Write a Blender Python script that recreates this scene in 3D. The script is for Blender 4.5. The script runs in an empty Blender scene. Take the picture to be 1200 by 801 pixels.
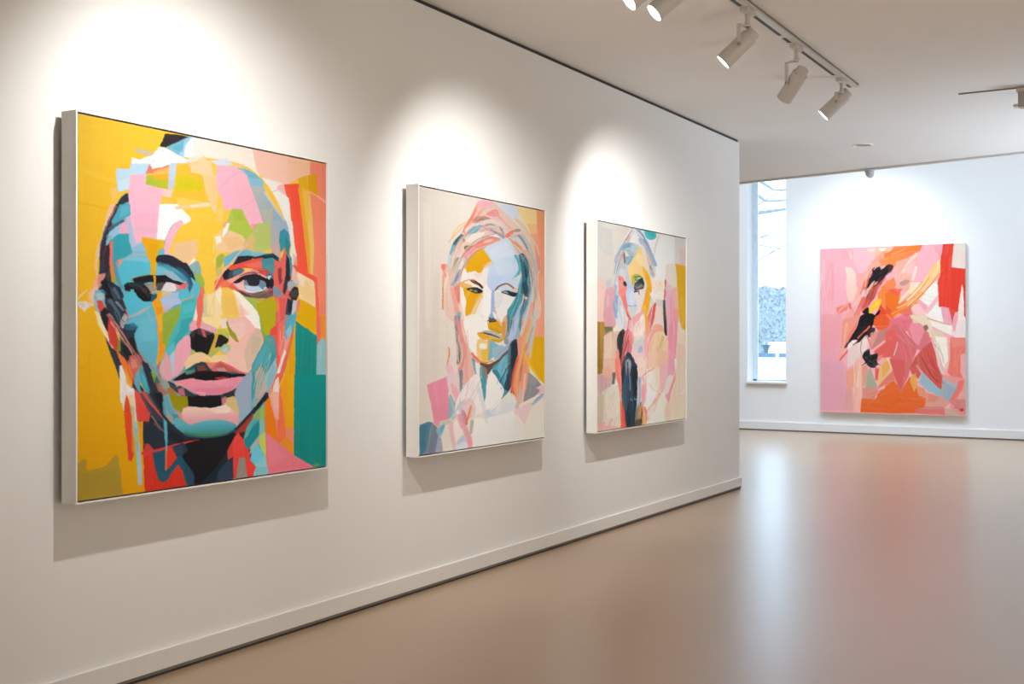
import bpy, bmesh, math, random
import numpy as np
from mathutils import Vector, Matrix

scene = bpy.context.scene
COL = scene.collection
PI = math.pi

# ------------------------------------------------------------------ helpers
def link(o, parent=None):
    COL.objects.link(o)
    if parent is not None:
        o.parent = parent
    return o

def obj(name, bm, mat, parent=None, smooth=False, bevel=0.0):
    if bevel:
        bmesh.ops.bevel(bm, geom=[e for e in bm.edges], offset=bevel, segments=2, affect='EDGES', clamp_overlap=True)
    bmesh.ops.recalc_face_normals(bm, faces=bm.faces[:])
    me = bpy.data.meshes.new(name)
    bm.to_mesh(me); bm.free()
    if smooth:
        for p in me.polygons: p.use_smooth = True
    for m in (mat if isinstance(mat, (list, tuple)) else [mat]):
        me.materials.append(m)
    return link(bpy.data.objects.new(name, me), parent)

def struct(name, bm, mat, parent=None, **k):
    o = obj(name, bm, mat, parent, **k)
    if parent is None:
        o['kind'] = 'structure'
    return o

def tag(o, label, cat, group=None):
    o['label'] = label; o['category'] = cat
    if group: o['group'] = group
    return o

def thing(name, label, cat, loc=(0, 0, 0), group=None):
    o = bpy.data.objects.new(name, None)
    o.empty_display_size = 0.1
    COL.objects.link(o)
    o.location = loc
    return tag(o, label, cat, group)

def box(bm, x0, x1, y0, y1, z0, z1, mi=0):
    v = [bm.verts.new((x, y, z)) for x in (x0, x1) for y in (y0, y1) for z in (z0, z1)]
    for f in ((0, 1, 3, 2), (4, 6, 7, 5), (0, 4, 5, 1), (2, 3, 7, 6), (0, 2, 6, 4), (1, 5, 7, 3)):
        fc = bm.faces.new([v[i] for i in f]); fc.material_index = mi
    return bm

def B(*a):
    return box(bmesh.new(), *a)

def prism(bm, pts, z0, z1):
    lo = [bm.verts.new((x, y, z0)) for x, y in pts]
    hi = [bm.verts.new((x, y, z1)) for x, y in pts]
    n = len(pts)
    bm.faces.new(lo[::-1]); bm.faces.new(hi)
    for i in range(n):
        bm.faces.new((lo[i], lo[(i+1) % n], hi[(i+1) % n], hi[i]))
    return bm

def frame_of(d):
    d = Vector(d).normalized()
    a = Vector((0, 0, 1)) if abs(d.z) < .9 else Vector((1, 0, 0))
    s = d.cross(a).normalized()
    return d, s, s.cross(d).normalized()

def lathe(bm, base, d, prof, seg=40, cap=True):
    """revolve (distance along d, radius) about the axis through base"""
    d, s, t = frame_of(d); base = Vector(base)
    rings = []
    for h, r in prof:
        rings.append([bm.verts.new(base + d*h + (s*math.cos(2*PI*i/seg) + t*math.sin(2*PI*i/seg))*r) for i in range(seg)])
    for a, b in zip(rings, rings[1:]):
        for i in range(seg):
            bm.faces.new((a[i], a[(i+1) % seg], b[(i+1) % seg], b[i]))
    if cap:
        bm.faces.new(rings[0][::-1]); bm.faces.new(rings[-1])
    return bm

def tube(bm, pts, radii, seg=8):
    pts = [Vector(p) for p in pts]; rings = []
    for i, p in enumerate(pts):
        d = pts[min(i+1, len(pts)-1)] - pts[max(i-1, 0)]
        _, s, t = frame_of(d)
        r = radii[i]
        rings.append([bm.verts.new(p + (s*math.cos(2*PI*k/seg) + t*math.sin(2*PI*k/seg))*r) for k in range(seg)])
    for a, b in zip(rings, rings[1:]):
        for k in range(seg):
            bm.faces.new((a[k], a[(k+1) % seg], b[(k+1) % seg], b[k]))
    bm.faces.new(rings[0][::-1]); bm.faces.new(rings[-1])
    return bm

def beam(bm, p, q, w, h, side=(0, 0, 1)):
    """rectangular bar from p to q; w across, h along 'side'"""
    p, q = Vector(p), Vector(q); d = (q-p).normalized()
    s = Vector(side); s = (s - d*s.dot(d)).normalized(); t = d.cross(s)
    r = [[bm.verts.new(c + t*a*w/2 + s*b*h/2) for a, b in ((-1, -1), (1, -1), (1, 1), (-1, 1))] for c in (p, q)]
    bm.faces.new(r[0][::-1]); bm.faces.new(r[1])
    for i in range(4):
        bm.faces.new((r[0][i], r[0][(i+1) % 4], r[1][(i+1) % 4], r[1][i]))
    return bm

# ------------------------------------------------------------------ materials
def s2l(c):
    return tuple(x/12.92 if x <= .04045 else ((x+.055)/1.055)**2.4 for x in c)

def hexl(h):
    return s2l([int(h[i:i+2], 16)/255 for i in (0, 2, 4)]) + (1,)

def material(name, col, rough=.5, spec=.5, metal=0.0, var=0.0, scale=6.0, bump=0.0, bscale=120.0, stretch=(1, 1, 1), coat=0.0, rvar=0.0, emit=None, estr=0.0):
    m = bpy.data.materials.new(name); m.use_nodes = True
    nt = m.node_tree; N = nt.nodes; L = nt.links
    b = N['Principled BSDF']
    b.inputs['Base Color'].default_value = col
    b.inputs['Roughness'].default_value = rough
    b.inputs['Specular IOR Level'].default_value = spec
    b.inputs['Metallic'].default_value = metal
    b.inputs['Coat Weight'].default_value = coat; b.inputs['Coat Roughness'].default_value = rough*.9
    if emit:
        b.inputs['Emission Color'].default_value = emit
        b.inputs['Emission Strength'].default_value = estr
    tc = N.new('ShaderNodeTexCoord'); mp = N.new('ShaderNodeMapping')
    mp.inputs['Scale'].default_value = stretch
    L.new(tc.outputs['Object'], mp.inputs['Vector'])
    if var or rvar:
        n = N.new('ShaderNodeTexNoise'); n.inputs['Scale'].default_value = scale; n.inputs['Detail'].default_value = 5
        L.new(mp.outputs['Vector'], n.inputs['Vector'])
        if var:
            r = N.new('ShaderNodeValToRGB')
            r.color_ramp.elements[0].position = .3; r.color_ramp.elements[1].position = .7
            r.color_ramp.elements[0].color = tuple(c*(1-var) for c in col[:3]) + (1,)
            r.color_ramp.elements[1].color = tuple(min(1, c*(1+var)) for c in col[:3]) + (1,)
            L.new(n.outputs['Fac'], r.inputs['Fac']); L.new(r.outputs['Color'], b.inputs['Base Color'])
        if rvar:
            mr = N.new('ShaderNodeMapRange'); mr.inputs['From Min'].default_value = .3; mr.inputs['From Max'].default_value = .7
            mr.inputs['To Min'].default_value = rough-rvar; mr.inputs['To Max'].default_value = rough+rvar
            L.new(n.outputs['Fac'], mr.inputs['Value']); L.new(mr.outputs['Result'], b.inputs['Roughness'])
    if bump:
        n2 = N.new('ShaderNodeTexNoise'); n2.inputs['Scale'].default_value = bscale; n2.inputs['Detail'].default_value = 3
        bp = N.new('ShaderNodeBump'); bp.inputs['Strength'].default_value = bump; bp.inputs['Distance'].default_value = .002
        L.new(mp.outputs['Vector'], n2.inputs['Vector']); L.new(n2.outputs['Fac'], bp.inputs['Height'])
        L.new(bp.outputs['Normal'], b.inputs['Normal'])
    return m

M_WALL = material('white wall paint', (.84, .835, .82, 1), rough=.62, spec=.25, var=.012, scale=1.5, bump=.06, bscale=160)
M_CEIL = material('ceiling paint', (.84, .82, .80, 1), rough=.8, spec=.15, var=.012, scale=1.2, bump=.05, bscale=140)
M_TRIM = material('satin white trim', (.80, .79, .77, 1), rough=.4, spec=.4, var=.01, scale=3)
M_GAP = material('dark shadow gap', (.045, .042, .045, 1), rough=.7, var=.1, scale=9)
M_GAPS = material('grey gap lip', (.22, .20, .18, 1), rough=.7, var=.1, scale=9)
M_FLOOR = material('polished concrete', (.42, .285, .172, 1), rough=.325, spec=.6, var=.05, scale=.5, rvar=0, stretch=(1, .7, 1), coat=.55)
M_FRAME = material('cream lacquered frame', (.90, .88, .84, 1), rough=.45, spec=.35, var=.015, scale=8, bump=.05, bscale=60)
M_LINER = material('dark frame recess', (.045, .03, .022, 1), rough=.8, var=.15, scale=20)
M_WOOD = material('pale stretcher wood', (.52, .40, .27, 1), rough=.6, var=.12, scale=9, stretch=(6, 1, 1))
M_LAMP = material('white powder coat', (.60, .57, .54, 1), rough=.42, spec=.4, var=.012, scale=12, bump=.05, bscale=300)
M_LAMPD = material('grey plastic', (.36, .33, .30, 1), rough=.5, var=.05, scale=20)
M_RAIL = material('track rail white', (.62, .60, .57, 1), rough=.4, spec=.4, var=.012, scale=10)
M_SLOT = material('track slot black', (.012, .011, .013, 1), rough=.5, var=.1, scale=20)
M_LENS = material('lit lens', (.9, .88, .82, 1), rough=.3, var=.01, scale=30, emit=(1, .96, .88, 1), estr=9.0)
M_DLENS = material('unlit lens', (.25, .24, .23, 1), rough=.15, var=.05, scale=30)
M_DOME = material('grey dome plastic', (.62, .64, .70, 1), rough=.4, var=.05, scale=30)
M_RING = material('downlight trim', (.93, .91, .86, 1), rough=.3, var=.02, scale=20)
M_SASH = material('pale blue window frame', (.66, .78, .87, 1), rough=.4, var=.02, scale=8)
M_SNOW = material('snow', (.88, .90, .93, 1), rough=.8, var=.03, scale=.3, bump=.3, bscale=2)
M_HEDGE = material('hazy hedge', (.27, .28, .285, 1), rough=.9, var=.22, scale=9, bump=.3, bscale=6)  # outdoor haze is put into this pale hedge colour
M_BARK = material('frosted bark', (.19, .205, .22, 1), rough=.9, var=.2, scale=8, bump=.6, bscale=25)
M_VAN = material('white vehicle paint', (.85, .86, .88, 1), rough=.3, var=.02, scale=2)
M_TYRE = material('dark rubber', (.06, .08, .11, 1), rough=.7, var=.2, scale=9)
M_BIN = material('dark grey metal', (.055, .075, .09, 1), rough=.6, var=.1, scale=9)
M_BENCH = material('blue grey painted timber', (.10, .15, .22, 1), rough=.7, var=.2, scale=6)

def glass_material():
    m = bpy.data.materials.new('window glass'); m.use_nodes = True
    nt = m.node_tree; N = nt.nodes; L = nt.links
    N.remove(N['Principled BSDF'])
    t = N.new('ShaderNodeBsdfTransparent'); t.inputs['Color'].default_value = (.93, .97, 1, 1)
    g = N.new('ShaderNodeBsdfGlossy'); g.inputs['Roughness'].default_value = .02
    f = N.new('ShaderNodeFresnel'); f.inputs['IOR'].default_value = 1.35
    mx = N.new('ShaderNodeMixShader')
    L.new(f.outputs['Fac'], mx.inputs['Fac']); L.new(t.outputs[0], mx.inputs[1]); L.new(g.outputs[0], mx.inputs[2])
    L.new(mx.outputs[0], N['Material Output'].inputs['Surface'])
    return m
M_GLASS = glass_material()

def paint_material():
    """oil paint: colour laid down per vertex, procedural brush relief"""
    m = bpy.data.materials.new('oil paint'); m.use_nodes = True
    nt = m.node_tree; N = nt.nodes; L = nt.links
    b = N['Principled BSDF']; b.inputs['Roughness'].default_value = .6; b.inputs['Specular IOR Level'].default_value = .12
    a = N.new('ShaderNodeAttribute'); a.attribute_name = 'paint'
    L.new(a.outputs['Color'], b.inputs['Base Color'])
    tc = N.new('ShaderNodeTexCoord'); mp = N.new('ShaderNodeMapping'); mp.inputs['Scale'].default_value = (1, 3, .8)
    n = N.new('ShaderNodeTexNoise'); n.inputs['Scale'].default_value = 60; n.inputs['Detail'].default_value = 4
    bp = N.new('ShaderNodeBump'); bp.inputs['Strength'].default_value = .12; bp.inputs['Distance'].default_value = .002
    L.new(tc.outputs['Object'], mp.inputs['Vector']); L.new(mp.outputs['Vector'], n.inputs['Vector'])
    L.new(n.outputs['Fac'], bp.inputs['Height']); L.new(bp.outputs['Normal'], b.inputs['Normal'])
    return m
M_PAINT = paint_material()

# ------------------------------------------------------------------ the room
WX = -3.755            # face of the hanging wall
WE = 10.612            # its free end
CZ = 3.336             # low ceiling
BY = 17.843            # back wall
edge = lambda x: 13.422 - .2123*(x + 4.743)      # where the low ceiling stops

struct('floor', B(-9.5, 7, -5, BY, -.2, 0), M_FLOOR)
struct('wall_left', B(WX-.35, WX, -5, WE, 0, CZ-.026), M_WALL)
struct('trim_1', B(WX-.34, WX-.012, -5, WE-.012, CZ-.026, CZ), M_GAP)          # shadow gap under the ceiling
bm = B(WX, WX+.018, -5, WE+.018, .026, .107); box(bm, WX-.368, WX, WE, WE+.018, .026, .107)
bb = struct('baseboard_left', bm, M_TRIM)
bm = B(WX, WX+.010, -5, WE+.008, 0, .012); box(bm, WX-.36, WX, WE, WE+.008, 0, .012)
struct('trim_2', bm, M_GAP)
bm = B(WX, WX+.014, -5, WE+.013, .012, .026); box(bm, WX-.364, WX, WE, WE+.013, .012, .026)
struct('trim_5', bm, M_GAPS)                                                      # recess under the baseboard
struct('ceiling', prism(bmesh.new(), [(-9.5, -5), (7, -5), (7, edge(7)), (-9.5, edge(-9.5))], CZ, CZ+.3), M_CEIL)
bm = bmesh.new(); prism(bm, [(-9.5, edge(-9.5)-.03), (7, edge(7)-.03), (7, edge(7)+.012), (-9.5, edge(-9.5)+.012)], CZ-.022, CZ+.3)
struct('trim_3', bm, M_TRIM)                                                     # edge lip of the low ceiling
struct('ceiling_high', B(-9.5, 7, 12, BY+.4, 5.6, 5.8), M_CEIL)
wx0, wx1, wz0, wz1 = -6.18, -5.553, .772, 4.6
bm = B(-9.5, wx0, BY, BY+.4, 0, 5.6); box(bm, wx1, 7, BY, BY+.4, 0, 5.6)
box(bm, wx0, wx1, BY, BY+.4, 0, wz0); box(bm, wx0, wx1, BY, BY+.4, wz1, 5.6)
struct('wall_back', bm, M_WALL)
struct('wall_right', B(7, 7.2, -5, BY, 0, 5.6), M_WALL)
struct('wall_far_left', B(-9.7, -9.5, -5, BY, 0, 5.6), M_WALL)
struct('wall_front', B(-9.5, 7, -5.2, -5, 0, CZ), M_WALL)
struct('wall_upper', B(-9.5, 7, 11.8, 12, CZ+.3, 5.6), M_WALL)
struct('baseboard_back', B(-9.5, 7, BY-.03, BY, .022, .137), M_TRIM)
struct('trim_4', B(-9.5, 7, BY-.022, BY, 0, .022), M_GAPS)

# window: reveal is the wall's own thickness; frame, pane and sill
win = bpy.data.objects.new('window_1', None); COL.objects.link(win); win.location = (0, 0, 0); win['kind'] = 'structure'
fy = BY+.30
bm = B(wx0, wx0+.052, fy, fy+.06, wz0, wz1); box(bm, wx1-.052, wx1, fy, fy+.06, wz0, wz1)
box(bm, wx0, wx1, fy, fy+.06, wz0, wz0+.03); box(bm, wx0, wx1, fy, fy+.06, wz1-.05, wz1)
box(bm, wx0+.052, wx0+.066, fy+.015, fy+.045, wz0+.03, wz1-.05)
obj('window_frame', bm, M_SASH, win)
obj('pane', B(wx0+.06, wx1-.05, fy+.027, fy+.033, wz0+.03, wz1-.05), M_GLASS, win)
obj('window_sill', B(wx0-.01, wx1+.022, BY-.045, fy, wz0-.03, wz0+.002), M_TRIM, win, bevel=.004)

# ------------------------------------------------------------------ track and spotlights
TX = -2.20; TY1 = 8.75; RZ = 3.312
rail = thing('lighting_track', 'white ceiling track with black slots above the spotlights, parallel to the left wall', 'lighting track', (TX, 5.5, CZ))
def kids(o, root):
    o.location = -Vector(root.location) ; return o
bm = B(TX-.036, TX+.030, 2.2, TY1, RZ, CZ)
kids(obj('rail', bm, M_RAIL, rail, bevel=.002), rail)
kids(obj('rail_edge', B(TX+.030, TX+.034, 2.2, TY1, CZ-.010, CZ), M_GAPS, rail), rail)
bm = bmesh.new()
for a, b in ((2.3, 4.7), (4.86, 4.98), (5.14, 5.30), (5.48, 6.30), (6.47, 7.03), (7.10, 7.23), (7.43, 8.27), (8.61, 8.72)):
    box(bm, TX-.034, TX-.012, a, b, RZ-.0015, RZ+.004)
kids(obj('slot', bm, M_SLOT, rail), rail)

SPOTS = []
def spotlight(label, ay, centre, d, lit=True, arm=1, ax=TX-.012, top=RZ):
    """track head: adapter on the rail, stem, yoke arm, can with stepped rear, lens"""
    d = Vector(d).normalized(); c = Vector(centre)
    base = Vector((ax, ay, top))
    t = thing('track_spotlight', label, 'spotlight', base, 'white track spotlights')
    K = lambda o: kids(o, t)
    K(obj('adapter', B(ax-.022, ax+.022, ay-.075, ay+.075, top-.026, top), M_LAMP, t, bevel=.003))
    side = Vector((-d.y, d.x, 0)).normalized()*arm
    piv = c + side*.064
    hang = Vector((base.x, base.y, top-.026))
    bm = lathe(bmesh.new(), hang, (0, 0, -1), [(0, .014), (.05, .014), (.052, .018), (.075, .018)], 24)
    K(obj('stem', bm, M_LAMP, t, smooth=False))
    bm = bmesh.new()
    knee = hang + Vector((0, 0, -.07))
    kn2 = Vector((piv.x, piv.y, knee.z))
    beam(bm, knee, kn2, .024, .010); beam(bm, kn2 + Vector((0, 0, .005)), piv - Vector((0, 0, .012)), .024, .008, side)
    K(obj('yoke_arm', bm, M_LAMP, t))
    bm = lathe(bmesh.new(), piv + side*.006, -side, [(0, .011), (.03, .011)], 20)
    K(obj('pivot_knob', bm, M_LAMPD, t))
    r = .051
    front = c + d*.125
    bm = lathe(bmesh.new(), c - d*.12, d, [(0, .036), (.004, .040), (.035, .040), (.036, .046), (.040, r), (.244, r), (.245, r-.003), (.236, r-.005)], 48)
    can = K(obj('lamp_head', bm, M_LAMP, t, smooth=False))
    bm = bmesh.new(); beam(bm, c - d*.10 + Vector((0, 0, -.040)), c - d*.055 + Vector((0, 0, -.056)), .03, .014)
    K(obj('driver_box', bm, M_LAMPD, t, bevel=.002))
    bm = lathe(bmesh.new(), front - d*.006, d, [(0, r-.004), (.003, r-.005), (.005, r*.5), (.0055, .002)], 40)
    K(obj('lens', bm, M_LENS if lit else M_DLENS, t))
    return t, front + d*.01

spotlight('white track spotlight cut by the top edge of the photo, farthest left of the row', 4.93, (-2.275, 5.13, 3.12), (-1.15, -1.05, -1.25))
spotlight('lit white track spotlight at the top edge, second from the left', 5.22, (-2.275, 5.43, 3.145), (-1.15, -.85, -1.25))
spotlight('lit white track spotlight aimed at the wall, left of the unlit one', 6.39, (-2.262, 6.385, 3.105), (-1.3, -.45, -1.3))
spotlight('unlit white track spotlight turned away, between the two lit ones', 7.33, (-2.255, 7.42, 3.09), (-.62, .36, -.66), lit=False)
spotlight('lit white track spotlight at the far end of the track', 8.44, (-2.26, 8.47, 3.15), (-1.3, -.35, -1.25))

# second, flush track at right with one lamp at the frame's edge
t2 = thing('recessed_track', 'thin flush ceiling track at right, running across the ceiling', 'lighting track', (.6, 9.5, CZ))
kids(obj('rail', B(-1.58, 3.0, 9.488, 9.512, CZ-.006, CZ), M_RAIL, t2), t2)
kids(obj('slot', B(-1.58, 3.0, 9.480, 9.490, CZ-.010, CZ), M_GAPS, t2), t2)
t = thing('cube_spotlight', 'square beige ceiling lamp at the right edge of the photo on the thin track', 'spotlight', (-1.10, 9.5, CZ-.006))
kids(obj('adapter', B(-1.165, -1.03, 9.47, 9.53, CZ-.04, CZ-.006), M_LAMP, t, bevel=.003), t)
kids(obj('lamp_head', B(-1.15, -1.04, 9.445, 9.555, CZ-.155, CZ-.04), M_LAMPD, t, bevel=.006), t)
kids(obj('flap', B(-1.185, -1.152, 9.46, 9.54, CZ-.150, CZ-.128), M_LAMP, t, bevel=.003), t)

# downlight ring and dome
t = thing('recessed_downlight', 'round recessed downlight with pale rim in the ceiling beyond the track', 'downlight', (-2.80, 11.48, CZ))
bm = lathe(bmesh.new(), (-2.80, 11.48, CZ), (0, 0, -1), [(0, .10), (.006, .098), (.009, .090), (.007, .080), (-.0, .076)], 48, cap=False)
kids(obj('rim', bm, M_RING, t, smooth=True), t)
bm = lathe(bmesh.new(), (-2.80, 11.48, CZ), (0, 0, -1), [(.001, .078), (.003, .06), (.004, .02)], 40)
kids(obj('diffuser', bm, M_LAMPD, t), t)
t = thing('ceiling_sensor', 'small grey dome sensor under the edge of the low ceiling', 'sensor', (-3.115, 13.07, CZ-.022))
bm = lathe(bmesh.new(), (-3.115, 13.07, CZ-.022), (0, 0, -1), [(0, .052), (.02, .052), (.022, .046)], 32)
kids(obj('base', bm, M_DOME, t), t)
bm = lathe(bmesh.new(), (-3.115, 13.07, CZ-.044), (.25, .1, -1), [(-.004, .046), (.02, .046), (.04, .038), (.055, .024), (.062, .006)], 32)
kids(obj('dome', bm, M_DOME, t, smooth=True), t)

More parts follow.
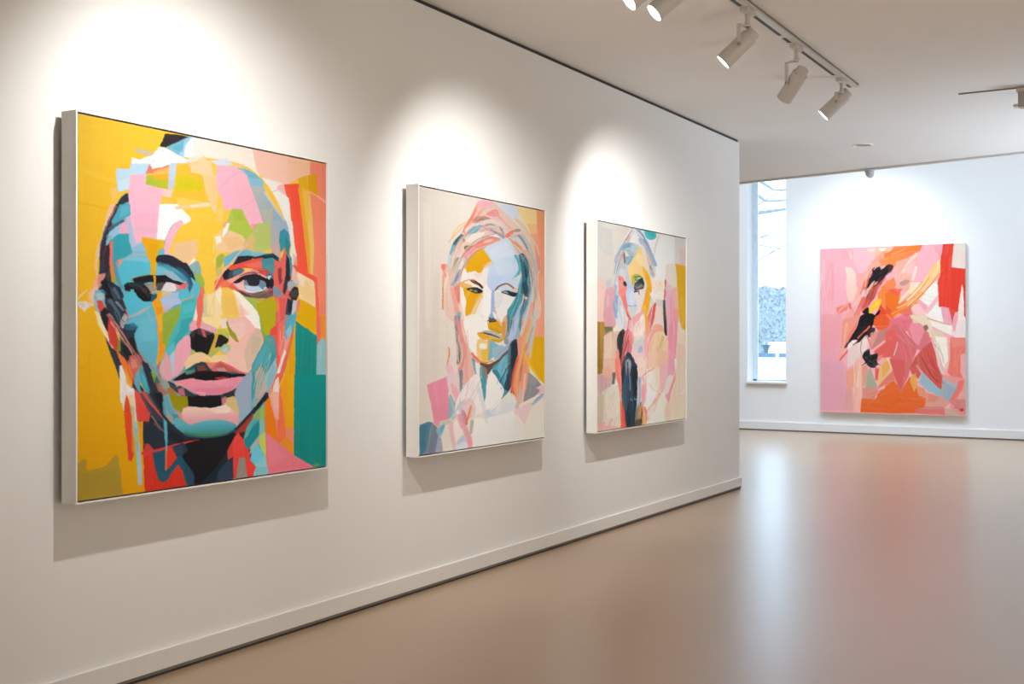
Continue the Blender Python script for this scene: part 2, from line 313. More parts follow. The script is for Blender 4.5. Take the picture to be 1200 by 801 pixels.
# ------------------------------------------------------------------ paintings
ART_A = ((440, 650, 'F5B820'), '''
pg FBC93A-F6BC24 11,10,1 -9,-7,-9,1077,-51,-53,1859,-551,1859,1012,-51,1137
pg F6BC24-EFAE12 132,10,1 -9,1077,-9,1933,-51,1114,1859,983,1859,2129,-51,1987
pg EFAE12-DD9C00 132,10,1 -9,1933,-9,2617,-51,1930,1859,2054,1859,3022,-51,2667
l F9CB4A 74,29,22,5,5 19,158,395,256,558,287
l F0B01A 44,29,11,5,4 5,595,239,619,395,585
l FBD050 88,44,33,5,5 43,383,290,426,448,368
l E5A510 22,15,11,5,0 62,1603,67,1799
l E0A00C 22,15,11,5,0 194,1533,194,1651
l F8BE30 206,118,66,4,5 43,670,33,1648
ps B09336 13,10,1 -5,2378,9,2346,28,2325,43,2327,47,2374,57,2398,115,2395,159,2383,189,2352,204,2330,229,2327,239,2483,249,2663,-5,2629
p AF9132 11,10,1 -5,2401,244,2413,249,2592,-5,2618
l C49A1E 59,29,22,5,0 5,2380,115,2418,229,2363
p F8EBDA 17,10,1 692,-16,1146,-3,1167,141,1209,229,1105,195,1015,170,868,178,756,179,692,242
p F6EFE6 88,8,1 692,-1,812,2,784,124,737,173,692,202
p FBC8B4 17,10,1 1141,-2,1630,8,1636,199,1515,164,1403,239,1251,233,1177,171
p F7C096 154,8,1 1425,15,1630,8,1619,112,1515,164,1436,189
pg F98A74-F98C6C 22,10,1 1630,8,1701,620,1619,10,1798,4,1798,610,1630,630,1607,316
p FA8670 22,6,1 1725,12,1798,4,1798,332,1750,317
l FBB8A0 44,44,17,8,0 1532,228,1654,275,1762,332
p F4F1EA 17,10,1 1214,220,1294,225,1392,252,1403,304,1442,342,1475,648,1447,651,1403,534,1337,424,1251,329,1219,270
p F5EBDC 66,9,1 1219,217,1348,226,1392,241,1294,279,1230,247
ps F4C2B4 33,10,1 1337,272,1403,233,1425,290,1442,337,1392,317
l F2B7AC 29,15,11,7,0 1262,327,1337,293,1403,261
p FA5842 11,10,1 1397,240,1515,211,1538,372,1563,637,1470,648,1436,343,1416,324
p F94F3C 33,6,1 1436,233,1503,216,1532,417,1503,532,1470,382
p E9AF1C 17,10,1 1515,166,1584,131,1607,271,1526,240
p E6A214 13,10,1 1593,130,1668,100,1687,281,1607,251
p EFA925 17,10,1 1511,242,1561,251,1595,453,1613,632,1563,637,1538,416
p F3BC50 17,10,1 1549,247,1607,260,1625,426,1648,627,1595,634,1572,434
p F2C470 33,8,1 1607,271,1625,426,1648,627,1630,630,1607,451
p FA5843 11,10,1 1460,533,1550,521,1570,690,1601,940,1515,920,1487,806,1477,647
p FB6048 33,6,1 1471,542,1504,538,1526,855,1504,900
p EFAA38 17,10,1 1550,521,1592,515,1620,793,1631,954,1601,940,1570,690
p F5C470 22,10,1 1590,516,1642,509,1657,735,1648,964,1620,950,1614,739
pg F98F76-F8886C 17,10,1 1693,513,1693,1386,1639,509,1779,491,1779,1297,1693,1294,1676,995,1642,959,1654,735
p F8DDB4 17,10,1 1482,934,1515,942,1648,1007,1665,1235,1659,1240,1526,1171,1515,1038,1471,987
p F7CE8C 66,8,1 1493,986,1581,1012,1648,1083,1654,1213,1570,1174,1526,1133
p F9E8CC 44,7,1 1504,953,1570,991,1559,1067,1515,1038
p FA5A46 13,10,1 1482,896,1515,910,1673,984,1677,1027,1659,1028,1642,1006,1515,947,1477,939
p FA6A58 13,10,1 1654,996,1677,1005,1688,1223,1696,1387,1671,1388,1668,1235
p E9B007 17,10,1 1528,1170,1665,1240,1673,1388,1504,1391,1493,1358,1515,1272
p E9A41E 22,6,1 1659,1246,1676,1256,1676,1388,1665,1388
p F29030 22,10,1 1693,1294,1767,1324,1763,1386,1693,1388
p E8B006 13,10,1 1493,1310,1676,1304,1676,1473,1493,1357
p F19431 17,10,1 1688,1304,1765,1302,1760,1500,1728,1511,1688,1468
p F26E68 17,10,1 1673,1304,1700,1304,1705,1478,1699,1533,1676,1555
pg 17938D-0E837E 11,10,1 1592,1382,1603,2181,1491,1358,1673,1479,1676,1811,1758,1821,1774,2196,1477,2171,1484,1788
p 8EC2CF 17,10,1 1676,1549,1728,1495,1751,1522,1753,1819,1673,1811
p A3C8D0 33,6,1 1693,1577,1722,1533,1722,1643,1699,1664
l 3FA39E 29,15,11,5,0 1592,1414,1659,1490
l 0C7772 15,15,9,7,0 1487,1820,1603,1816,1751,1823
p C9A090 22,7,1 1753,1478,1774,1478,1774,1974,1763,1974
pg E8B010-E09A14 13,10,1 1450,1385,1471,2127,1482,1406,1484,1788,1477,2171,1359,2161,1354,1993,1365,1784,1407,1617,1460,1459
p F0A42C 22,8,1 1359,1794,1396,1785,1412,1996,1428,2167,1365,2162
l F5BC40 44,29,22,5,3 1428,1639,1420,1870,1434,2167
pg E9AC12-E69C18 13,10,1 1445,1816,1445,2309,1358,1800,1477,1804,1476,2244,1407,2231,1376,2057
p EE9A22 22,8,1 1358,1812,1407,1814,1422,2221,1395,2218
p F28A62 22,10,1 1401,2237,1476,2244,1476,2386,1457,2378,1407,2305
p EF8A26 13,10,1 1358,2251,1407,2305,1463,2379,1472,2467,1346,2360
p EC7A18 11,10,1 1270,1972,1285,2015,1334,2176,1343,2347,1240,2258,1232,2119,1238,2024
pg 12908A-0D807B 11,10,1 1611,1822,1637,2582,1480,1804,1760,1814,1778,2607,1657,2599,1476,2467
p 8AA54C 44,5,1 1664,2560,1704,2578,1664,2600,1637,2582
pg E07A88-DD7084 11,10,1 1285,2293,1611,2591,1238,2254,1340,2344,1476,2473,1661,2600,1264,2610,1249,2433
p E58A94 88,4,1 1249,2289,1309,2331,1407,2477,1273,2533
l D46A7C 15,15,9,6,0 1463,2472,1470,2609
p F3A08F 17,10,1 1291,1882,1340,1812,1358,1825,1358,2032,1352,2178,1334,2164,1279,1978
p F6C8B8 22,10,1 1312,1920,1327,1835,1348,1824,1346,1946
p F6E8DC 22,9,1 1319,1884,1343,1818,1343,1921,1327,1933
p EE8A8C 17,8,1 1309,1980,1353,1983,1353,2190,1340,2298,1321,2126
p F0714A 17,10,1 1353,1983,1376,2009,1401,2231,1407,2317,1346,2348,1340,2213
ps F8C84C 17,10,1 342,267,503,124,730,140,1102,152,1338,385,1443,757,1487,1108,1458,1533,1338,1951,1168,2213,973,2261,672,2243,448,2116,290,1773,164,1416,129,1067,164,712,264,431
ps 2E3540 22,10,1 129,950,169,723,264,508,300,574,229,1118,290,1653,503,2121,368,2139,239,1771,129,1358
ps 62AEBE 22,10,1 214,646,448,552,789,1082,760,1726,643,2038,503,1966,290,1533,214,1119
ps E0685C 33,10,1 973,1070,1443,828,1487,1108,1458,1533,1338,1881,1235,1533,1102,1196
ps 8FA4A8 33,10,1 503,1719,850,1793,1235,1739,1338,1812,1201,2080,1037,2234,730,2268,530,2123
p 24262C 22,10,1 384,2049,643,2164,1102,2207,1235,2906,384,2747
p 322D30 11,10,1 521,22,591,8,685,9,617,57,530,115,491,112,508,71
p 7EBFD2 13,10,1 685,3,703,7,657,137,644,165,582,143,530,115,617,57
p A9CCE8 22,10,1 662,28,707,10,671,85,644,160,617,155
p 5FB2CC 33,7,1 573,106,644,51,635,122,600,130
p F7F4EE 22,10,1 694,13,789,15,789,130,707,157,649,159,657,88
p F8EAD8 33,10,1 707,48,789,20,789,130,726,143
ps CFC0A0 22,10,1 333,176,369,166,436,178,403,194,353,188
ps C9BBA8 33,6,1 361,165,428,167,444,191,394,191
p F7F4F0 17,10,1 316,235,361,241,444,191,483,125,521,122,573,145,671,179,707,152,762,156,744,200,644,209,573,228,495,267,436,297,419,262,312,278
ps FAF8F6 22,10,1 444,219,530,134,617,185,582,221,478,270
l C6CDD6 22,15,13,8,0 491,143,521,151
l D9D6D4 29,15,17,8,0 436,240,461,226
ps E9DCC8 33,8,1 671,174,726,143,762,156,735,196,689,200
p C0DDF0 13,10,1 224,332,304,317,312,278,428,256,403,337,304,360,304,453,232,484,221,393
p D5E6F2 44,7,1 232,410,296,380,296,454,236,478
p F9C8A8 22,5,1 189,472,224,466,224,522,197,554
p F6C23C 17,10,1 403,332,436,293,556,246,573,228,671,204,789,251,789,533,617,548,547,471,504,420,394,410
p E4826C 22,10,1 423,262,444,296,547,243,530,270,444,315,403,327
p F5BE70 33,7,1 495,277,565,254,556,333,444,353,444,315
p F0B020 22,8,1 436,336,556,304,547,374,428,375
p B4C23C 17,10,1 403,346,436,336,436,383,394,405
pg A9C23A-C8C42C 17,10,1 394,400,547,393,394,391,444,363,547,349,543,413,444,411,394,408
p E3CC22 13,10,1 591,307,662,299,781,328,762,391,662,413,582,411
p D8C81C 33,6,1 617,342,707,346,698,387,600,394
p C3D7EC 13,10,1 554,227,595,219,586,328,573,413,543,413,549,315
p CFC4D8 22,7,1 549,354,582,348,575,408,543,413
p F7CB88 22,10,1 591,239,671,204,789,271,789,130,726,183,653,207
p F6C9A0 22,8,1 671,214,744,190,789,211,789,261,726,243
p F9CFC0 22,10,1 512,423,573,423,556,474,504,468
l F5CE90 59,29,17,8,0 600,550,671,520,789,503
p FBBCCD 11,10,1 304,358,403,334,394,410,511,423,491,518,483,673,304,696,296,511
p FBBCCD 11,10,1 300,565,489,537,479,668,468,791,386,789,374,822,335,836,315,734
p F9B2C6 66,5,1 331,624,467,605,458,735,347,785
p FBFBF8 11,10,1 489,537,608,519,716,613,646,667,625,641,583,654,549,705,516,795,471,793,480,668
p FFFFFF 44,6,1 499,563,591,550,642,609,541,678
p F9D060 22,10,1 716,503,789,492,789,791,608,820,633,676,716,618,642,552
p FAD25C 33,10,1 633,676,729,626,729,750,608,820
l F2D9A8 44,29,11,10,0 625,540,694,525,789,497
ps F9BCCB 11,10,1 616,640,639,647,633,685,612,792,578,908,532,898,514,877,528,791,557,709
p F3CBB6 28,8,1 186,583,224,577,171,690,156,754,138,887,105,987,112,1090,98,1022,101,917,134,827,160,674
p 3B2E3C 17,10,1 220,578,246,574,208,650,186,706,164,762,171,708,197,643
p C26A5C 22,7,1 208,597,227,585,197,652,179,689
p 4FA9BA 13,10,1 242,574,300,565,304,637,269,659,201,713,193,696,224,630
p 65BCCB 33,7,1 254,581,296,575,292,629,239,664
p 9CC8DE 17,10,1 167,783,239,717,269,686,239,779,201,810,164,850
p F3AFC4 13,10,1 273,677,288,720,291,778,235,775,250,724
p 55616E 22,10,1 164,762,201,722,261,678,269,686,208,734,164,797
p C8BCD0 17,10,1 281,658,300,651,331,840,315,887,300,781,285,711
p 3FA4AE 13,10,1 235,781,292,775,300,835,323,913,261,937,208,969,197,881,201,819
p 35A3AD 33,8,1 224,799,285,792,308,906,216,941
p B4C3DC 17,10,1 292,710,315,734,335,836,374,822,394,879,315,887,300,808
p 8DBFD6 22,8,1 315,869,386,825,406,896,410,923,315,923
p A4B8C0 22,8,1 315,905,410,905,414,932,277,945
p F0B014 11,10,1 377,788,516,797,512,849,487,865,471,908,467,992,458,1055,426,1055,406,905,398,861,378,826
p E8A412 33,5,1 426,830,467,835,458,1038,434,1049,410,905
p E4C43A 22,6,1 487,805,514,802,509,845,485,861
p 6CBCD2 17,10,1 491,865,516,862,516,900,475,903
p F8CF9A 22,10,1 583,851,625,809,747,753,764,746,769,842,738,912,677,965,642,921,583,907
p F6BE78 33,7,1 595,869,677,841,668,928,625,922
p FBF2E6 17,10,1 738,826,760,751,769,832,747,887,681,960,720,894
p F8C840 22,10,1 729,664,789,647,789,1043,764,929,769,794
p F5D37A 33,6,1 729,673,755,651,755,737,729,750
p 2E3444 17,10,1 160,753,175,769,156,842,164,885,171,963,153,1070,130,1037,123,950,130,871,145,808
p 8BBBCB 22,10,1 167,796,193,802,179,848,164,867
p 7A2C38 22,10,1 141,913,171,866,179,971,156,1052,145,992
p 302E38 22,10,1 149,948,171,866,186,882,171,1051,156,1070
p F07664 17,10,1 186,847,197,828,197,943,220,1083,197,1124,182,989
p D68A3C 17,10,1 197,978,220,1083,197,1129,190,1050
p A8A23C 22,8,1 208,1066,220,1092,208,1137,197,1120
p 5E99A8 22,10,1 197,943,212,968,239,1099,261,1160,239,1153,216,1065
p EF8A6A 13,10,1 231,967,261,948,269,963,231,1011
p F2A08C 22,6,1 235,966,265,955,246,992
ps 5ABFD2 13,10,1 235,1028,254,974,315,937,410,932,426,1055,362,1068,315,1076,308,1113,269,1142,246,1081
p 8CC6D8 33,8,1 261,951,331,931,410,932,410,960,300,956
p 77C4D4 17,10,1 467,969,541,967,583,1020,616,1055,668,1089,642,1129,524,1061,467,1047
p 9BB8C4 22,10,1 524,1006,583,1020,616,1064,659,1094,616,1111,549,1069,508,1049
p 7FC0B8 22,10,1 315,1063,362,1073,362,1109,308,1113
p 79AFA0 22,9,1 319,1085,362,1059,410,1042,394,1080,347,1101
ps 2B2B34 17,10,1 475,913,524,899,583,907,642,930,685,983,716,1048,716,1105,694,1087,668,1042,625,1007,557,975,475,963
ps 2F5E78 33,9,1 599,990,642,996,685,1050,716,1105,703,1182,677,1146,672,1089
p 3A8AA0 33,8,1 475,954,541,967,625,1016,668,1070,642,1081,574,1011,475,982
p 70BCCF 22,10,1 694,1049,720,1076,747,1122,729,1190,685,1202,694,1145,711,1105
p 93B7B0 22,10,1 681,965,738,926,755,987,747,1017,716,1019
p 9CB84C 22,10,1 716,1010,755,978,782,1043,782,1106,747,1122,729,1076
p 1F1D20 17,10,1 319,1085,410,1056,458,1052,524,1047,541,1060,574,1077,651,1100,655,1128,616,1116,557,1092,524,1089,524,1126,491,1147,475,1102,426,1096,362,1118,331,1111
p 1C1B1E 17,10,1 467,1065,520,1052,524,1099,508,1146,475,1157,463,1112
p 5B5048 33,10,1 467,1111,508,1100,524,1117,491,1156,467,1148
p A29684 33,10,1 394,1125,442,1104,467,1139,450,1186,410,1179
p EBE0DE 22,10,1 528,1098,557,1096,616,1121,583,1156,541,1163,499,1156
p E9848C 28,9,1 591,1108,655,1123,642,1143,599,1145
p E8686C 17,10,1 625,1111,664,1089,659,1132,633,1129
p 1E1A20 22,10,1 269,1133,292,1114,308,1149,300,1176,273,1169
p 1B1B1E 22,10,1 331,1147,378,1117,410,1142,434,1187,434,1233,394,1253,362,1218,331,1183
p 55302E 22,8,1 370,1145,402,1152,410,1179,378,1172
p 2A3338 17,10,1 300,1113,362,1109,386,1126,339,1147,308,1140
l 1B1B1E 59,29,22,10,0 292,1149,347,1155,370,1181
l C8B8A0 18,15,13,7,0 426,1185,467,1165,516,1157
p F3A81C 17,10,1 467,1167,503,1165,512,1211,499,1230,508,1286,458,1288,467,1231
p D5C49A 22,10,1 503,1165,583,1170,557,1180,508,1211
p 2E5A6A 22,10,1 434,1196,467,1185,467,1231,434,1242
p E9A31A 11,10,1 449,1053,460,1055,463,1139,457,1140
l D9A030 18,12,11,10,0 453,1057,459,1140
p B0C2E2 17,10,1 495,1225,541,1191,616,1158,668,1137,625,1243,557,1264,508,1286
p 58BFD0 13,10,1 616,1158,668,1132,683,1164,677,1198,616,1234,608,1206
l D3A488 29,29,11,8,0 508,1286,608,1234,694,1197,747,1180
p 48B6B4 13,10,1 633,1242,694,1207,738,1209,729,1278,633,1281
p EF7358 13,10,1 755,1122,782,1115,778,1276,729,1278,740,1219
p F08A60 22,6,1 764,1141,782,1130,778,1276,760,1276
ps 5ABCD0 13,10,1 261,1223,300,1180,331,1183,362,1236,426,1256,438,1288,269,1295
p 7CC6D6 33,7,1 362,1263,434,1265,434,1289,362,1291
p F2B2A8 33,8,1 109,1073,153,1061,149,1123,119,1160,90,1205,69,1215,83,1171
p F2C8BC 22,8,1 65,1198,98,1161,112,1178,90,1266,62,1241
p E88878 33,8,1 116,1082,149,1070,141,1123,112,1134
p 7FB6C6 22,10,1 101,1178,141,1176,156,1228,164,1299,101,1301,94,1231
p AFC6CC 22,10,1 105,1204,134,1194,149,1237,119,1265
p E24C48 17,10,1 109,1248,127,1247,149,1290,149,1299,112,1301
p 26262C 22,10,1 134,1124,156,1087,186,1138,224,1154,269,1258,269,1295,164,1299,156,1210,193,1217,145,1167
p 2B333E 17,10,1 186,1112,239,1153,261,1205,261,1285,224,1242,201,1173
l 44647A 74,44,22,8,4 164,1140,201,1208,239,1286
l 5D7F92 59,29,22,7,4 208,1163,246,1241,269,1294
l 3A6F86 44,29,22,8,0 138,1185,186,1200
l 1E1E22 88,44,22,10,0 149,1123,179,1200,224,1296
l EAD8C4 29,15,11,8,0 -2,1244,26,1208,54,1181
p EAD2C0 17,10,1 1,1261,76,1266,90,1279,40,1303,15,1303
p EFE0D8 22,10,1 -2,1265,47,1258,58,1288,40,1323,15,1290
p DCC4C0 17,7,1 1,1265,40,1272,33,1298
p F8DCA8 22,10,1 98,1321,116,1329,164,1451,216,1583,193,1565,149,1477,116,1408
p FAE8D0 22,8,1 109,1347,127,1381,186,1539,156,1486
p 96BFCA 17,10,1 94,1243,119,1242,116,1303,127,1338,109,1321
p DF4C42 17,10,1 109,1247,134,1250,153,1276,141,1311,127,1329,116,1295
p 8FA8B4 22,8,1 141,1241,193,1239,164,1310,149,1285
p 26252A 17,10,1 130,1329,153,1293,186,1336,179,1468,164,1451,134,1364
p 33363E 22,10,1 156,1240,254,1236,292,1306,254,1405,239,1441,208,1353,164,1293
l 5A7488 74,29,22,8,4 186,1248,231,1335,254,1405
l 8FA0AC 44,29,22,8,4 224,1255,261,1307
p D7463C 13,10,1 177,1363,201,1389,224,1468,235,1530,220,1592,179,1530,173,1460
p C84038 33,6,1 186,1389,216,1450,227,1574,201,1530
p 8E8C2C 17,10,1 227,1468,242,1521,245,1592,227,1592,233,1530
p D8B04C 11,8,1 220,1441,239,1494,240,1521,227,1494
p 2C333C 17,10,1 246,1432,300,1440,323,1494,355,1620,300,1683,292,1691,246,1619,250,1521
p 22242A 22,10,1 261,1459,315,1476,347,1593,300,1665,261,1592
p 2E3A48 17,10,1 269,1405,339,1422,351,1439,323,1494,285,1503,261,1450
l B0605A 44,29,17,10,0 171,1345,224,1415,292,1539,355,1639
l C08A80 29,15,11,8,0 179,1336,239,1441,300,1548
p B8B4B2 22,9,1 269,1333,288,1351,261,1432,242,1423,246,1379
l E0584C 22,15,11,10,0 277,1306,291,1360,281,1387
p 58BCD2 13,10,1 261,1227,362,1222,386,1248,434,1246,450,1282,410,1292,347,1331,300,1355,285,1306
p 66B9CC 13,10,1 285,1405,331,1349,426,1301,450,1282,467,1364,479,1530,475,1659,458,1728,426,1713,362,1593,331,1476,351,1426,300,1409
p 74BED0 44,7,1 362,1376,442,1337,458,1502,394,1530
p 62AFBF 33,8,1 362,1530,467,1530,467,1650,434,1704,394,1639
p 9CC0CA 22,8,1 300,1350,410,1283,426,1274,410,1302,347,1340
l D0A89C 22,22,11,10,0 296,1359,347,1331,410,1283
l A4B8B4 15,15,9,8,0 410,1311,434,1374,458,1364
p 2E6E84 28,8,1 269,1414,323,1395,351,1426,315,1449,277,1440
p F1A61C 13,10,1 438,1255,467,1217,495,1215,512,1298,503,1456,524,1586,508,1632,487,1678,467,1696,479,1594,483,1502,467,1364,454,1291
p F0961E 22,8,1 467,1281,499,1280,495,1465,516,1595,487,1641,485,1502
p F7C040 22,6,1 471,1346,499,1326,498,1447,487,1456
p B4C4E2 13,10,1 491,1216,608,1210,625,1228,557,1278,516,1298,503,1261
p D4B4B8 17,8,1 512,1279,574,1268,532,1307,512,1317
p 98B03E 11,10,1 508,1335,583,1286,633,1261,616,1360,557,1492,532,1567,508,1530
p 8FAA38 33,6,1 516,1391,591,1342,549,1474,520,1521
p 4DB8B8 13,10,1 633,1261,694,1225,738,1208,711,1310,685,1425,642,1501,583,1577,549,1632,528,1595,557,1492,616,1360
p 36A4A8 22,8,1 633,1369,703,1348,677,1444,583,1567,574,1530,616,1454
p 5CC0CE 22,8,1 532,1586,583,1530,583,1577,549,1632
p 5AC2D2 22,6,1 642,1265,720,1233,703,1301,642,1322
p F2E2D0 17,10,1 729,1271,738,1242,747,1386,720,1367,707,1377
p EF6E52 11,10,1 738,1204,771,1202,764,1385,754,1419,745,1357,733,1281
p F3A9B4 22,10,1 685,1406,711,1367,747,1376,751,1424,729,1453,685,1444
p F5D6C0 22,7,1 764,1308,789,1317,789,1385,769,1395
p ECA0AE 33,8,1 755,1395,789,1394,789,1462,755,1443
ps 1E1C1E 17,10,1 681,1492,703,1453,747,1434,789,1462,789,1617,738,1597,698,1577,685,1539
p 4E4442 44,7,1 694,1453,747,1448,738,1491,694,1492
ps F3AAB6 13,10,1 583,1614,616,1530,668,1482,683,1492,690,1568,694,1606,659,1672,625,1747,574,1782,578,1670
p BCCADA 22,10,1 553,1632,583,1595,578,1783,567,1782,557,1698
p E9A8AE 17,10,1 512,1660,528,1604,549,1660,570,1792,532,1827,499,1752,487,1715
p D0B8B4 22,7,1 491,1687,512,1650,508,1743,524,1818,491,1779,475,1733
p C86A64 22,8,1 467,1705,491,1668,479,1742,508,1817,491,1826
p F3CC9C 17,10,1 677,1644,729,1597,789,1617,789,1684,694,1711,659,1729,651,1691
p B8C04C 17,10,1 690,1606,716,1592,764,1607,694,1620
p D25E58 22,9,1 300,1629,339,1620,362,1738,323,1773,300,1700
p F0735A 22,10,1 292,1664,315,1737,331,1810,315,1773,296,1718
p E0A090 33,6,1 308,1638,331,1665,347,1702,315,1719
p DE5C60 17,10,1 347,1620,370,1621,386,1685,358,1693
p 8E9EA0 22,10,1 355,1575,410,1667,458,1723,442,1750,386,1666
p 2C343E 17,10,1 386,1675,410,1685,434,1741,475,1871,508,1966,426,1961,402,1904,426,1832,394,1739
p 6FAABA 17,10,1 331,1764,362,1720,370,1793,362,1856,374,1902,347,1864,331,1819
p 3AA2B6 17,10,1 362,1720,378,1730,414,1822,422,1914,386,1857,366,1793
p 57B6C8 22,7,1 370,1748,394,1794,406,1858,382,1812
p 92A83C 17,10,1 434,1741,467,1769,475,1825,450,1815
p 7C9A5C 22,8,1 442,1768,491,1816,524,1911,491,1872
p 2F5E70 17,8,1 467,1778,483,1816,475,1853,458,1806
p B2685E 22,8,1 458,1824,508,1854,557,1894,524,1967,491,1909
p 98A29C 33,8,1 491,1789,557,1829,541,1893,508,1863
p F4EDE4 17,10,1 242,1699,261,1695,285,1754,300,1826,323,1863,339,1955,246,1949,245,1815
p F0842C 17,10,1 235,1628,269,1664,300,1718,319,1809,315,1854,292,1808,269,1735
p F5A848 22,8,1 273,1718,308,1809,312,1854,285,1825
p EDE0D6 22,8,1 254,1717,277,1807,277,1879,258,1860
p F07838 22,10,1 224,1592,269,1646,300,1709,292,1718,246,1663
p E84A2E 13,10,1 275,1932,285,1897,300,1953,277,1951
p DE4A44 17,10,1 331,1864,362,1902,394,1903,426,1961,339,1955
p 1E1D20 11,10,1 572,1810,616,1779,659,1752,789,1761,789,1815,694,1806,616,1817
p 4E8A8E 22,10,1 651,1747,703,1720,747,1702,738,1750,668,1772
p 4E9A70 22,8,1 659,1748,711,1735,694,1768,668,1767
p 8A3A38 22,10,1 703,1759,789,1723,789,1766,729,1779
p C05A50 22,8,1 738,1741,789,1723,789,1752,755,1760
p 1F5A66 17,10,1 659,1743,729,1692,773,1679,789,1694,747,1712,694,1739
p F094A6 13,10,1 583,1820,642,1813,711,1802,789,1819,789,1935,720,1903,659,1871,616,1841
p E6869A 33,6,1 677,1862,789,1906,789,1940,729,1913
p 3A3C42 17,10,1 541,1818,583,1839,642,1870,729,1932,789,1945,789,1960,694,1949,642,1936,599,1896,557,1857
p E8B8AC 22,8,1 583,1825,625,1846,599,1859
p E27888 28,8,1 608,1878,642,1870,651,1927,616,1916
p 9A9A1E 13,10,1 557,1922,608,1925,677,1943,672,1977,557,1970
p A4813C 22,10,1 541,1865,566,1866,599,1915,557,1950,537,1911
p FACB45 22,10,1 561,465,759,473,871,547,910,511,929,858,833,1049,796,1072,759,954,704,879,596,889,544,875,614,692,713,619
p F9C53A 33,7,1 722,539,871,537,891,698,796,870,759,673
p F3C892 22,10,1 578,813,731,767,740,876,649,943,578,901
p FBD36A 22,8,1 596,469,833,482,815,505,614,535
p EFD0A0 17,9,1 587,538,852,475,856,495,596,557
p F8D3A0 17,10,1 756,159,779,130,798,156,878,176,873,340,902,427,917,507,868,554,840,518,802,392,774,266,692,261,692,212,737,198
p F5CB86 33,7,1 784,275,868,269,878,471,840,508,802,392
p FBCC4C 17,10,1 835,172,868,178,878,252,854,257
p D9DEE6 22,10,1 831,155,946,113,995,153,946,168,868,173
p F8C8A8 33,7,1 985,160,1075,133,1055,168,1015,170
p F3E0C0 17,8,1 692,509,812,476,821,495,692,529
p FACD48 17,10,1 883,358,931,494,917,517,907,610,868,718,701,738,692,539,793,514,868,554,883,471
p F6CF78 33,8,1 878,512,931,494,907,600,878,614
p FBB9C8 11,10,1 873,177,1020,171,1065,182,1100,217,1146,314,1188,456,1230,579,1165,596,1152,647,1116,604,1060,491,1015,492,931,510,902,406,878,359
p F9B4C4 55,5,1 902,376,1136,295,1209,560,1136,580,1065,485,926,505
l EFA8B8 22,15,11,7,0 888,368,1015,212,1085,199
l EFA6B6 15,15,11,6,0 1015,492,1105,437,1188,361
p 8CBFD2 13,10,1 1020,171,1085,167,1177,203,1219,238,1225,280,1177,283,1126,297,1100,217,1065,182
p 6FB4CC 22,8,1 1080,174,1157,191,1188,222,1126,233
pg B6BBBC-8FA8BC 13,10,1 1167,290,1381,603,1126,297,1225,280,1240,331,1304,418,1403,534,1442,617,1442,651,1294,669,1288,582,1230,579,1188,456
p 9AB0C4 44,7,1 1315,449,1403,545,1425,653,1294,669,1294,560
p C4B89E 44,7,1 1209,475,1304,450,1294,581,1235,567
p E8E4D8 17,5,1 1225,323,1251,329,1447,606,1425,586
p 3A90A0 17,10,1 1353,628,1392,599,1416,620,1416,654,1353,662
p B8C556 17,10,1 985,499,1060,491,1116,604,1146,648,1116,689,1005,680,951,605
p A9C040 33,7,1 985,507,1055,502,1085,576,1005,587
p B9C47C 17,10,1 1167,592,1288,566,1292,669,1126,688,1152,647
p FBF4E8 13,10,1 941,632,975,614,946,667,921,712,915,681
p F4CB98 28,10,1 856,700,911,664,967,667,1072,694,1101,741,1091,783,1033,814,957,836,892,843,865,787
p F2BE7E 33,6,1 920,732,1033,709,1072,755,967,816
p FACB42 22,10,1 757,625,911,605,892,696,865,728,828,868,783,873
p F8D88C 22,7,1 856,719,892,696,883,785,846,857
p E8A69A 13,7,1 906,635,948,600,976,596,925,643
p FBF6EC 13,10,1 925,662,953,614,971,612,943,680,915,722
p FAF0DE 22,10,1 865,728,901,714,906,763,874,776
p B6C84E 17,10,1 971,617,1005,593,1101,580,1140,646,1101,751,1072,694,957,658
p BBC575 13,10,1 1165,592,1282,556,1287,773,1261,791,1180,809,1140,788,1140,697
p B8C46A 22,9,1 1140,666,1282,629,1282,753,1150,767
p E0BC7C 28,9,1 1072,755,1140,666,1160,715,1140,798,1072,810
p E89A86 17,8,1 1131,596,1170,591,1150,645
pg A9B4BC-C2A8A8 22,10,1 1344,558,1333,820,1282,556,1407,540,1450,682,1407,740,1354,703,1359,828,1292,803
p 9FB0C4 33,8,1 1292,565,1407,540,1439,673,1354,620
p 3A93A2 17,10,1 1359,630,1396,602,1428,632,1444,725,1428,822,1396,751,1365,796,1354,703
p 2E7F90 22,7,1 1407,666,1439,726,1434,811,1407,803
p D6A8A4 33,8,1 1292,752,1354,735,1365,870,1312,843
p F1EAE0 17,10,1 1423,538,1460,533,1477,711,1498,815,1466,892,1444,862,1455,734
p E8B0A8 22,7,1 1466,797,1498,820,1504,889,1471,892
p 6FB7CC 17,10,1 925,899,948,867,1014,821,1101,802,1160,811,1231,815,1302,818,1344,851,1312,838,1220,851,1140,851,1043,863,967,925,929,952
p 5FB0C8 22,8,1 948,906,1033,829,1082,819,1033,859,986,913
p A2BEBC 22,7,1 1121,805,1220,813,1261,822,1140,839
p 2C2A30 17,10,1 995,927,1033,864,1101,852,1145,853,1131,880,1062,906,976,944
p 1F4A58 17,10,1 1180,853,1231,830,1302,813,1349,845,1344,871,1292,850,1231,861
p 23323C 17,10,1 1140,859,1220,843,1312,835,1323,847,1220,862,1150,873
p E8564A 17,10,1 971,944,1062,906,1131,880,1220,857,1312,905,1344,955,1354,1038,1302,1051,1261,982,1170,948,1082,945,1005,971,948,1035,920,1066,892,1088,856,1149,856,1080,920,1007
p F27A64 33,8,1 1082,925,1200,884,1220,934,1131,941
p EE6A5C 22,8,1 911,1037,1005,1061,1033,1099,892,1112,865,1138
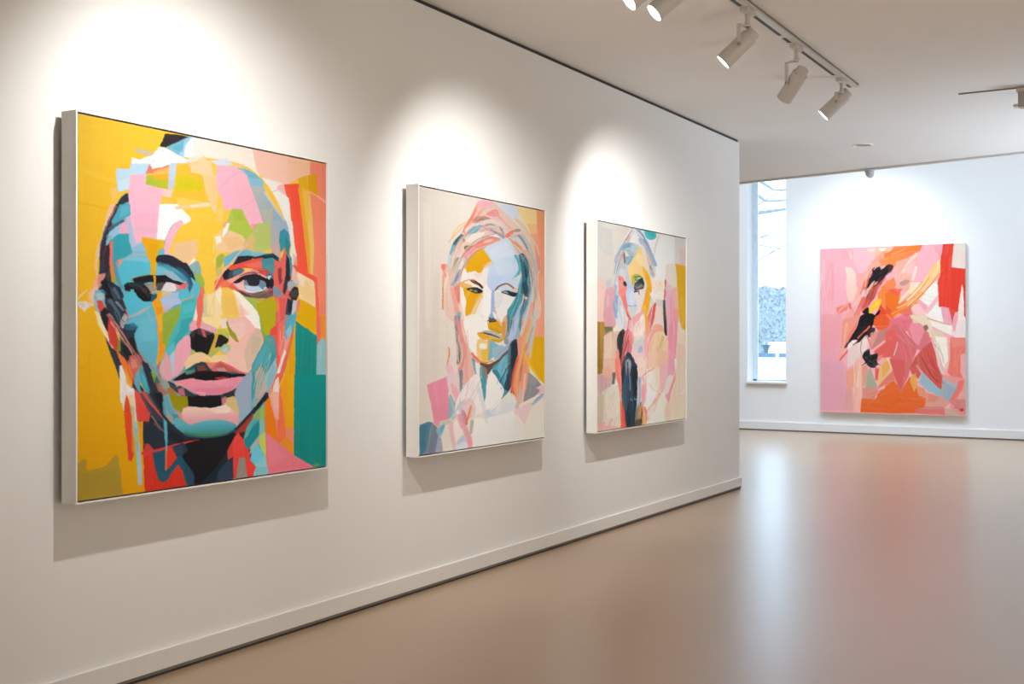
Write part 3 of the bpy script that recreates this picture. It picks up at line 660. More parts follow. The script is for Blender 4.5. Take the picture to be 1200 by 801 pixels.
p 48909C 13,10,1 1208,868,1302,849,1315,905,1312,978,1261,972,1220,934
p 5C9A98 33,6,1 1231,922,1312,895,1312,968,1261,966
p 3B4652 22,10,1 934,977,995,972,1043,953,1077,965,1043,1008,976,1033,934,1051,918,1022
p 4C7A90 17,10,1 995,982,1043,958,1072,966,1033,999,995,1012
p 23222A 17,10,1 920,1007,953,965,967,974,948,1035,925,1046
p F7A79A 17,9,1 948,1055,1005,1026,1082,975,1150,960,1241,968,1261,1002,1200,986,1101,994,1024,1039,976,1072
p D8443E 22,8,1 1180,957,1261,951,1302,1000,1261,1013
ps E8A8A4 17,10,1 995,1071,1033,1039,1091,1005,1170,989,1241,1004,1302,1051,1282,1115,1200,1140,1101,1135,1033,1109
p 1D1B1F 17,10,1 995,1066,1033,1034,1082,1005,1170,989,1251,1024,1282,991,1307,1010,1302,1051,1302,1093,1261,1095,1231,1046,1200,1027,1131,1022,1062,1042,1024,1074
p 2A2628 22,10,1 1077,1016,1200,997,1220,1036,1200,1068,1101,1064,1082,1046
ps 7D8E9C 17,10,1 1077,1066,1101,1044,1200,1038,1241,1055,1241,1097,1200,1130,1121,1139,1082,1111
ps 2B2C34 17,10,1 1101,1034,1140,1011,1190,1028,1190,1069,1150,1092,1111,1074
p C6D6E0 17,10,1 1082,1086,1131,1088,1200,1089,1241,1066,1231,1107,1160,1137,1101,1130
l DDE8EE 29,29,11,10,0 1072,1117,1121,1134,1180,1131,1241,1091
p 6E8FA4 17,10,1 1190,1079,1231,1056,1246,1076,1220,1108
p 3A4650 17,10,1 1029,1129,1062,1137,1121,1159,1180,1166,1261,1147,1302,1103,1302,1145,1241,1179,1150,1183,1082,1166
p 3E7C92 17,10,1 1246,983,1292,980,1307,1020,1271,1022
p D8E0DC 17,10,1 1261,1002,1282,996,1287,1021,1266,1023
p 22262E 17,10,1 1282,1011,1312,1030,1302,1083,1271,1074
p 7A6A5A 33,8,1 1180,1131,1282,1115,1302,1155,1180,1192,1101,1180
p B24A48 22,7,1 1271,1084,1323,1112,1302,1145,1261,1126
p F4C8C0 22,8,1 1005,1076,1072,1066,1082,1126,1033,1114
p E8685C 17,10,1 1312,864,1365,901,1396,762,1407,813,1386,1056,1396,1140,1365,1142,1312,1072,1307,999,1318,926
p 6E2E38 22,7,1 1344,934,1365,922,1386,1015,1354,1058
p 7E94A4 17,10,1 1302,1083,1333,1075,1386,1151,1344,1163,1307,1145
p 3B3A42 13,10,1 1407,803,1444,862,1450,989,1428,1043,1396,1140,1384,1120,1396,1003,1396,888
p 2C2C34 17,9,1 1423,843,1450,947,1428,1022,1407,1013
p 4A97A4 17,10,1 1434,811,1455,840,1460,956,1444,989,1444,873
p E96A60 17,10,1 1396,751,1407,792,1402,971,1391,1046,1373,1005,1386,868
p F0C0B0 22,10,1 1466,903,1487,933,1515,1027,1482,1019,1455,1010
p A8B4BC 17,10,1 1428,1033,1504,1022,1515,1048,1471,1072,1428,1107,1423,1065
p D8CEC8 22,8,1 1460,1009,1515,1016,1520,1048,1482,1040
p 2B2629 13,10,1 1434,1138,1477,1072,1509,1075,1515,1134,1493,1183,1460,1179
p 46424A 22,10,1 1439,1117,1504,1092,1504,1156,1450,1158
p F0706A 13,10,1 1312,1170,1412,1155,1407,1223,1396,1329,1386,1393,1338,1394,1344,1289,1323,1227
p E4584E 22,7,1 1354,1173,1407,1171,1396,1329,1365,1351
p E58F3A 17,9,1 1307,1186,1354,1205,1344,1289,1323,1279
p 3A4A5A 17,10,1 1423,1170,1471,1189,1466,1274,1428,1328,1407,1297
p 28303A 22,10,1 1428,1180,1460,1200,1455,1274,1428,1286
p C8D2D4 17,10,1 1471,1189,1498,1188,1504,1241,1460,1306,1450,1349
p 6AB8CC 13,10,1 1455,1306,1504,1283,1477,1392,1428,1392,1444,1349
p E88078 17,9,1 1504,1188,1528,1176,1515,1262,1493,1284
p D8C8C4 17,9,1 1396,1329,1428,1318,1412,1393,1391,1393
p F6C95E 22,10,1 906,1126,1005,1125,1033,1199,1048,1298,1033,1344,967,1346,911,1322,901,1244
p F3C162 33,7,1 929,1164,1024,1179,1033,1319,939,1302
p F8DFA8 22,10,1 801,1171,865,1148,911,1126,901,1244,920,1342,901,1362,810,1306
p FACB48 22,10,1 748,876,828,868,856,1012,856,1149,792,1171,783,1056,765,1019
p FBEBCC 22,9,1 865,1148,901,1107,906,1244,878,1206
p F5D694 22,8,1 783,1172,810,1170,846,1402,783,1403
p FBF3E4 17,10,1 995,1131,1033,1144,1101,1196,1150,1234,1180,1294,1200,1396,1131,1398,1101,1317,1053,1238
p F8E0C8 28,9,1 1005,1150,1053,1238,1053,1298,1121,1398,1053,1358
p F6C6B8 22,9,1 1048,1238,1082,1287,1131,1398,929,1402,920,1347,1033,1344
p F9D8C8 33,7,1 1062,1248,1140,1336,1170,1397,1101,1399
p A8BA52 17,10,1 1072,1172,1140,1184,1175,1207,1200,1334,1180,1284,1121,1215
p BAAF1E 13,10,1 1175,1213,1241,1189,1312,1165,1323,1227,1318,1352,1312,1395,1200,1397,1190,1335
p C6C05A 28,7,1 1131,1179,1241,1179,1180,1212
p F06E58 13,10,1 748,1193,765,1173,774,1221,773,1307,757,1405,734,1405,743,1308
p 5ABCD2 13,10,1 721,1079,743,1088,755,1135,739,1193,721,1213
p 8AB4B8 17,10,1 721,936,743,929,761,981,765,1038,721,1041
p 9CBC54 22,10,1 726,1022,761,1019,785,1085,779,1124,752,1097
p A8B444 22,10,1 874,884,911,851,929,869,920,909,901,950,874,972
p C4B880 22,7,1 865,963,911,949,911,1008,874,1030
l F0B8A8 29,22,11,10,0 1101,762,1033,839,967,934,911,1008,865,1099,856,1153
l F4CDB0 22,15,11,8,0 856,924,874,864,883,814
p F9DFA0 17,10,1 770,1350,901,1327,901,1396,874,1430,792,1388
p F5CE64 22,8,1 901,1327,1043,1323,1033,1348,911,1351
p F3DFCC 22,10,1 901,1356,943,1350,957,1414,911,1425
p F5BFB4 13,10,1 948,1355,1043,1343,1082,1332,1150,1350,1200,1410,1225,1523,1180,1625,1140,1706,1111,1766,1082,1775,1005,1732,939,1691,957,1592,967,1513
p F7CBC0 44,8,1 967,1394,1082,1372,1082,1473,1005,1533
p FBF2EA 17,10,1 1082,1322,1190,1318,1205,1369,1210,1441,1160,1411,1121,1361
p DDBDA6 17,10,1 1170,1421,1205,1431,1229,1523,1190,1594,1140,1706,1106,1750,1087,1704,1077,1603,1101,1533,1131,1472
p F3C6B4 33,7,1 948,1582,1072,1593,1091,1735,1005,1712
p C9B89C 33,6,1 1140,1482,1210,1502,1170,1615,1131,1634
p F6D2A8 22,10,1 783,1639,939,1632,967,1682,837,1679
p F2CB9C 17,10,1 721,1600,783,1630,810,1659,765,1677,721,1686
p EFA8B4 22,10,1 757,1384,810,1397,874,1430,865,1465,783,1446,748,1418
p F07058 17,10,1 743,1332,764,1331,758,1408,739,1428
p E2B4BC 33,7,1 783,1398,865,1426,837,1455
ps 1D1B1D 13,10,1 721,1466,765,1475,846,1465,856,1523,837,1591,810,1625,765,1600,721,1595
p 4B4040 33,10,1 748,1427,792,1446,846,1465,783,1485,739,1466
p D8606A 22,9,1 765,1437,783,1446,797,1494,779,1485
p 1B1A1C 17,10,1 869,1499,901,1464,948,1484,957,1513,934,1548,892,1558,865,1548
p 2A2624 22,10,1 865,1504,901,1474,957,1493,957,1523,911,1572,865,1572
p C3C254 17,10,1 883,1435,939,1434,967,1474,957,1503,911,1469,874,1474
p D2AC4C 17,10,1 865,1465,883,1474,869,1533,846,1611,833,1640,815,1630,842,1553,856,1514
p B6BC58 17,10,1 810,1630,856,1592,883,1567,911,1572,865,1621,828,1648
p A9C4A0 17,10,1 897,1582,929,1548,967,1558,971,1593,920,1620
p B8D4DC 22,8,1 911,1592,948,1573,957,1594,925,1612
p 9E9A2E 13,10,1 943,1375,962,1414,1005,1463,1033,1528,1014,1523,971,1474
p 6E9A4C 11,8,1 948,1365,957,1395,953,1404
p 86B044 22,10,1 1195,1318,1323,1315,1323,1387,1282,1440,1261,1492,1241,1512,1210,1441
p BBAF1C 13,10,1 1205,1318,1321,1315,1315,1388,1276,1440,1261,1481,1231,1451,1210,1379
p 7AA65C 22,10,1 1231,1482,1276,1481,1261,1543,1231,1543
p 4BA0A6 17,10,1 1261,1481,1312,1481,1331,1564,1328,1648,1292,1730,1251,1780,1220,1738,1131,1766,1140,1706,1200,1594,1231,1533
p 5AAEB8 22,8,1 1170,1665,1241,1564,1292,1595,1241,1687,1140,1756
p 6AA49A 33,6,1 1241,1492,1302,1502,1302,1575,1241,1564
p 3A9AA2 17,8,1 1292,1637,1331,1616,1312,1720,1251,1780,1241,1759
l 8CC6D0 29,15,11,9,0 1282,1626,1251,1688,1231,1718
l 2C8C98 29,15,13,8,0 1328,1658,1271,1740,1220,1759
p 9FBFC6 17,10,1 1328,1658,1335,1741,1323,1814,1271,1915,1220,1964,1220,1820,1261,1770
p 86B8C6 22,9,1 1302,1720,1328,1741,1302,1844,1251,1925,1261,1812
p C8AE9C 17,10,1 1190,1737,1215,1733,1231,1810,1241,1945,1200,1983,1160,2032,1170,1900,1150,1818
p A8B0A8 22,7,1 1170,1788,1210,1810,1200,1901,1170,1900
p 3F9CA6 17,10,1 1131,1776,1155,1767,1165,1859,1140,1980,1126,2039,1126,1898
p 9CABBE 13,10,1 1087,1805,1131,1766,1140,1817,1126,1898,1121,2039,1140,2081,1101,2140,1043,2135,1024,2022,1005,1931,1043,1873
p 93A4BA 33,6,1 1043,1893,1121,1837,1121,2019,1053,1994
p 8AB0BE 22,10,1 1043,2054,1121,2059,1101,2129,1053,2136
p 5CB0BC 22,10,1 1126,1989,1170,1981,1150,2041,1131,2060
p A8A8A4 22,9,1 1131,2030,1241,1934,1292,1885,1251,1966,1180,2033
p E2988A 22,9,1 1292,1875,1312,1855,1302,1927,1261,1966
p EF5B50 17,10,1 1282,1440,1344,1377,1396,1312,1428,1311,1407,1459,1396,1586,1354,1721,1335,1762,1331,1564,1312,1481
p F27A6E 22,8,1 1344,1387,1396,1344,1396,1512,1344,1637
p E84C40 22,7,1 1282,1430,1333,1398,1328,1471,1292,1476
p 8E9AA0 17,10,1 1396,1312,1428,1311,1407,1407,1396,1459
p 55AFC6 13,10,1 1434,1311,1493,1310,1482,1374,1455,1459,1423,1522,1402,1491,1407,1428
p 9ACBD6 22,8,1 1407,1449,1450,1385,1455,1448,1423,1501
p C4A8A8 17,10,1 1396,1480,1423,1517,1407,1596,1386,1596,1396,1533
p F4A090 17,9,1 1407,1522,1455,1459,1428,1554,1354,1773,1344,1742
p F8E8DE 13,10,1 1396,1596,1407,1617,1365,1742,1354,1789,1335,1794,1344,1752
p F06A50 17,10,1 1328,1793,1354,1784,1359,1868,1365,1993,1386,2163,1354,2161,1344,1992,1312,1928,1292,1906
p F7DACC 17,10,1 1321,1845,1344,1815,1354,1888,1344,1961,1312,1949,1302,1906
p F3A493 17,10,1 1271,1967,1312,1938,1359,1951,1365,2056,1349,2160,1312,2157,1292,2072
p F5B8A8 22,7,1 1302,1948,1354,1961,1354,2076,1312,2073
p F07446 17,10,1 1354,1951,1375,1994,1391,2164,1354,2161
p EC7A16 13,10,1 1229,2006,1251,1971,1273,1977,1292,2072,1318,2158,1225,2150
p 2B333E 13,10,1 1246,1935,1261,1946,1241,1986,1150,2102,1101,2140,1082,2138,1140,2081,1200,2014
p 1E2026 17,10,1 1231,1965,1251,1966,1140,2101,1101,2140,1091,2133
p D86A6E 17,10,1 721,1724,774,1678,810,1688,846,1699,901,1680,967,1711,1033,1753,1091,1780,1043,1793,929,1770,837,1752,783,1755,721,1763
p E58A88 28,8,1 810,1688,865,1689,846,1718,819,1727
p C25450 22,8,1 865,1719,901,1690,986,1742,1033,1773,929,1760
p 2C4048 17,10,1 721,1710,765,1679,792,1688,810,1717,837,1747,783,1755,721,1753
p 8C4438 22,9,1 739,1715,783,1707,801,1746,748,1754
p C8A298 22,8,1 878,1729,929,1730,948,1760,892,1754
ps 1B1B1D 13,10,1 721,1758,783,1750,856,1757,957,1761,1033,1778,1087,1790,1043,1803,957,1810,911,1818,837,1823,774,1817,721,1801
p C83A34 17,10,1 865,1806,920,1799,957,1808,911,1820
p 5A6A6E 17,8,1 939,1760,1005,1764,1053,1779,986,1776
p EC92A6 13,10,1 721,1810,783,1823,856,1826,948,1815,1033,1803,1072,1809,1014,1882,957,1919,911,1931,819,1933,748,1922,721,1916
p E27E94 33,7,1 721,1877,837,1883,957,1879,1005,1872,948,1923,819,1933,721,1920
p F3A2B2 33,6,1 765,1827,911,1828,967,1820,892,1857
p 3C4248 17,10,1 721,1920,765,1933,856,1941,911,1936,986,1910,1014,1892,1005,1931,957,1939,911,1965,721,1954
p 1B1B1D 13,10,1 721,1940,783,1943,892,1945,911,1965,901,2004,883,2023,837,2031,783,2020,721,1992
p C97880 22,10,1 911,1965,957,1949,939,2007,901,2014
p 2E3438 17,10,1 920,1937,1005,1916,1005,1951,948,1958
p D5B97C 17,10,1 948,1968,995,1951,1014,1982,1033,2063,1033,2093,995,2115,957,2087,943,2017
p E6C6A0 22,8,1 929,2006,957,1988,957,2087,939,2066
p EFD0B4 22,10,1 721,2002,783,2025,846,2035,911,2024,948,2027,948,2086,819,2076,721,2059
p F3DCC8 22,8,1 810,2037,929,2031,939,2066,846,2069
p E8A4AC 22,10,1 721,2054,837,2073,957,2092,1033,2108,1033,2134,721,2108
p E88A96 17,10,1 1005,2111,1038,2098,1038,2134,995,2131
p C8403C 17,10,1 1116,2110,1150,2082,1140,2132,1121,2141
p 6FA87C 17,10,1 1150,2112,1220,2026,1225,2150,1150,2144
pg E23C2C-D23522 13,10,1 418,2273,494,2616,386,2248,400,2249,533,2264,591,2347,671,2589,671,2600,572,2601,395,2600
p EAE2DA 17,10,1 250,1880,331,1884,335,1958,344,2085,326,2073,308,1914,285,1913,267,2006,254,1942
p DCD8D4 22,9,1 303,1904,331,1895,346,2091,335,2148,326,2063
p E55346 13,10,1 331,1884,363,1886,381,1929,437,2029,414,2134,372,2087,346,2080
p E0463C 22,8,1 353,1959,418,2017,418,2113,363,2076
p F1D09A 17,10,1 290,1913,317,1904,326,1989,308,1988
p C9BE8A 17,9,1 303,1977,326,1989,340,2211,326,2189
pg E9502C-E04428 11,10,1 281,1913,290,2342,281,1907,292,1934,312,2082,326,2325,317,2340,294,2343,272,2079,270,1985
p F08A40 11,7,1 312,2082,326,2252,326,2315,315,2293
p E53C34 17,10,1 294,2343,317,2340,312,2363,294,2358
pg F0A01C-E59A0C 11,10,1 353,2096,381,2587,344,2090,378,2097,381,2300,392,2597,367,2600,363,2531
p DFA80E 22,7,1 326,2210,353,2424,353,2529,326,2483
p A2C6CC 13,10,1 326,2084,344,2106,358,2245,372,2426,374,2541,355,2540,344,2349,335,2211
p 7FB4C8 22,8,1 331,2137,344,2148,353,2297,344,2317
p B4C2D4 13,9,1 353,2403,370,2426,372,2541,356,2538
p C9C44A 17,7,1 340,2169,358,2203,353,2265
p 2A333E 17,10,1 386,2099,418,2102,437,2029,400,1920,437,1890,494,1893,513,1937,523,2090,572,2159,661,2223,789,2258,789,2270,651,2277,533,2307,447,2330,386,2322
p 212329 22,10,1 437,1900,494,1904,513,1970,518,2089,475,2032
p 3C4654 22,8,1 363,1896,400,1888,475,2042,513,2110,475,2096,418,2027
l D0564A 59,29,17,10,0 386,1892,437,1975,513,2083
l 5F6E7A 44,29,17,8,4 409,1899,456,1977,513,2056
l B87A70 29,15,13,7,0 437,2061,494,2152,533,2199
l 8C6A64 29,15,13,6,0 456,2116,494,2163,513,2175
p E0483A 17,10,1 386,2301,409,2256,447,2308,447,2324,386,2338
p C24036 22,7,1 390,2259,418,2262,447,2308,400,2324
p 23272E 22,10,1 533,2155,591,2194,651,2233,789,2264,789,2292,641,2287,572,2246,533,2221
l D8403A 59,22,13,10,0 386,2322,475,2311,572,2290,671,2274,753,2268
p 1C1B1D 13,10,1 641,2292,732,2269,789,2270,789,2602,732,2588,702,2505,651,2398,631,2352
p 2A3D4E 22,10,1 562,2300,641,2276,671,2334,631,2374,591,2369
p 33485A 22,8,1 572,2312,631,2297,641,2353,601,2359
p 20586C 13,10,1 445,2329,523,2312,528,2448,552,2440,611,2371,621,2362,732,2554,727,2598,671,2595,651,2542,641,2485,611,2426,562,2485,533,2535,504,2544,480,2522,461,2439
p DC3B2C 13,10,1 528,2318,562,2294,596,2380,562,2431,528,2464
p 2C6478 22,7,1 475,2462,523,2512,591,2435,523,2523
p 2A4A5E 22,10,1 651,2432,702,2505,732,2588,681,2591,661,2532
l 4E9AB0 59,44,13,10,0 518,1970,523,2122,531,2253
l 62AEC0 37,29,11,10,0 523,2068,528,2231,531,2318
l D08A50 29,22,11,8,0 529,2318,529,2372,528,2459
p 9A9014 13,10,1 552,1940,572,1919,671,1936,683,1981,641,2055,601,2030,572,2006
p 8FA4A4 22,10,1 513,1926,542,1906,572,2006,591,2073,562,2125,533,2069
p B49A88 22,9,1 537,2069,572,2061,572,2148,542,2113
p 5FA8B8 17,10,1 513,1937,533,1928,562,2016,611,2119,671,2190,732,2241,671,2229,601,2162,572,2072,533,2014
p 3F98A4 17,10,1 572,2061,611,2064,641,2132,712,2139,789,2123,789,2213,732,2219,661,2190,591,2117
p 4E8C50 22,10,1 641,2193,712,2211,789,2215,789,2233,712,2237,661,2217
p 24506A 17,10,1 661,2223,732,2239,789,2233,789,2253,722,2249
pg EFA8AC-E09AA0 17,10,1 722,2017,722,2140,641,2022,691,2006,789,2016,789,2123,732,2141,651,2111,616,2075,641,2055
p F0CCA0 22,10,1 722,2022,774,2015,789,2022,789,2055,753,2053
p E4907C 22,8,1 601,2041,651,2078,641,2110,616,2097
p F09CAA 13,10,1 727,1906,789,1909,789,1934,753,1929
p 2A2B30 17,10,1 671,1936,789,1965,789,2016,732,2006,681,1981
p 1B1B1D 13,10,1 720,1934,792,1944,898,1944,909,2002,856,2027,782,2022,720,2006
p 9DABBE 13,10,1 1008,1927,1053,1836,1098,1803,1132,1828,1127,2005,1121,2063,1053,2152,1036,2162,1036,2069
p 90B0C0 22,8,1 1041,2093,1121,2040,1109,2098,1053,2164
p D6BB7C 17,10,1 942,1981,986,1955,1014,1980,1036,2069,1030,2115,991,2118,964,2063
pg F0D0BC-E2A2A8 17,10,1 834,2020,834,2122,720,2012,792,2030,898,2024,942,2016,969,2087,986,2135,834,2133,720,2112
p F4E0D0 22,8,1 824,2036,931,2026,953,2074,845,2072
p E0A4A0 22,10,1 975,2099,1036,2127,1030,2173,997,2199,975,2168
pg 5FB0BA-3F8E98 17,10,1 834,2133,834,2213,720,2123,813,2126,942,2148,980,2180,997,2211,942,2229,813,2227,720,2207
p 3F8A72 22,10,1 720,2201,813,2216,931,2216,986,2213,942,2240,813,2244,720,2229
p 4C8C40 22,9,1 720,2213,792,2222,782,2236,720,2233
p 28587A 17,10,1 720,2229,792,2242,898,2242,953,2238,942,2252,792,2254,720,2246
pg 1E1C20-19191B 13,10,1 834,2269,834,2587,720,2248,792,2256,920,2250,1008,2218,997,2263,986,2320,931,2417,877,2502,813,2561,751,2591,720,2592
p 8E3A34 11,8,1 720,2259,751,2266,720,2268
p 2C323C 13,10,1 997,2217,1053,2164,1121,2087,1190,2021,1261,1947,1267,1978,1167,2079,1087,2167,1008,2235
p 22242A 13,10,1 1144,2065,1249,1959,1249,1989,1156,2072
p A8382E 17,10,1 1008,2241,1144,2101,1150,2137,1087,2214,1075,2271,1053,2246
p 3A2C34 22,10,1 1053,2240,1081,2237,1075,2283,1053,2269
pg E8483E-E33F36 13,10,1 1030,2243,1109,2581,997,2286,1030,2243,1075,2306,1109,2393,1127,2477,1173,2519,1150,2599,1014,2602,991,2599,991,2425,942,2442,953,2374
p C0423C 22,8,1 947,2396,986,2320,986,2413,953,2443
p 2C3E4E 13,10,1 888,2526,931,2463,991,2425,991,2599,877,2593,877,2559
p 232A34 22,10,1 771,2589,866,2501,947,2385,953,2443,877,2525,845,2588
p 1C2A38 22,8,1 792,2586,877,2513,877,2593
p 928A80 13,10,1 1041,2441,1081,2442,1098,2597,1014,2596
p 5FA8A8 17,10,1 1092,2214,1144,2136,1190,2068,1232,2011,1238,2264,1232,2443,1167,2328,1121,2370,1087,2343,1075,2295
p 1E8890 13,10,1 1104,2274,1150,2184,1196,2152,1190,2211,1202,2260,1150,2314,1109,2381,1081,2336,1081,2295
p 4DA6AE 17,9,1 1104,2239,1144,2172,1190,2128,1190,2152,1132,2206
p 8EA86A 22,10,1 1150,2113,1190,2068,1202,2141,1161,2149
p 9ABE5A 13,10,1 1202,2069,1232,2035,1228,2155,1202,2165
p 88B8B4 22,10,1 1196,2152,1232,2155,1232,2251,1196,2272
p B7B0A0 17,10,1 1121,2370,1156,2327,1214,2261,1238,2276,1238,2372,1179,2341,1144,2397,1121,2418
p C3D05A 13,10,1 1202,2284,1238,2252,1243,2444,1214,2405,1196,2331
p 6DC4DC 13,10,1 1156,2351,1179,2347,1214,2417,1238,2456,1202,2511,1167,2518,1127,2466,1138,2396
p 86C8D4 17,10,1 1167,2506,1238,2444,1264,2604,1150,2605,1156,2564,1173,2525
p 7EB8BC 22,8,1 1167,2530,1249,2541,1261,2603,1156,2602
pgs EFCDB8-E3A1A7 28,10,1 833,2029,833,2120,658,2023,833,2027,958,2044,1008,2083,1028,2153,871,2123,759,2126,685,2143,640,2084
pgs 62B2BC-3F8E98 28,10,1 833,2136,833,2221,596,2090,685,2147,759,2134,871,2127,988,2158,1008,2197,910,2229,759,2226,649,2203,587,2148
ps 4A8A48 28,10,1 649,2195,777,2228,929,2227,852,2250,740,2242
l 28587A 29,29,17,10,0 649,2213,759,2246,910,2249,1008,2218
ps F6DCC8 22,8,1 833,2029,949,2027,968,2070,871,2070
p 1B1B1D 13,10,1 673,1933,759,1950,900,1952,910,2014,833,2029,740,2016,676,2004
l 2B323C 44,44,17,10,0 383,1675,424,1838,475,1994,561,2136,667,2245
l 5A7488 17,5,7,7,3 195,1373,204,1382,212,1390,219,1395
l 26262C 13,6,7,8,3 223,1354,232,1383,240,1408,248,1433
l 26262C 11,9,7,6,3 181,1354,193,1367,206,1380,217,1389
l 26262C 9,7,7,6,3 183,1292,220,1353,250,1394,279,1430
l 26262C 12,9,7,8,3 178,1264,212,1316,243,1363,270,1394
l 8FA0AC 13,12,7,5,3 193,1347,203,1368,213,1388,220,1402
l 5A7488 15,6,7,8,3 210,1321,230,1372,244,1407,259,1443
l 5A6470 9,7,7,8,3 256,1511,291,1574,341,1666,395,1765
l C08070 11,10,7,9,3 297,1573,322,1615,352,1662,381,1711
l C08070 8,3,7,8,3 285,1539,326,1636,379,1755,429,1891
l C08070 13,13,7,8,3 285,1543,308,1595,343,1670,379,1745
l 22262E 8,4,7,6,3 318,1552,376,1657,440,1780,501,1913
l 22262E 9,8,7,7,3 331,1557,355,1615,382,1679,409,1745
l 5A6470 16,5,7,6,3 337,1615,375,1706,411,1803,445,1906
l 3A4A58 12,5,7,6,3 350,1591,393,1688,435,1793,475,1904
l 5A6470 14,5,7,5,3 328,1511,341,1565,370,1646,399,1727
l F2C4A0 11,6,7,8,3 227,1463,253,1510,284,1554,316,1598
l F2C4A0 13,5,7,8,3 218,1429,248,1492,286,1552,325,1612
l F2C4A0 12,5,7,6,3 189,1396,215,1450,241,1505,275,1558
l F2C4A0 14,8,7,8,3 189,1388,214,1431,238,1475,265,1518
l 6A5A64 8,5,7,5,3 181,678,148,817,130,951,137,1042
l 2E3444 10,4,7,6,3 162,783,157,830,152,876,147,923
l 2E3444 11,4,7,9,3 181,753,161,843,144,934,141,1000
l 20222A 11,9,7,5,3 149,774,138,840,127,905,121,967
l 20222A 12,8,7,9,3 160,735,144,820,134,902,130,973
l 2E3444 11,8,7,6,3 206,648,170,763,151,874,140,972
l C8B0A8 12,5,7,7,3 206,620,152,780,123,935,120,1049
l 2E3444 12,5,7,9,3 213,612,162,783,138,948,144,1060
l 3A4A50 14,14,7,5,3 320,1122,353,1131,386,1140,409,1151
l 3A4A50 7,4,7,6,3 347,1152,372,1162,385,1169,398,1181
l 1B1B1E 13,6,7,5,3 308,1093,343,1114,379,1135,404,1156
l 1B1B1E 10,5,7,8,3 382,1116,395,1117,413,1123,421,1125
l 3A4A50 10,6,7,9,3 301,1136,356,1158,393,1176,424,1201
l 3A4A50 15,12,7,8,3 357,1133,388,1158,403,1186,418,1214
l 3A4A50 8,3,7,9,3 387,1119,406,1139,413,1157,421,1174
l 3A4A50 9,7,7,5,3 310,1110,348,1126,386,1142,410,1159
l 1B1B1E 5,2,7,6,3 468,1094,459,1105,450,1116,440,1128
l 1B1B1E 8,3,7,8,3 471,1075,472,1094,472,1108,471,1122
l 1B1B1E 5,3,7,8,3 516,1062,507,1079,498,1094,487,1106
l 1B1B1E 6,5,7,7,3 523,1060,516,1074,509,1089,501,1099
l 1B1B1E 7,6,7,8,3 520,1053,519,1066,518,1083,515,1092
l 4FA9BA 15,8,7,6,3 494,981,542,991,593,1005,643,1029
l 4FA9BA 13,9,7,5,3 542,1008,581,1023,621,1047,661,1072
l 9CD0DA 7,5,7,7,3 491,985,545,1012,599,1047,654,1090
l 9CD0DA 8,5,7,8,3 568,989,605,1012,637,1037,671,1062
l 9CD0DA 12,5,7,5,3 489,984,541,997,597,1015,652,1044
l C8B8A8 17,16,7,9,3 1285,1624,1276,1675,1256,1744,1236,1813
l 6AA49A 14,9,7,9,3 1281,1704,1234,1809,1197,1905,1172,2000
l 6AA49A 18,11,7,6,3 1230,1666,1201,1740,1173,1813,1150,1886
l 3F9CA6 14,11,7,9,3 1255,1579,1225,1689,1174,1837,1149,1972
l 3F9CA6 9,7,7,6,3 1275,1584,1236,1714,1181,1878,1156,2027
l 6AA49A 9,3,7,9,3 1260,1705,1221,1812,1193,1910,1175,2005
l 3F9CA6 17,16,7,6,3 1300,1524,1267,1648,1199,1830,1161,1999
l C8B8A8 19,14,7,8,3 1214,1701,1189,1769,1165,1836,1149,1902
l 3F9CA6 8,3,7,6,3 1287,1639,1261,1721,1229,1814,1206,1898
l C8B8A8 16,15,7,8,3 1247,1723,1205,1824,1175,1917,1154,2008
l F6B0A0 14,10,7,9,3 1363,1448,1360,1515,1358,1582,1355,1643
l F6B0A0 17,13,7,7,3 1371,1517,1367,1603,1364,1682,1360,1761
l F6B0A0 16,5,7,5,3 1394,1398,1385,1486,1376,1574,1367,1653
l F6B0A0 14,10,7,5,3 1396,1403,1384,1511,1372,1615,1360,1712
l E8837A 17,7,7,9,3 1359,1529,1353,1588,1347,1643,1341,1697
l E09A18 14,8,7,8,3 1447,1487,1426,1658,1418,1846,1423,2051
l E09A18 13,5,7,5,3 1433,1522,1421,1658,1417,1804,1427,1966
l E09A18 12,11,7,6,3 1460,1485,1448,1620,1438,1752,1449,1913
l E09A18 13,7,7,8,3 1420,1669,1406,1789,1404,1924,1401,2058
l E09A18 7,4,7,7,3 1446,1568,1434,1714,1441,1879,1453,2053
l 2A2628 10,10,7,9,3 1072,994,1100,985,1133,975,1163,977
l 1D1B1F 8,5,7,9,3 1058,1006,1109,985,1166,975,1223,974
l 1D1B1F 10,5,7,8,3 1044,1009,1096,984,1157,967,1217,962
l 2A2628 5,3,7,6,3 1039,1026,1097,1006,1155,996,1219,999
l 2A2628 8,8,7,6,3 1092,1011,1112,1007,1132,1002,1146,1006
l 1D1B1F 7,5,7,9,3 1062,1023,1093,1016,1124,1009,1147,1010
l 2A2628 9,7,7,6,3 1101,981,1116,980,1134,979,1148,983
l 1D1B1F 6,5,7,9,3 1062,1019,1107,998,1154,984,1205,980
l 1D1B1F 7,3,7,5,3 1041,1010,1100,988,1165,978,1230,980
l 2A2A2E 6,4,7,9,3 1103,1144,1164,1139,1214,1126,1268,1096
l 2A2A2E 9,6,7,8,3 1129,1146,1183,1153,1236,1144,1289,1128
l 6A5A58 5,4,7,8,3 1103,1149,1161,1147,1214,1138,1268,1112
l 2A2A2E 10,4,7,7,3 1183,1138,1209,1136,1241,1124,1273,1113
l 2A2A2E 5,2,7,8,3 1131,1173,1173,1176,1225,1171,1265,1158
l 2A2A2E 10,10,7,6,3 1172,1176,1198,1171,1226,1155,1248,1140
l F4C0B0 7,3,7,7,3 997,1025,1052,996,1109,967,1169,966
l E89888 8,5,7,9,3 1059,1002,1100,981,1141,972,1182,975
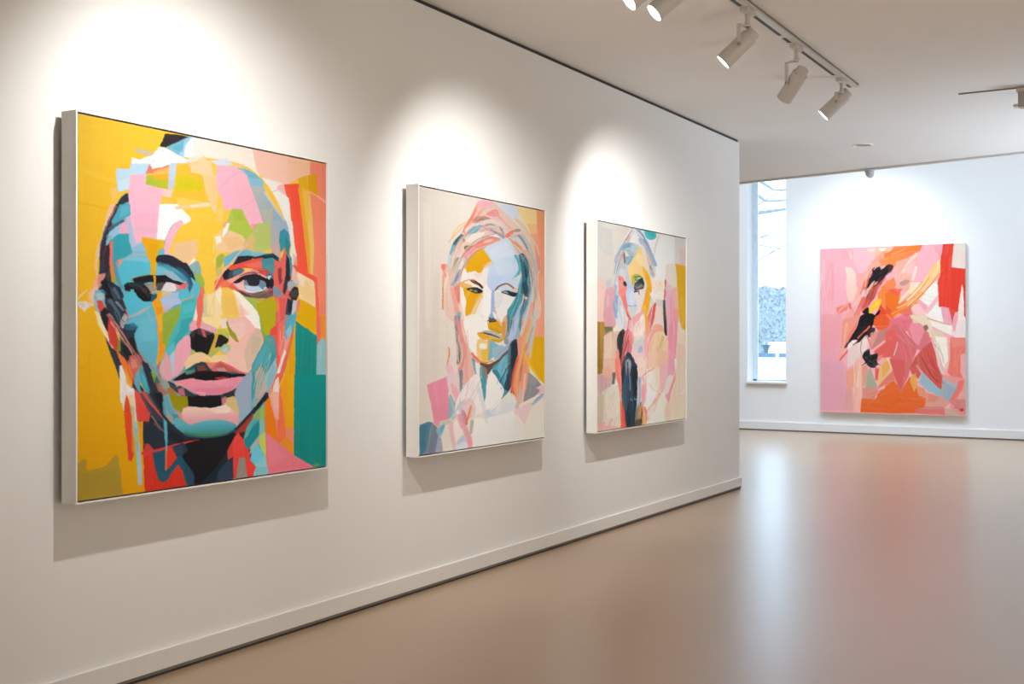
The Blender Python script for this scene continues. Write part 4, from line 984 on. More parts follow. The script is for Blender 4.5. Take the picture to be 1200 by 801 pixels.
l E89888 8,7,7,7,3 1066,1006,1101,981,1139,966,1177,962
l F4C0B0 7,3,7,8,3 1073,973,1110,957,1155,959,1190,965
l F4C0B0 8,7,7,5,3 1094,966,1144,952,1185,952,1226,953
l F3C870 8,4,7,8,3 846,1197,847,1252,849,1308,851,1363
l F3C870 12,10,7,5,3 859,1174,842,1238,826,1301,810,1364
l F9E4B0 15,10,7,6,3 866,1205,853,1240,840,1276,828,1311
l F9E4B0 8,6,7,6,3 821,1241,812,1288,803,1334,793,1381
l F9E4B0 16,5,7,6,3 819,1263,814,1287,808,1311,803,1336
l F3C870 13,8,7,5,3 851,1199,854,1237,856,1275,859,1313
''')
ART_B = ((300, 640, 'EBE0D0'), '''
pg E6D8C8-EFE4D4 10,10,2 -6,674,510,606,-73,-119,510,-272,510,2801,-73,2686
pg EFE5D6-E8DCCB 80,10,2 510,79,1216,2454,354,-231,1314,-483,1314,2959,354,2770
l E2D4C2 20,20,8,8,2 28,1288,220,1291,227,1652
l F2E8DA 160,100,30,6,5 63,173,77,1320
l E0D2C0 120,100,30,5,5 147,820,133,1815
p E2E1DE 20,10,2 647,6,736,9,889,11,922,86,900,136,768,196,694,108,647,50
ps D3DAE4 20,10,2 726,51,768,13,878,14,917,75,889,139,823,174,758,129
p F9D594 15,10,2 894,16,1118,-1,1109,276,1048,274,1002,211,956,137,922,74
p F6C07C 30,8,2 1002,176,1109,168,1109,288,1036,288
pg F49C6C-F79F78 12,10,2 1166,-10,1166,665,1109,-5,1215,-8,1221,659,1071,675,1118,274
p F4A584 30,9,2 1025,290,1118,262,1130,669,1083,674,1071,496
p E69A88 15,10,2 1071,389,1130,428,1152,545,1148,667,1095,673,1071,532
l F2C6A0 60,40,20,8,3 1025,290,1107,408,1142,522,1152,617
p F6A07C 20,10,2 1112,766,1214,502,1214,1416,1083,1435,1048,1246,1130,1004
p E2998A 20,10,2 1083,519,1148,510,1148,630,1118,718
p F7A888 30,7,2 1130,764,1208,757,1208,1362,1118,1387,1118,1005
p E9AE04 12,10,2 1083,1429,1210,1416,1210,1484,1059,1484
p F5A580 15,10,2 1106,1269,1212,1266,1212,1411,1083,1436
p E9AE02 12,10,2 1083,1430,1210,1417,1214,1980,1148,1904,1025,1731,1048,1578
p F0B93C 20,8,2 1048,1484,1083,1430,1048,1697,1025,1708
p 8F8D92 15,10,2 1007,1801,1095,1883,1166,1965,1118,1986,1148,2036,1083,2084,956,2139,973,2023
p A5A2A4 30,5,2 1025,1814,1118,1902,1095,1960,1025,1932
ps EBC9B4 30,10,2 520,49,641,4,748,78,897,205,1012,305,1092,535,1122,836,1092,1245,274,1272,259,733,306,492,403,331
ps E8B9A6 40,10,2 306,1218,373,1226,401,1440,450,1636,489,1833,440,1874,373,1913,335,1868,320,1601
ps E79B7C 40,10,2 889,1437,1002,1189,1083,1269,1048,1495,1025,1696,1002,1954,933,2137,844,2059,866,1784
l F7CE80 50,30,12,10,2 278,440,306,366,353,304,411,262
l F58A6C 70,60,15,10,2 382,364,430,258,479,151,519,44
l F49A80 60,30,12,9,2 391,405,469,251,529,141,591,84
ps F7B2BC 20,10,2 514,34,591,12,591,84,529,97
ps C79089 15,10,2 459,253,499,202,569,177,591,184,591,228,509,254
l 7A5A50 40,20,15,7,2 489,231,549,208
ps F0DFCF 20,10,2 391,362,440,278,569,243,529,306,450,363
ps 66B3CA 12,10,2 416,374,450,330,509,287,549,275,529,306,479,353
l 4D86A0 30,20,10,8,2 420,379,479,358,529,311
l 3F6F78 80,100,15,10,2 363,410,315,481,287,560
l 2F4A52 40,40,10,8,2 334,436,306,504
l 74B4C2 60,60,15,10,2 292,527,269,594,255,682
ps F3CDB8 25,10,2 334,479,391,416,430,442,391,513,382,579,315,674,278,679,297,569
ps E86E50 12,9,2 372,441,391,432,391,459,377,472
ps F6E6D8 20,10,2 391,427,489,367,569,343,529,405,430,464
ps 7F8262 15,10,2 387,519,430,502,479,500,430,540,401,565
l 5D6A50 30,20,10,7,2 391,534,430,540,469,512
l F07E62 100,80,18,10,2 411,553,479,511,549,434,591,395
l F29AA0 100,80,18,10,2 387,600,430,572,509,496,591,461
l EE8CA0 60,60,15,8,2 391,620,430,648,450,657
ps F8B6C0 20,10,2 520,33,647,11,647,56,590,79,515,78
l F6BDB0 60,60,20,8,2 510,68,490,192,441,278
ps F2949A 18,10,2 590,151,652,94,694,85,710,139,663,159
l F0A79C 80,60,18,10,2 673,112,736,179,823,254
ps C08A84 15,10,2 460,253,490,203,550,181,631,187,560,229,490,258
l 7E524C 30,20,12,7,2 490,236,560,207
l E9D8CC 80,60,20,10,2 540,249,631,210,726,237,779,285
l EBC5BC 60,60,15,10,3 631,176,726,192,823,277
l 8E9098 50,30,12,10,2 590,267,631,249,673,253
ps 6CB4CA 12,10,2 426,356,470,305,540,276,530,306,470,360,426,378
l F0A8A8 80,60,20,10,2 560,289,631,321,683,324
l 8CA2BC 80,60,15,10,2 642,308,715,341,768,372
l 5E7E96 40,40,12,10,2 673,325,726,339,758,357
l 7E92A8 40,30,12,10,2 726,260,747,302,768,355
l 8A9AB0 40,30,12,10,2 715,375,726,418,736,462
ps F4EEEA 15,10,2 601,377,663,350,726,373,642,387
l B9A8AC 30,20,10,10,2 601,382,663,378,720,380
l F38A6C 80,80,18,10,2 560,411,631,388,694,401,611,458,510,506
l F6A48A 80,80,18,10,2 715,409,631,466,530,526,450,613
l F6C8B4 60,40,15,10,2 726,418,652,452,570,498
ps F08468 18,10,2 779,342,844,274,867,281,823,346,790,363
ps 9A9C98 15,10,2 867,270,900,252,933,252,922,272,878,285
ps D9D2CE 20,10,2 828,345,867,310,933,317,979,403,945,431,889,393,844,377
l C0BDBC 80,60,20,10,3 844,343,933,328,990,425,1060,580
l 8D98A0 60,60,15,10,2 922,318,990,413,1025,502,1060,592
l EFAF94 80,80,20,10,3 844,400,922,446,1002,517,1048,629
l F58E6A 80,60,18,10,2 823,381,889,416,933,445
l E8DCC8 140,100,25,10,2 922,132,1002,235,1025,349
l E4C8A8 100,100,25,10,3 889,150,990,248,1060,391,1083,554
l C9BFB6 80,80,20,10,3 956,313,1036,430,1095,624
l D4B8A8 100,100,20,10,2 1002,470,1048,582,1071,675
ps CFDFEE 20,10,2 571,527,641,460,721,410,785,371,840,411,897,560,906,697,869,799,822,862,748,850,676,913,641,973,606,881,606,692
p C6D6EC 30,10,2 623,690,785,749,748,850,641,954,606,881
ps DCE6F0 40,8,2 623,539,785,419,859,545,748,676
ps EFB010 12,10,2 403,753,444,601,537,523,580,545,623,615,632,651,554,680,546,756,469,745,428,768
p F6C8A0 20,8,2 589,638,659,648,641,688,571,687
ps F8EFE2 20,10,2 349,895,373,753,489,762,549,755,560,710,611,693,611,860,621,926,652,957,652,1125,611,1216,590,1283,611,1305,539,1373,509,1395,519,1484,392,1484,373,1268,339,1056
ps F6DCC4 25,7,2 480,774,549,777,529,812,489,816
pg EFB00E-ECA90A 12,10,2 489,609,489,762,431,606,605,582,636,629,565,704,544,761,509,768,485,746,411,776,401,728
ps F7C9A4 20,8,2 570,687,631,635,662,665,641,678,580,708
ps CBDBF0 15,10,2 611,715,641,656,715,602,900,567,916,704,866,802,822,829,757,858,694,920,668,944,631,936,600,861
ps D9E6F0 50,6,2 673,630,822,600,844,723,715,760
ps C0D0EC 40,6,2 611,793,736,792,673,910,621,915
l 4FAFBC 80,80,18,10,2 883,546,916,611,928,691,900,752,861,808
ps CFE0EA 30,10,2 866,790,933,749,933,854,866,894,822,840
l E9A84C 160,60,15,8,2 373,903,440,919,401,901
ps F4BE5C 15,10,2 373,892,411,900,421,942,549,965,539,987,509,990,450,972,387,945
ps ECA90C 12,10,2 382,935,440,941,470,982,539,982,499,1067,450,1168,411,1256,397,1181,406,1073,387,999
ps F3C878 20,7,2 509,1012,539,987,489,1122,431,1245,411,1256,460,1146
l F5D8A8 60,40,12,10,2 549,1009,489,1144,440,1288,435,1364
l F2C58C 40,40,12,8,2 549,998,504,1110,455,1233
l F6B04C 30,50,10,10,2 450,1266,440,1309,435,1364
ps 8E4A24 12,10,2 440,854,489,855,539,894,555,926,509,896,460,874
l 4A2A22 40,60,10,10,2 485,858,524,884,549,915
l F0A080 40,20,12,9,2 382,870,440,843,489,844
ps 3A3028 10,10,2 411,943,460,923,509,924,555,948,539,971,489,980,440,962
ps 1F2228 12,10,2 480,937,519,934,549,954,509,968,480,959
ps 7C9060 10,10,2 475,949,494,942,504,963,480,970
l 2C221C 20,20,8,10,2 411,943,460,928,549,948
ps C8B070 10,8,2 431,947,455,939,460,955,445,960
ps FBF7F0 20,10,2 580,885,611,927,641,958,641,1069,621,1171,590,1217,549,1196,560,1074
l 9DB5DE 70,60,15,10,2 657,968,657,1057,647,1147
ps A8BEE2 15,10,2 668,944,641,958,636,1159,621,1215,652,1214,668,1146,657,1068
ps 6D6A68 12,10,2 534,1208,555,1205,570,1234,549,1235
ps 3A3634 15,10,2 590,1261,611,1238,662,1225,688,1258,662,1275,621,1288
ps 6F6A66 15,10,2 611,1232,662,1219,683,1247,641,1259
ps 8AB2DA 15,10,2 626,1193,652,1181,673,1208,641,1226
ps F6F0EA 20,10,2 652,1169,683,1190,694,1224,673,1230
ps F2EEE8 30,10,2 673,955,736,939,822,990,900,996,844,1069,801,1163,779,1278,715,1234,683,1123
ps E0E0E0 50,7,2 683,966,757,983,715,1110,683,1101
ps D6DEE8 20,10,2 683,909,757,869,844,884,822,921,725,928
l 8A6A5C 40,50,10,10,2 678,932,704,896,757,863,811,859,861,895
l 5A4A48 30,20,10,8,2 683,926,715,890,768,862
ps 2E4656 12,10,2 736,950,790,929,844,942,911,954,872,986,822,978,779,964
ps 1A2430 12,10,2 801,934,866,952,900,955,866,981,822,967
ps 7EA8BC 10,10,2 768,948,790,940,811,962,790,963
ps E2C04C 10,6,2 757,943,779,936,779,947,763,952
l C8D8E0 40,20,12,10,2 736,939,801,911,889,927
ps 6CB2BC 20,10,2 866,1021,933,935,922,1041,866,1160,811,1242,790,1254,801,1163
ps 4C98A4 25,10,2 801,1140,866,1056,933,842,967,780,967,932,922,1110,844,1230,811,1254
ps 66AEB8 20,8,2 922,831,950,759,956,898,933,958,911,925
ps 8E989C 25,10,2 779,1278,811,1231,855,1241,822,1368,811,1484,768,1484
ps AFC0D8 20,10,2 866,1229,933,1063,945,1133,922,1250,889,1390,844,1484,811,1484,833,1345
ps 4A8E9C 20,10,2 922,1250,933,1133,979,1037,1048,974,1013,1082,956,1202,922,1390,889,1413
ps 5E7C8C 25,10,2 790,1209,822,1207,844,1276,801,1368
l 2E5666 160,200,20,10,2 950,537,979,662,990,790,1002,906
l 3E6E80 100,100,20,10,2 933,539,962,664,967,804,956,933
ps 22323E 15,10,2 979,545,1013,611,1025,692,996,777,979,685
ps 7AB0B8 15,10,2 1013,764,1036,785,1030,857,1013,835
ps 4A3A3C 20,10,2 973,897,1013,882,1048,926,1025,975,979,967
ps 2F4C58 20,9,2 956,840,990,825,1002,906,967,921
l 7E98A4 80,80,15,10,3 1036,821,1036,951,1013,1059
l A8B8D0 100,80,20,10,2 1054,926,1025,1070,967,1202
l 6E8898 60,60,15,10,2 979,1014,967,1085,1002,1059
l D2B09A 140,100,20,10,3 1013,528,1054,630,1065,735,1059,842
l D9CFC4 140,160,20,10,2 1083,674,1101,791,1083,935,1048,1092,1002,1247,956,1389
l C9BFB6 120,120,20,10,2 1048,524,1089,614,1101,708
l E8B8A0 80,80,20,10,3 1118,742,1112,921,1071,1091,1013,1294
l C9CED4 80,80,15,10,2 1101,1149,1089,1221,1071,1293
l E7AF98 120,120,20,10,3 1065,1055,1025,1247,967,1436
l F2A468 60,60,15,10,2 1025,1294,990,1412,956,1484
l C8C8C4 100,100,20,10,2 1071,1198,1036,1341,1002,1484
l F4D8C0 120,80,25,10,2 339,618,306,718,278,795
l D8B890 100,80,20,10,2 316,653,297,740,283,784
l 7CA0A4 50,40,15,10,2 330,640,306,696,297,729
l AABCCA 60,50,15,10,2 260,628,246,704,251,735
l C4D0D8 80,60,20,10,2 251,735,269,785,269,881
l E7C0A8 100,120,25,10,2 232,747,269,817,278,911
l FAF0E6 100,80,20,10,2 373,688,344,777,325,875
l 9CAAC0 80,80,18,10,2 349,766,316,844,283,911
l 7F93B4 50,40,15,10,2 335,800,306,877
ps F2826E 20,10,2 292,942,339,917,344,1077,335,1163,316,1100,283,996
ps EFA0A8 25,10,2 269,955,297,984,325,1099,344,1205,325,1270,297,1143
l F3A898 100,100,25,10,3 278,954,316,1121,344,1290,373,1484
l F6C8B8 80,80,20,10,3 344,1098,373,1268,382,1440
l 8CAEC0 90,80,18,10,2 339,1194,330,1259,339,1323
l 6F9CB4 60,50,15,10,2 339,1226,330,1291
l A8948C 60,60,15,10,2 306,1228,316,1355,325,1484
l 8A8A88 40,40,12,10,2 316,1313,325,1398
l EB9088 80,80,20,10,3 320,1270,354,1397,363,1484
ps F6A08C 15,10,2 182,743,205,714,228,722,223,748,196,772
l F3866C 80,50,15,10,2 200,730,209,781,223,838
l EF8050 24,32,10,10,2 198,835,199,992,196,1159
l F4B090 60,40,20,8,2 209,781,203,918
l F2DAC6 60,40,20,9,2 237,831,241,988,251,1135
l E5CDB8 40,30,15,8,2 251,988,255,1135,237,1262
l D8DEE0 60,40,20,8,2 260,628,246,714
ps FAF3E8 25,10,2 382,1333,411,1214,590,1206,611,1328,580,1373,509,1385,504,1473,509,1637,470,1593,411,1484
pg EAA808-DDA31C 12,10,2 673,1281,715,1393,605,1283,673,1270,704,1258,736,1314,749,1381,715,1393,652,1360,611,1339
l C89418 40,40,15,6,2 631,1339,673,1354,725,1382
ps F0B448 15,10,2 509,1385,549,1384,631,1417,715,1433,757,1438,715,1484,631,1456,570,1456,529,1429
ps EFA81C 15,8,2 504,1390,560,1401,611,1434,549,1439
ps BEB8B0 15,10,2 549,1373,631,1361,715,1399,741,1427,683,1433,611,1406
l 4A4644 50,30,10,10,2 570,1386,631,1400,694,1425,720,1436
l 8A8078 30,20,10,10,2 539,1387,590,1384
l C8A83C 80,60,18,10,3 652,1461,725,1467,768,1427
ps F3CD84 20,10,2 504,1484,539,1451,600,1484,621,1573,611,1662,549,1682,509,1648
ps EEC04C 20,10,2 549,1572,611,1550,611,1650,560,1671
ps F4E6D0 20,10,2 524,1517,549,1495,600,1511,590,1550,539,1550
ps F7F2EA 20,10,2 529,1522,555,1500,580,1528,549,1539
ps E0B45C 20,10,2 605,1472,642,1484,636,1595,611,1650
ps 7CB6C8 20,10,2 631,1472,694,1506,725,1551,704,1608,652,1640,611,1673,621,1584
ps 9CC0CC 20,10,2 652,1551,757,1518,736,1586,673,1652
ps A0B4C8 25,10,2 715,1585,822,1484,877,1414,900,1321,922,1356,900,1449,822,1541,736,1631,673,1663
ps B8C8DC 20,9,2 801,1438,855,1345,877,1252,905,1251,889,1368,844,1461
ps E6B07C 20,10,2 757,1234,790,1210,790,1347,757,1438,741,1393
ps D89040 20,7,2 747,1279,779,1278,768,1415,747,1404
l F27048 60,60,15,10,2 455,1598,509,1664,549,1693,590,1705
l E2A040 50,40,15,10,2 529,1681,590,1694,652,1679
l C9703C 40,40,15,10,2 549,1702,611,1717,662,1697
l 5A4A44 60,80,20,10,2 539,1704,611,1728,683,1697,757,1631,822,1564
l 6E6660 60,40,20,8,2 673,1697,736,1654,811,1575
ps 5C4C46 25,10,2 560,1715,631,1718,715,1664,715,1709,642,1763,605,1817,580,1772
ps 8A8078 30,10,2 539,1726,590,1761,600,1839,580,1904,549,1836
ps 5AA6B8 20,10,2 652,1752,715,1687,811,1598,811,1690,801,1804,779,1917,757,1961,715,1890,673,1820
ps 82BECA 25,8,2 715,1709,779,1632,790,1735,736,1846,704,1799
ps 3F8496 20,10,2 652,1775,704,1799,757,1938,757,1995,715,1913,673,1843
ps 4C8698 20,10,2 757,1961,811,1999,768,2053,736,2073
ps 33424E 15,10,2 822,1518,883,1449,900,1507,900,1669,866,1784,844,1921,811,1999,768,1962,801,1815,817,1667
ps 24303A 20,8,2 844,1507,889,1484,894,1646,844,1760,839,1599
ps 5E7A88 20,10,2 811,1552,833,1530,822,1690,801,1827
ps 4E98A8 15,10,2 529,1769,549,1792,590,1883,590,1994,570,2092,539,2101,549,1991,539,1880
ps 74B0BC 20,8,2 524,1747,544,1770,549,1858,529,1835
ps F5F1EA 20,10,2 600,1883,642,1796,683,1855,757,1984,736,2073,673,2113,611,2108,590,2038
ps E9E0D4 25,8,2 631,1841,673,1888,694,2047,642,2065
l 9DB8D8 60,40,15,10,2 731,1970,715,2026
ps 9CC0CC 15,10,2 455,1636,480,1658,499,1746,499,1834,470,1745
l 6FA4B8 60,50,15,10,2 465,1658,485,1735,499,1823
ps F4E8E0 20,10,2 489,1680,519,1703,519,1835,499,1812
l F09080 40,30,12,10,2 455,1598,480,1658,514,1692
l F2B8A8 100,60,25,10,3 392,1634,421,1743,440,1852
ps F6EDE4 20,10,2 450,1853,509,1834,539,1924,539,2101,354,2084,373,1999
l E8938C 80,80,20,10,3 363,1441,392,1570,373,1698,344,1761
l E9A9A0 100,80,25,10,3 401,1656,401,1764,411,1862
l C08080 30,30,15,8,2 382,1645,354,1730,349,1772
l 8C8480 60,80,18,10,2 325,1462,339,1590,330,1686
l 6E6E70 40,50,15,10,2 349,1591,335,1654,330,1697
l 7C8690 80,80,20,10,3 354,1773,354,1912,339,2039
l 9AB0CC 80,60,18,10,2 421,1900,392,1936,368,1977
l EE7A58 24,40,10,10,2 248,1536,251,1599,237,1704
l F5B49C 60,60,20,8,2 237,1694,246,1757
l ECD6D0 160,160,30,10,2 278,1653,278,1801,288,1950
l F0C0C4 160,120,30,10,2 251,1736,297,1908,335,2017
l F2703C 80,80,15,10,3 911,1646,866,1830,850,1990,861,2072
l E85A2C 40,40,12,10,2 905,1669,861,1853,833,2035
l F59A60 100,80,20,10,3 967,1530,933,1717,900,1901,877,2038
l D99A60 80,60,18,10,3 967,1671,933,1810,911,1948
l E7A08C 120,120,20,10,3 967,1788,945,1962,922,2136
l C86A50 40,40,12,8,2 950,1741,933,1903
l C04838 40,40,12,8,2 833,2001,861,2060
l EFC0AC 60,60,15,10,2 984,1836,967,1999,950,2139
l F2C43C 70,60,15,10,2 967,1577,1013,1696,1083,1817,1142,1903
l F5A860 80,60,18,10,2 956,1624,990,1718,1025,1802
l F49A6C 60,40,18,10,2 933,1484,979,1378,1036,1235
l E8C060 60,60,18,10,2 956,1530,1013,1378,1059,1246
l C8C8C4 120,80,20,10,2 1083,1269,1048,1484,1013,1601
l D8C8B0 60,60,20,10,2 1048,1531,1030,1649
l F1B0BC 60,60,20,10,2 1118,1992,1166,2025,1130,2058
ps EBC0C4 20,10,2 1154,1964,1210,2004,1210,2040,1148,2084,1166,2025
l 8A9ABC 80,60,15,10,2 1178,2080,1118,2117,1083,2151
p EC93A6 12,10,2 66,1893,234,1821,245,1935,243,2074,251,2239,169,2254,158,2291,128,2262,99,2073
p E88A9C 40,4,2 105,2086,245,2087,247,2226,137,2251
ps E89CA8 20,10,2 121,2249,169,2248,169,2286,147,2302
ps EACFCC 25,10,2 240,1808,335,1813,335,2031,323,2094,279,2014,245,1935
ps EFAFB4 25,10,2 267,1898,323,1953,346,2083,312,2067
p 8FB5BA 15,10,2 247,2049,262,2000,312,2106,295,2168,273,2216,251,2239
ps F3E8E2 30,10,2 346,1993,462,1833,510,1835,558,2036,570,2184,486,2227,392,2256,301,2194
ps EAD0CC 30,10,2 323,2107,439,2053,486,2162,462,2251,369,2214
ps F6F2EC 25,10,2 582,2132,632,1841,682,1844,732,1996,720,2118,657,2179
ps E2DED8 25,10,2 720,2118,836,2032,883,2105,876,2187,707,2252,682,2195
p C9D2E2 20,10,2 582,2191,682,2188,682,2249,619,2282,588,2252
ps D8DAE0 25,8,2 632,2190,863,2131,863,2214,707,2252
p F0EBE2 30,10,2 486,2253,582,2278,876,2229,863,2297,849,2544,462,2564,450,2458
p E9C8C4 20,10,2 863,2228,998,2157,1075,2150,1053,2276,970,2394,916,2345
ps F1DCD4 30,10,2 876,2271,970,2394,970,2520,863,2546
p E8DACA 20,10,2 1075,2150,1214,2061,1214,2555,943,2530,977,2395
l 9AA8C4 80,60,15,10,2 1167,2093,1110,2139,1067,2171
l D4BCA8 100,100,18,10,2 943,2012,916,2122,896,2189
l C86A50 40,30,12,10,2 849,1977,863,2047
p 4C8094 15,10,2 8,2271,78,2250,105,2259,78,2379,63,2500,21,2566,8,2564
p 4A7A92 20,7,2 8,2296,63,2278,42,2447,8,2491
p 7A8694 20,10,2 105,2259,147,2314,158,2403,137,2561,21,2566,63,2500,78,2391
ps 8CB8C4 15,10,2 147,2327,212,2285,201,2346,169,2404
l 6FB0C4 60,40,15,10,2 201,2309,180,2356
p A9A9B8 20,10,2 158,2403,190,2433,196,2571,131,2567
ps CFC8BC 20,10,2 180,2268,245,2251,279,2280,223,2293
p E8DDD0 25,10,2 190,2433,223,2299,279,2293,312,2463,323,2555,201,2560
l EBB8BC 100,80,20,8,3 267,2292,279,2420,301,2538
ps F3E4DC 25,10,2 290,2295,335,2262,369,2382,346,2469,312,2463
ps EFA0A8 20,10,2 329,2223,369,2201,404,2335,450,2458,456,2550,415,2557,392,2411,346,2314
ps D88A92 20,10,2 358,2174,392,2191,415,2310,381,2293
l F07A48 40,40,12,10,2 445,2131,421,2233,398,2308
l F4A880 40,30,15,8,2 450,2158,427,2260
ps C6CCDA 20,10,2 335,2454,381,2422,404,2490,335,2518,323,2491
ps DDE2E8 20,10,2 323,2516,392,2488,415,2557,323,2561
l A8A498 80,60,20,7,2 456,2289,445,2405
l C4C4C4 60,40,18,10,2 279,2242,323,2209
l B8CCD4 60,40,20,8,2 279,2217,323,2145,369,2085
l DADADA 100,80,25,8,2 522,1968,570,2184,595,2319
l F4D8C8 15,10,10,5,3 473,507,358,654,293,833,271,1038
l E8A898 22,16,10,6,3 396,551,294,733,238,941,244,1163
l 9FB0C0 22,10,10,5,3 747,359,531,440,378,602,284,808
l 7C98A8 17,12,10,9,3 704,327,498,434,367,630,305,841
l E8A898 16,8,10,8,3 523,513,415,661,345,842,328,1054
l E8A898 20,8,10,8,3 540,469,429,617,364,784,340,964
l C89078 23,18,10,6,3 435,655,377,746,327,871,307,1000
l C89078 20,12,10,9,3 476,588,390,689,336,834,307,980
l 9FB0C0 15,11,10,6,3 459,583,401,654,364,722,333,810
l 9FB0C0 14,8,10,7,3 583,496,491,560,394,674,342,799
l F4D8C8 22,9,10,8,3 599,384,418,523,305,713,246,931
l C89078 22,8,10,7,3 430,547,362,614,302,705,260,793
l C89078 23,23,10,7,3 659,434,456,586,347,820,333,1100
l C89078 13,9,10,6,3 668,357,467,479,348,659,294,873
l F4D8C8 17,16,10,5,3 638,444,460,573,352,773,314,1010
l 9FB0C0 15,14,10,6,3 446,609,405,648,371,680,345,734
l 8D98A0 14,12,10,5,3 884,386,976,489,1048,632,1081,788
l F0B090 14,10,10,7,3 896,391,1002,545,1068,740,1078,940
l 5A7888 15,10,10,7,3 867,442,1012,630,1083,876,1069,1196
l C9BFB6 21,7,10,7,3 817,456,901,503,984,623,1045,743
l 8D98A0 13,11,10,6,3 902,463,990,600,1052,760,1078,932
l C9BFB6 15,11,10,9,3 834,425,934,517,1024,677,1056,841
l E8DCC8 15,7,10,8,3 833,376,971,517,1064,739,1080,985
l F0B090 17,6,10,7,3 828,307,987,485,1074,761,1055,1067
l 5A7888 13,7,10,5,3 897,313,1033,492,1109,736,1103,989
l C9BFB6 10,7,10,5,3 953,473,1035,607,1090,757,1119,905
l 8D98A0 17,15,10,8,3 863,393,995,541,1082,755,1099,997
l E8DCC8 12,4,10,9,3 843,324,987,492,1070,744,1060,1015
l F0B090 24,8,10,9,3 872,375,993,494,1092,678,1123,862
l 5A7888 13,13,10,9,3 979,521,1026,622,1057,727,1065,834
l E9D8C8 22,18,10,7,3 527,295,475,338,419,386,365,434
l EF8A70 20,15,10,7,3 470,232,435,280,394,337,353,392
l E9D8C8 17,15,10,5,3 520,216,413,349,307,504,260,680
l EF8A70 22,19,10,6,3 549,141,458,233,353,343,244,500
l F6C8B4 19,11,10,5,3 536,243,482,324,416,421,368,490
l A0A8B0 18,6,10,5,3 585,193,487,314,368,463,315,618
l A0A8B0 15,6,10,7,3 462,314,404,400,347,484,334,565
l F6C8B4 24,9,10,5,3 550,168,428,302,286,482,225,679
l A0A8B0 18,11,10,8,3 520,287,435,398,364,491,331,628
l EF8A70 21,20,10,5,3 572,170,473,290,352,441,289,611
l A0A8B0 15,13,10,6,3 460,340,409,399,359,457,329,512
l A0A8B0 11,9,10,6,3 458,336,376,442,328,544,297,669
l F6C8B4 11,11,10,8,3 604,343,644,340,684,338,726,334
l F6C8B4 19,8,10,6,3 572,299,647,307,722,338,799,364
l 8FA2B4 18,8,10,6,3 569,306,630,285,695,291,759,294
l EF9A88 24,23,10,9,3 535,331,603,295,679,313,758,327
l E9D8C8 24,15,10,6,3 572,328,638,327,723,352,808,373
l F6C8B4 10,5,10,8,3 621,260,652,256,683,252,713,249
l 8FA2B4 24,10,10,8,3 538,289,636,256,720,269,803,275
l EF9A88 19,14,10,5,3 519,280,620,255,698,290,777,319
l E9D8C8 18,13,10,5,3 579,278,650,261,710,261,767,257
l 8FA2B4 18,8,10,8,3 534,344,613,306,707,323,805,333
l 4FAFBC 18,13,10,7,3 965,539,1014,669,1027,832,1012,1021
l 2E5666 17,11,10,8,3 1010,713,1017,753,1023,793,1029,833
l 2E5666 21,15,10,9,3 973,605,992,766,984,949,947,1157
l 4FAFBC 21,9,10,9,3 970,520,1023,672,1036,860,1007,1083
l 4FAFBC 16,12,10,7,3 955,560,1001,685,1017,845,1003,1031
l 2E5666 13,7,10,9,3 985,560,1022,681,1032,823,1021,986
l E8B0A8 12,11,10,8,3 417,1459,414,1530,410,1600,406,1671
l EE9A88 14,5,10,7,3 361,1250,402,1467,403,1719,347,1957
l EE9A88 19,18,10,8,3 417,1500,404,1551,392,1601,379,1651
l EE9A88 16,8,10,6,3 394,1412,410,1574,411,1745,380,1903
l F6D0C0 10,3,10,9,3 318,1372,343,1489,353,1630,346,1764
l E8B0A8 14,12,10,5,3 381,1415,405,1585,408,1769,382,1942
l F6D0C0 17,8,10,6,3 367,1480,366,1584,364,1689,340,1786
l F6D0C0 19,12,10,8,3 281,1336,320,1514,331,1717,294,1934
l F6D0C0 15,15,10,8,3 332,1453,329,1522,327,1600,324,1677
l EE9A88 17,15,10,6,3 404,1434,394,1538,383,1633,365,1726
l E8B0A8 24,16,10,9,3 371,1316,402,1425,416,1562,426,1693
l E8B0A8 23,19,10,5,3 414,1361,423,1532,417,1713,369,1875
l A0928C 22,9,10,5,3 318,1309,329,1410,328,1511,320,1625
l A0928C 20,14,10,6,3 362,1431,362,1499,360,1571,357,1643
l B8C0C8 13,11,10,6,3 1016,1297,985,1454,956,1605,931,1749
l F08050 11,3,10,8,3 972,1630,962,1696,951,1763,942,1823
l B8C0C8 14,13,10,5,3 926,1634,886,1758,856,1894,834,2027
l F08050 24,16,10,8,3 1000,1491,944,1650,891,1801,859,1968
l C86848 15,11,10,8,3 1068,1312,1010,1496,958,1668,911,1835
l F08050 10,4,10,8,3 913,1616,878,1718,844,1829,825,1938
l F08050 19,14,10,6,3 1027,1589,987,1740,957,1885,940,2047
l F8B080 15,8,10,7,3 1005,1497,967,1609,931,1714,896,1821
l F08050 13,6,10,8,3 975,1471,939,1598,906,1718,877,1844
l F8B080 11,7,10,6,3 970,1636,948,1770,937,1904,935,2047
l C86848 12,5,10,6,3 907,1611,871,1759,850,1922,837,2081
l F8B080 23,19,10,5,3 978,1507,937,1684,904,1857,891,2040
l E8D0B0 24,10,10,5,3 961,1522,928,1703,905,1884,899,2072
l E8D0B0 17,16,10,5,3 936,1614,896,1753,867,1903,848,2053
l 2E4A58 11,9,10,9,3 857,1592,822,1714,795,1828,782,1937
l 8AC0CC 15,8,10,9,3 818,1705,797,1768,783,1828,774,1885
l 5AA6B8 13,13,10,8,3 796,1623,774,1685,751,1747,733,1812
l 2E4A58 20,10,10,5,3 782,1761,766,1822,755,1877,745,1933
l 5AA6B8 14,8,10,5,3 771,1746,740,1803,716,1853,693,1903
l 2E4A58 22,21,10,9,3 821,1721,781,1786,751,1848,722,1908
l 5AA6B8 19,11,10,8,3 785,1699,744,1785,719,1859,694,1932
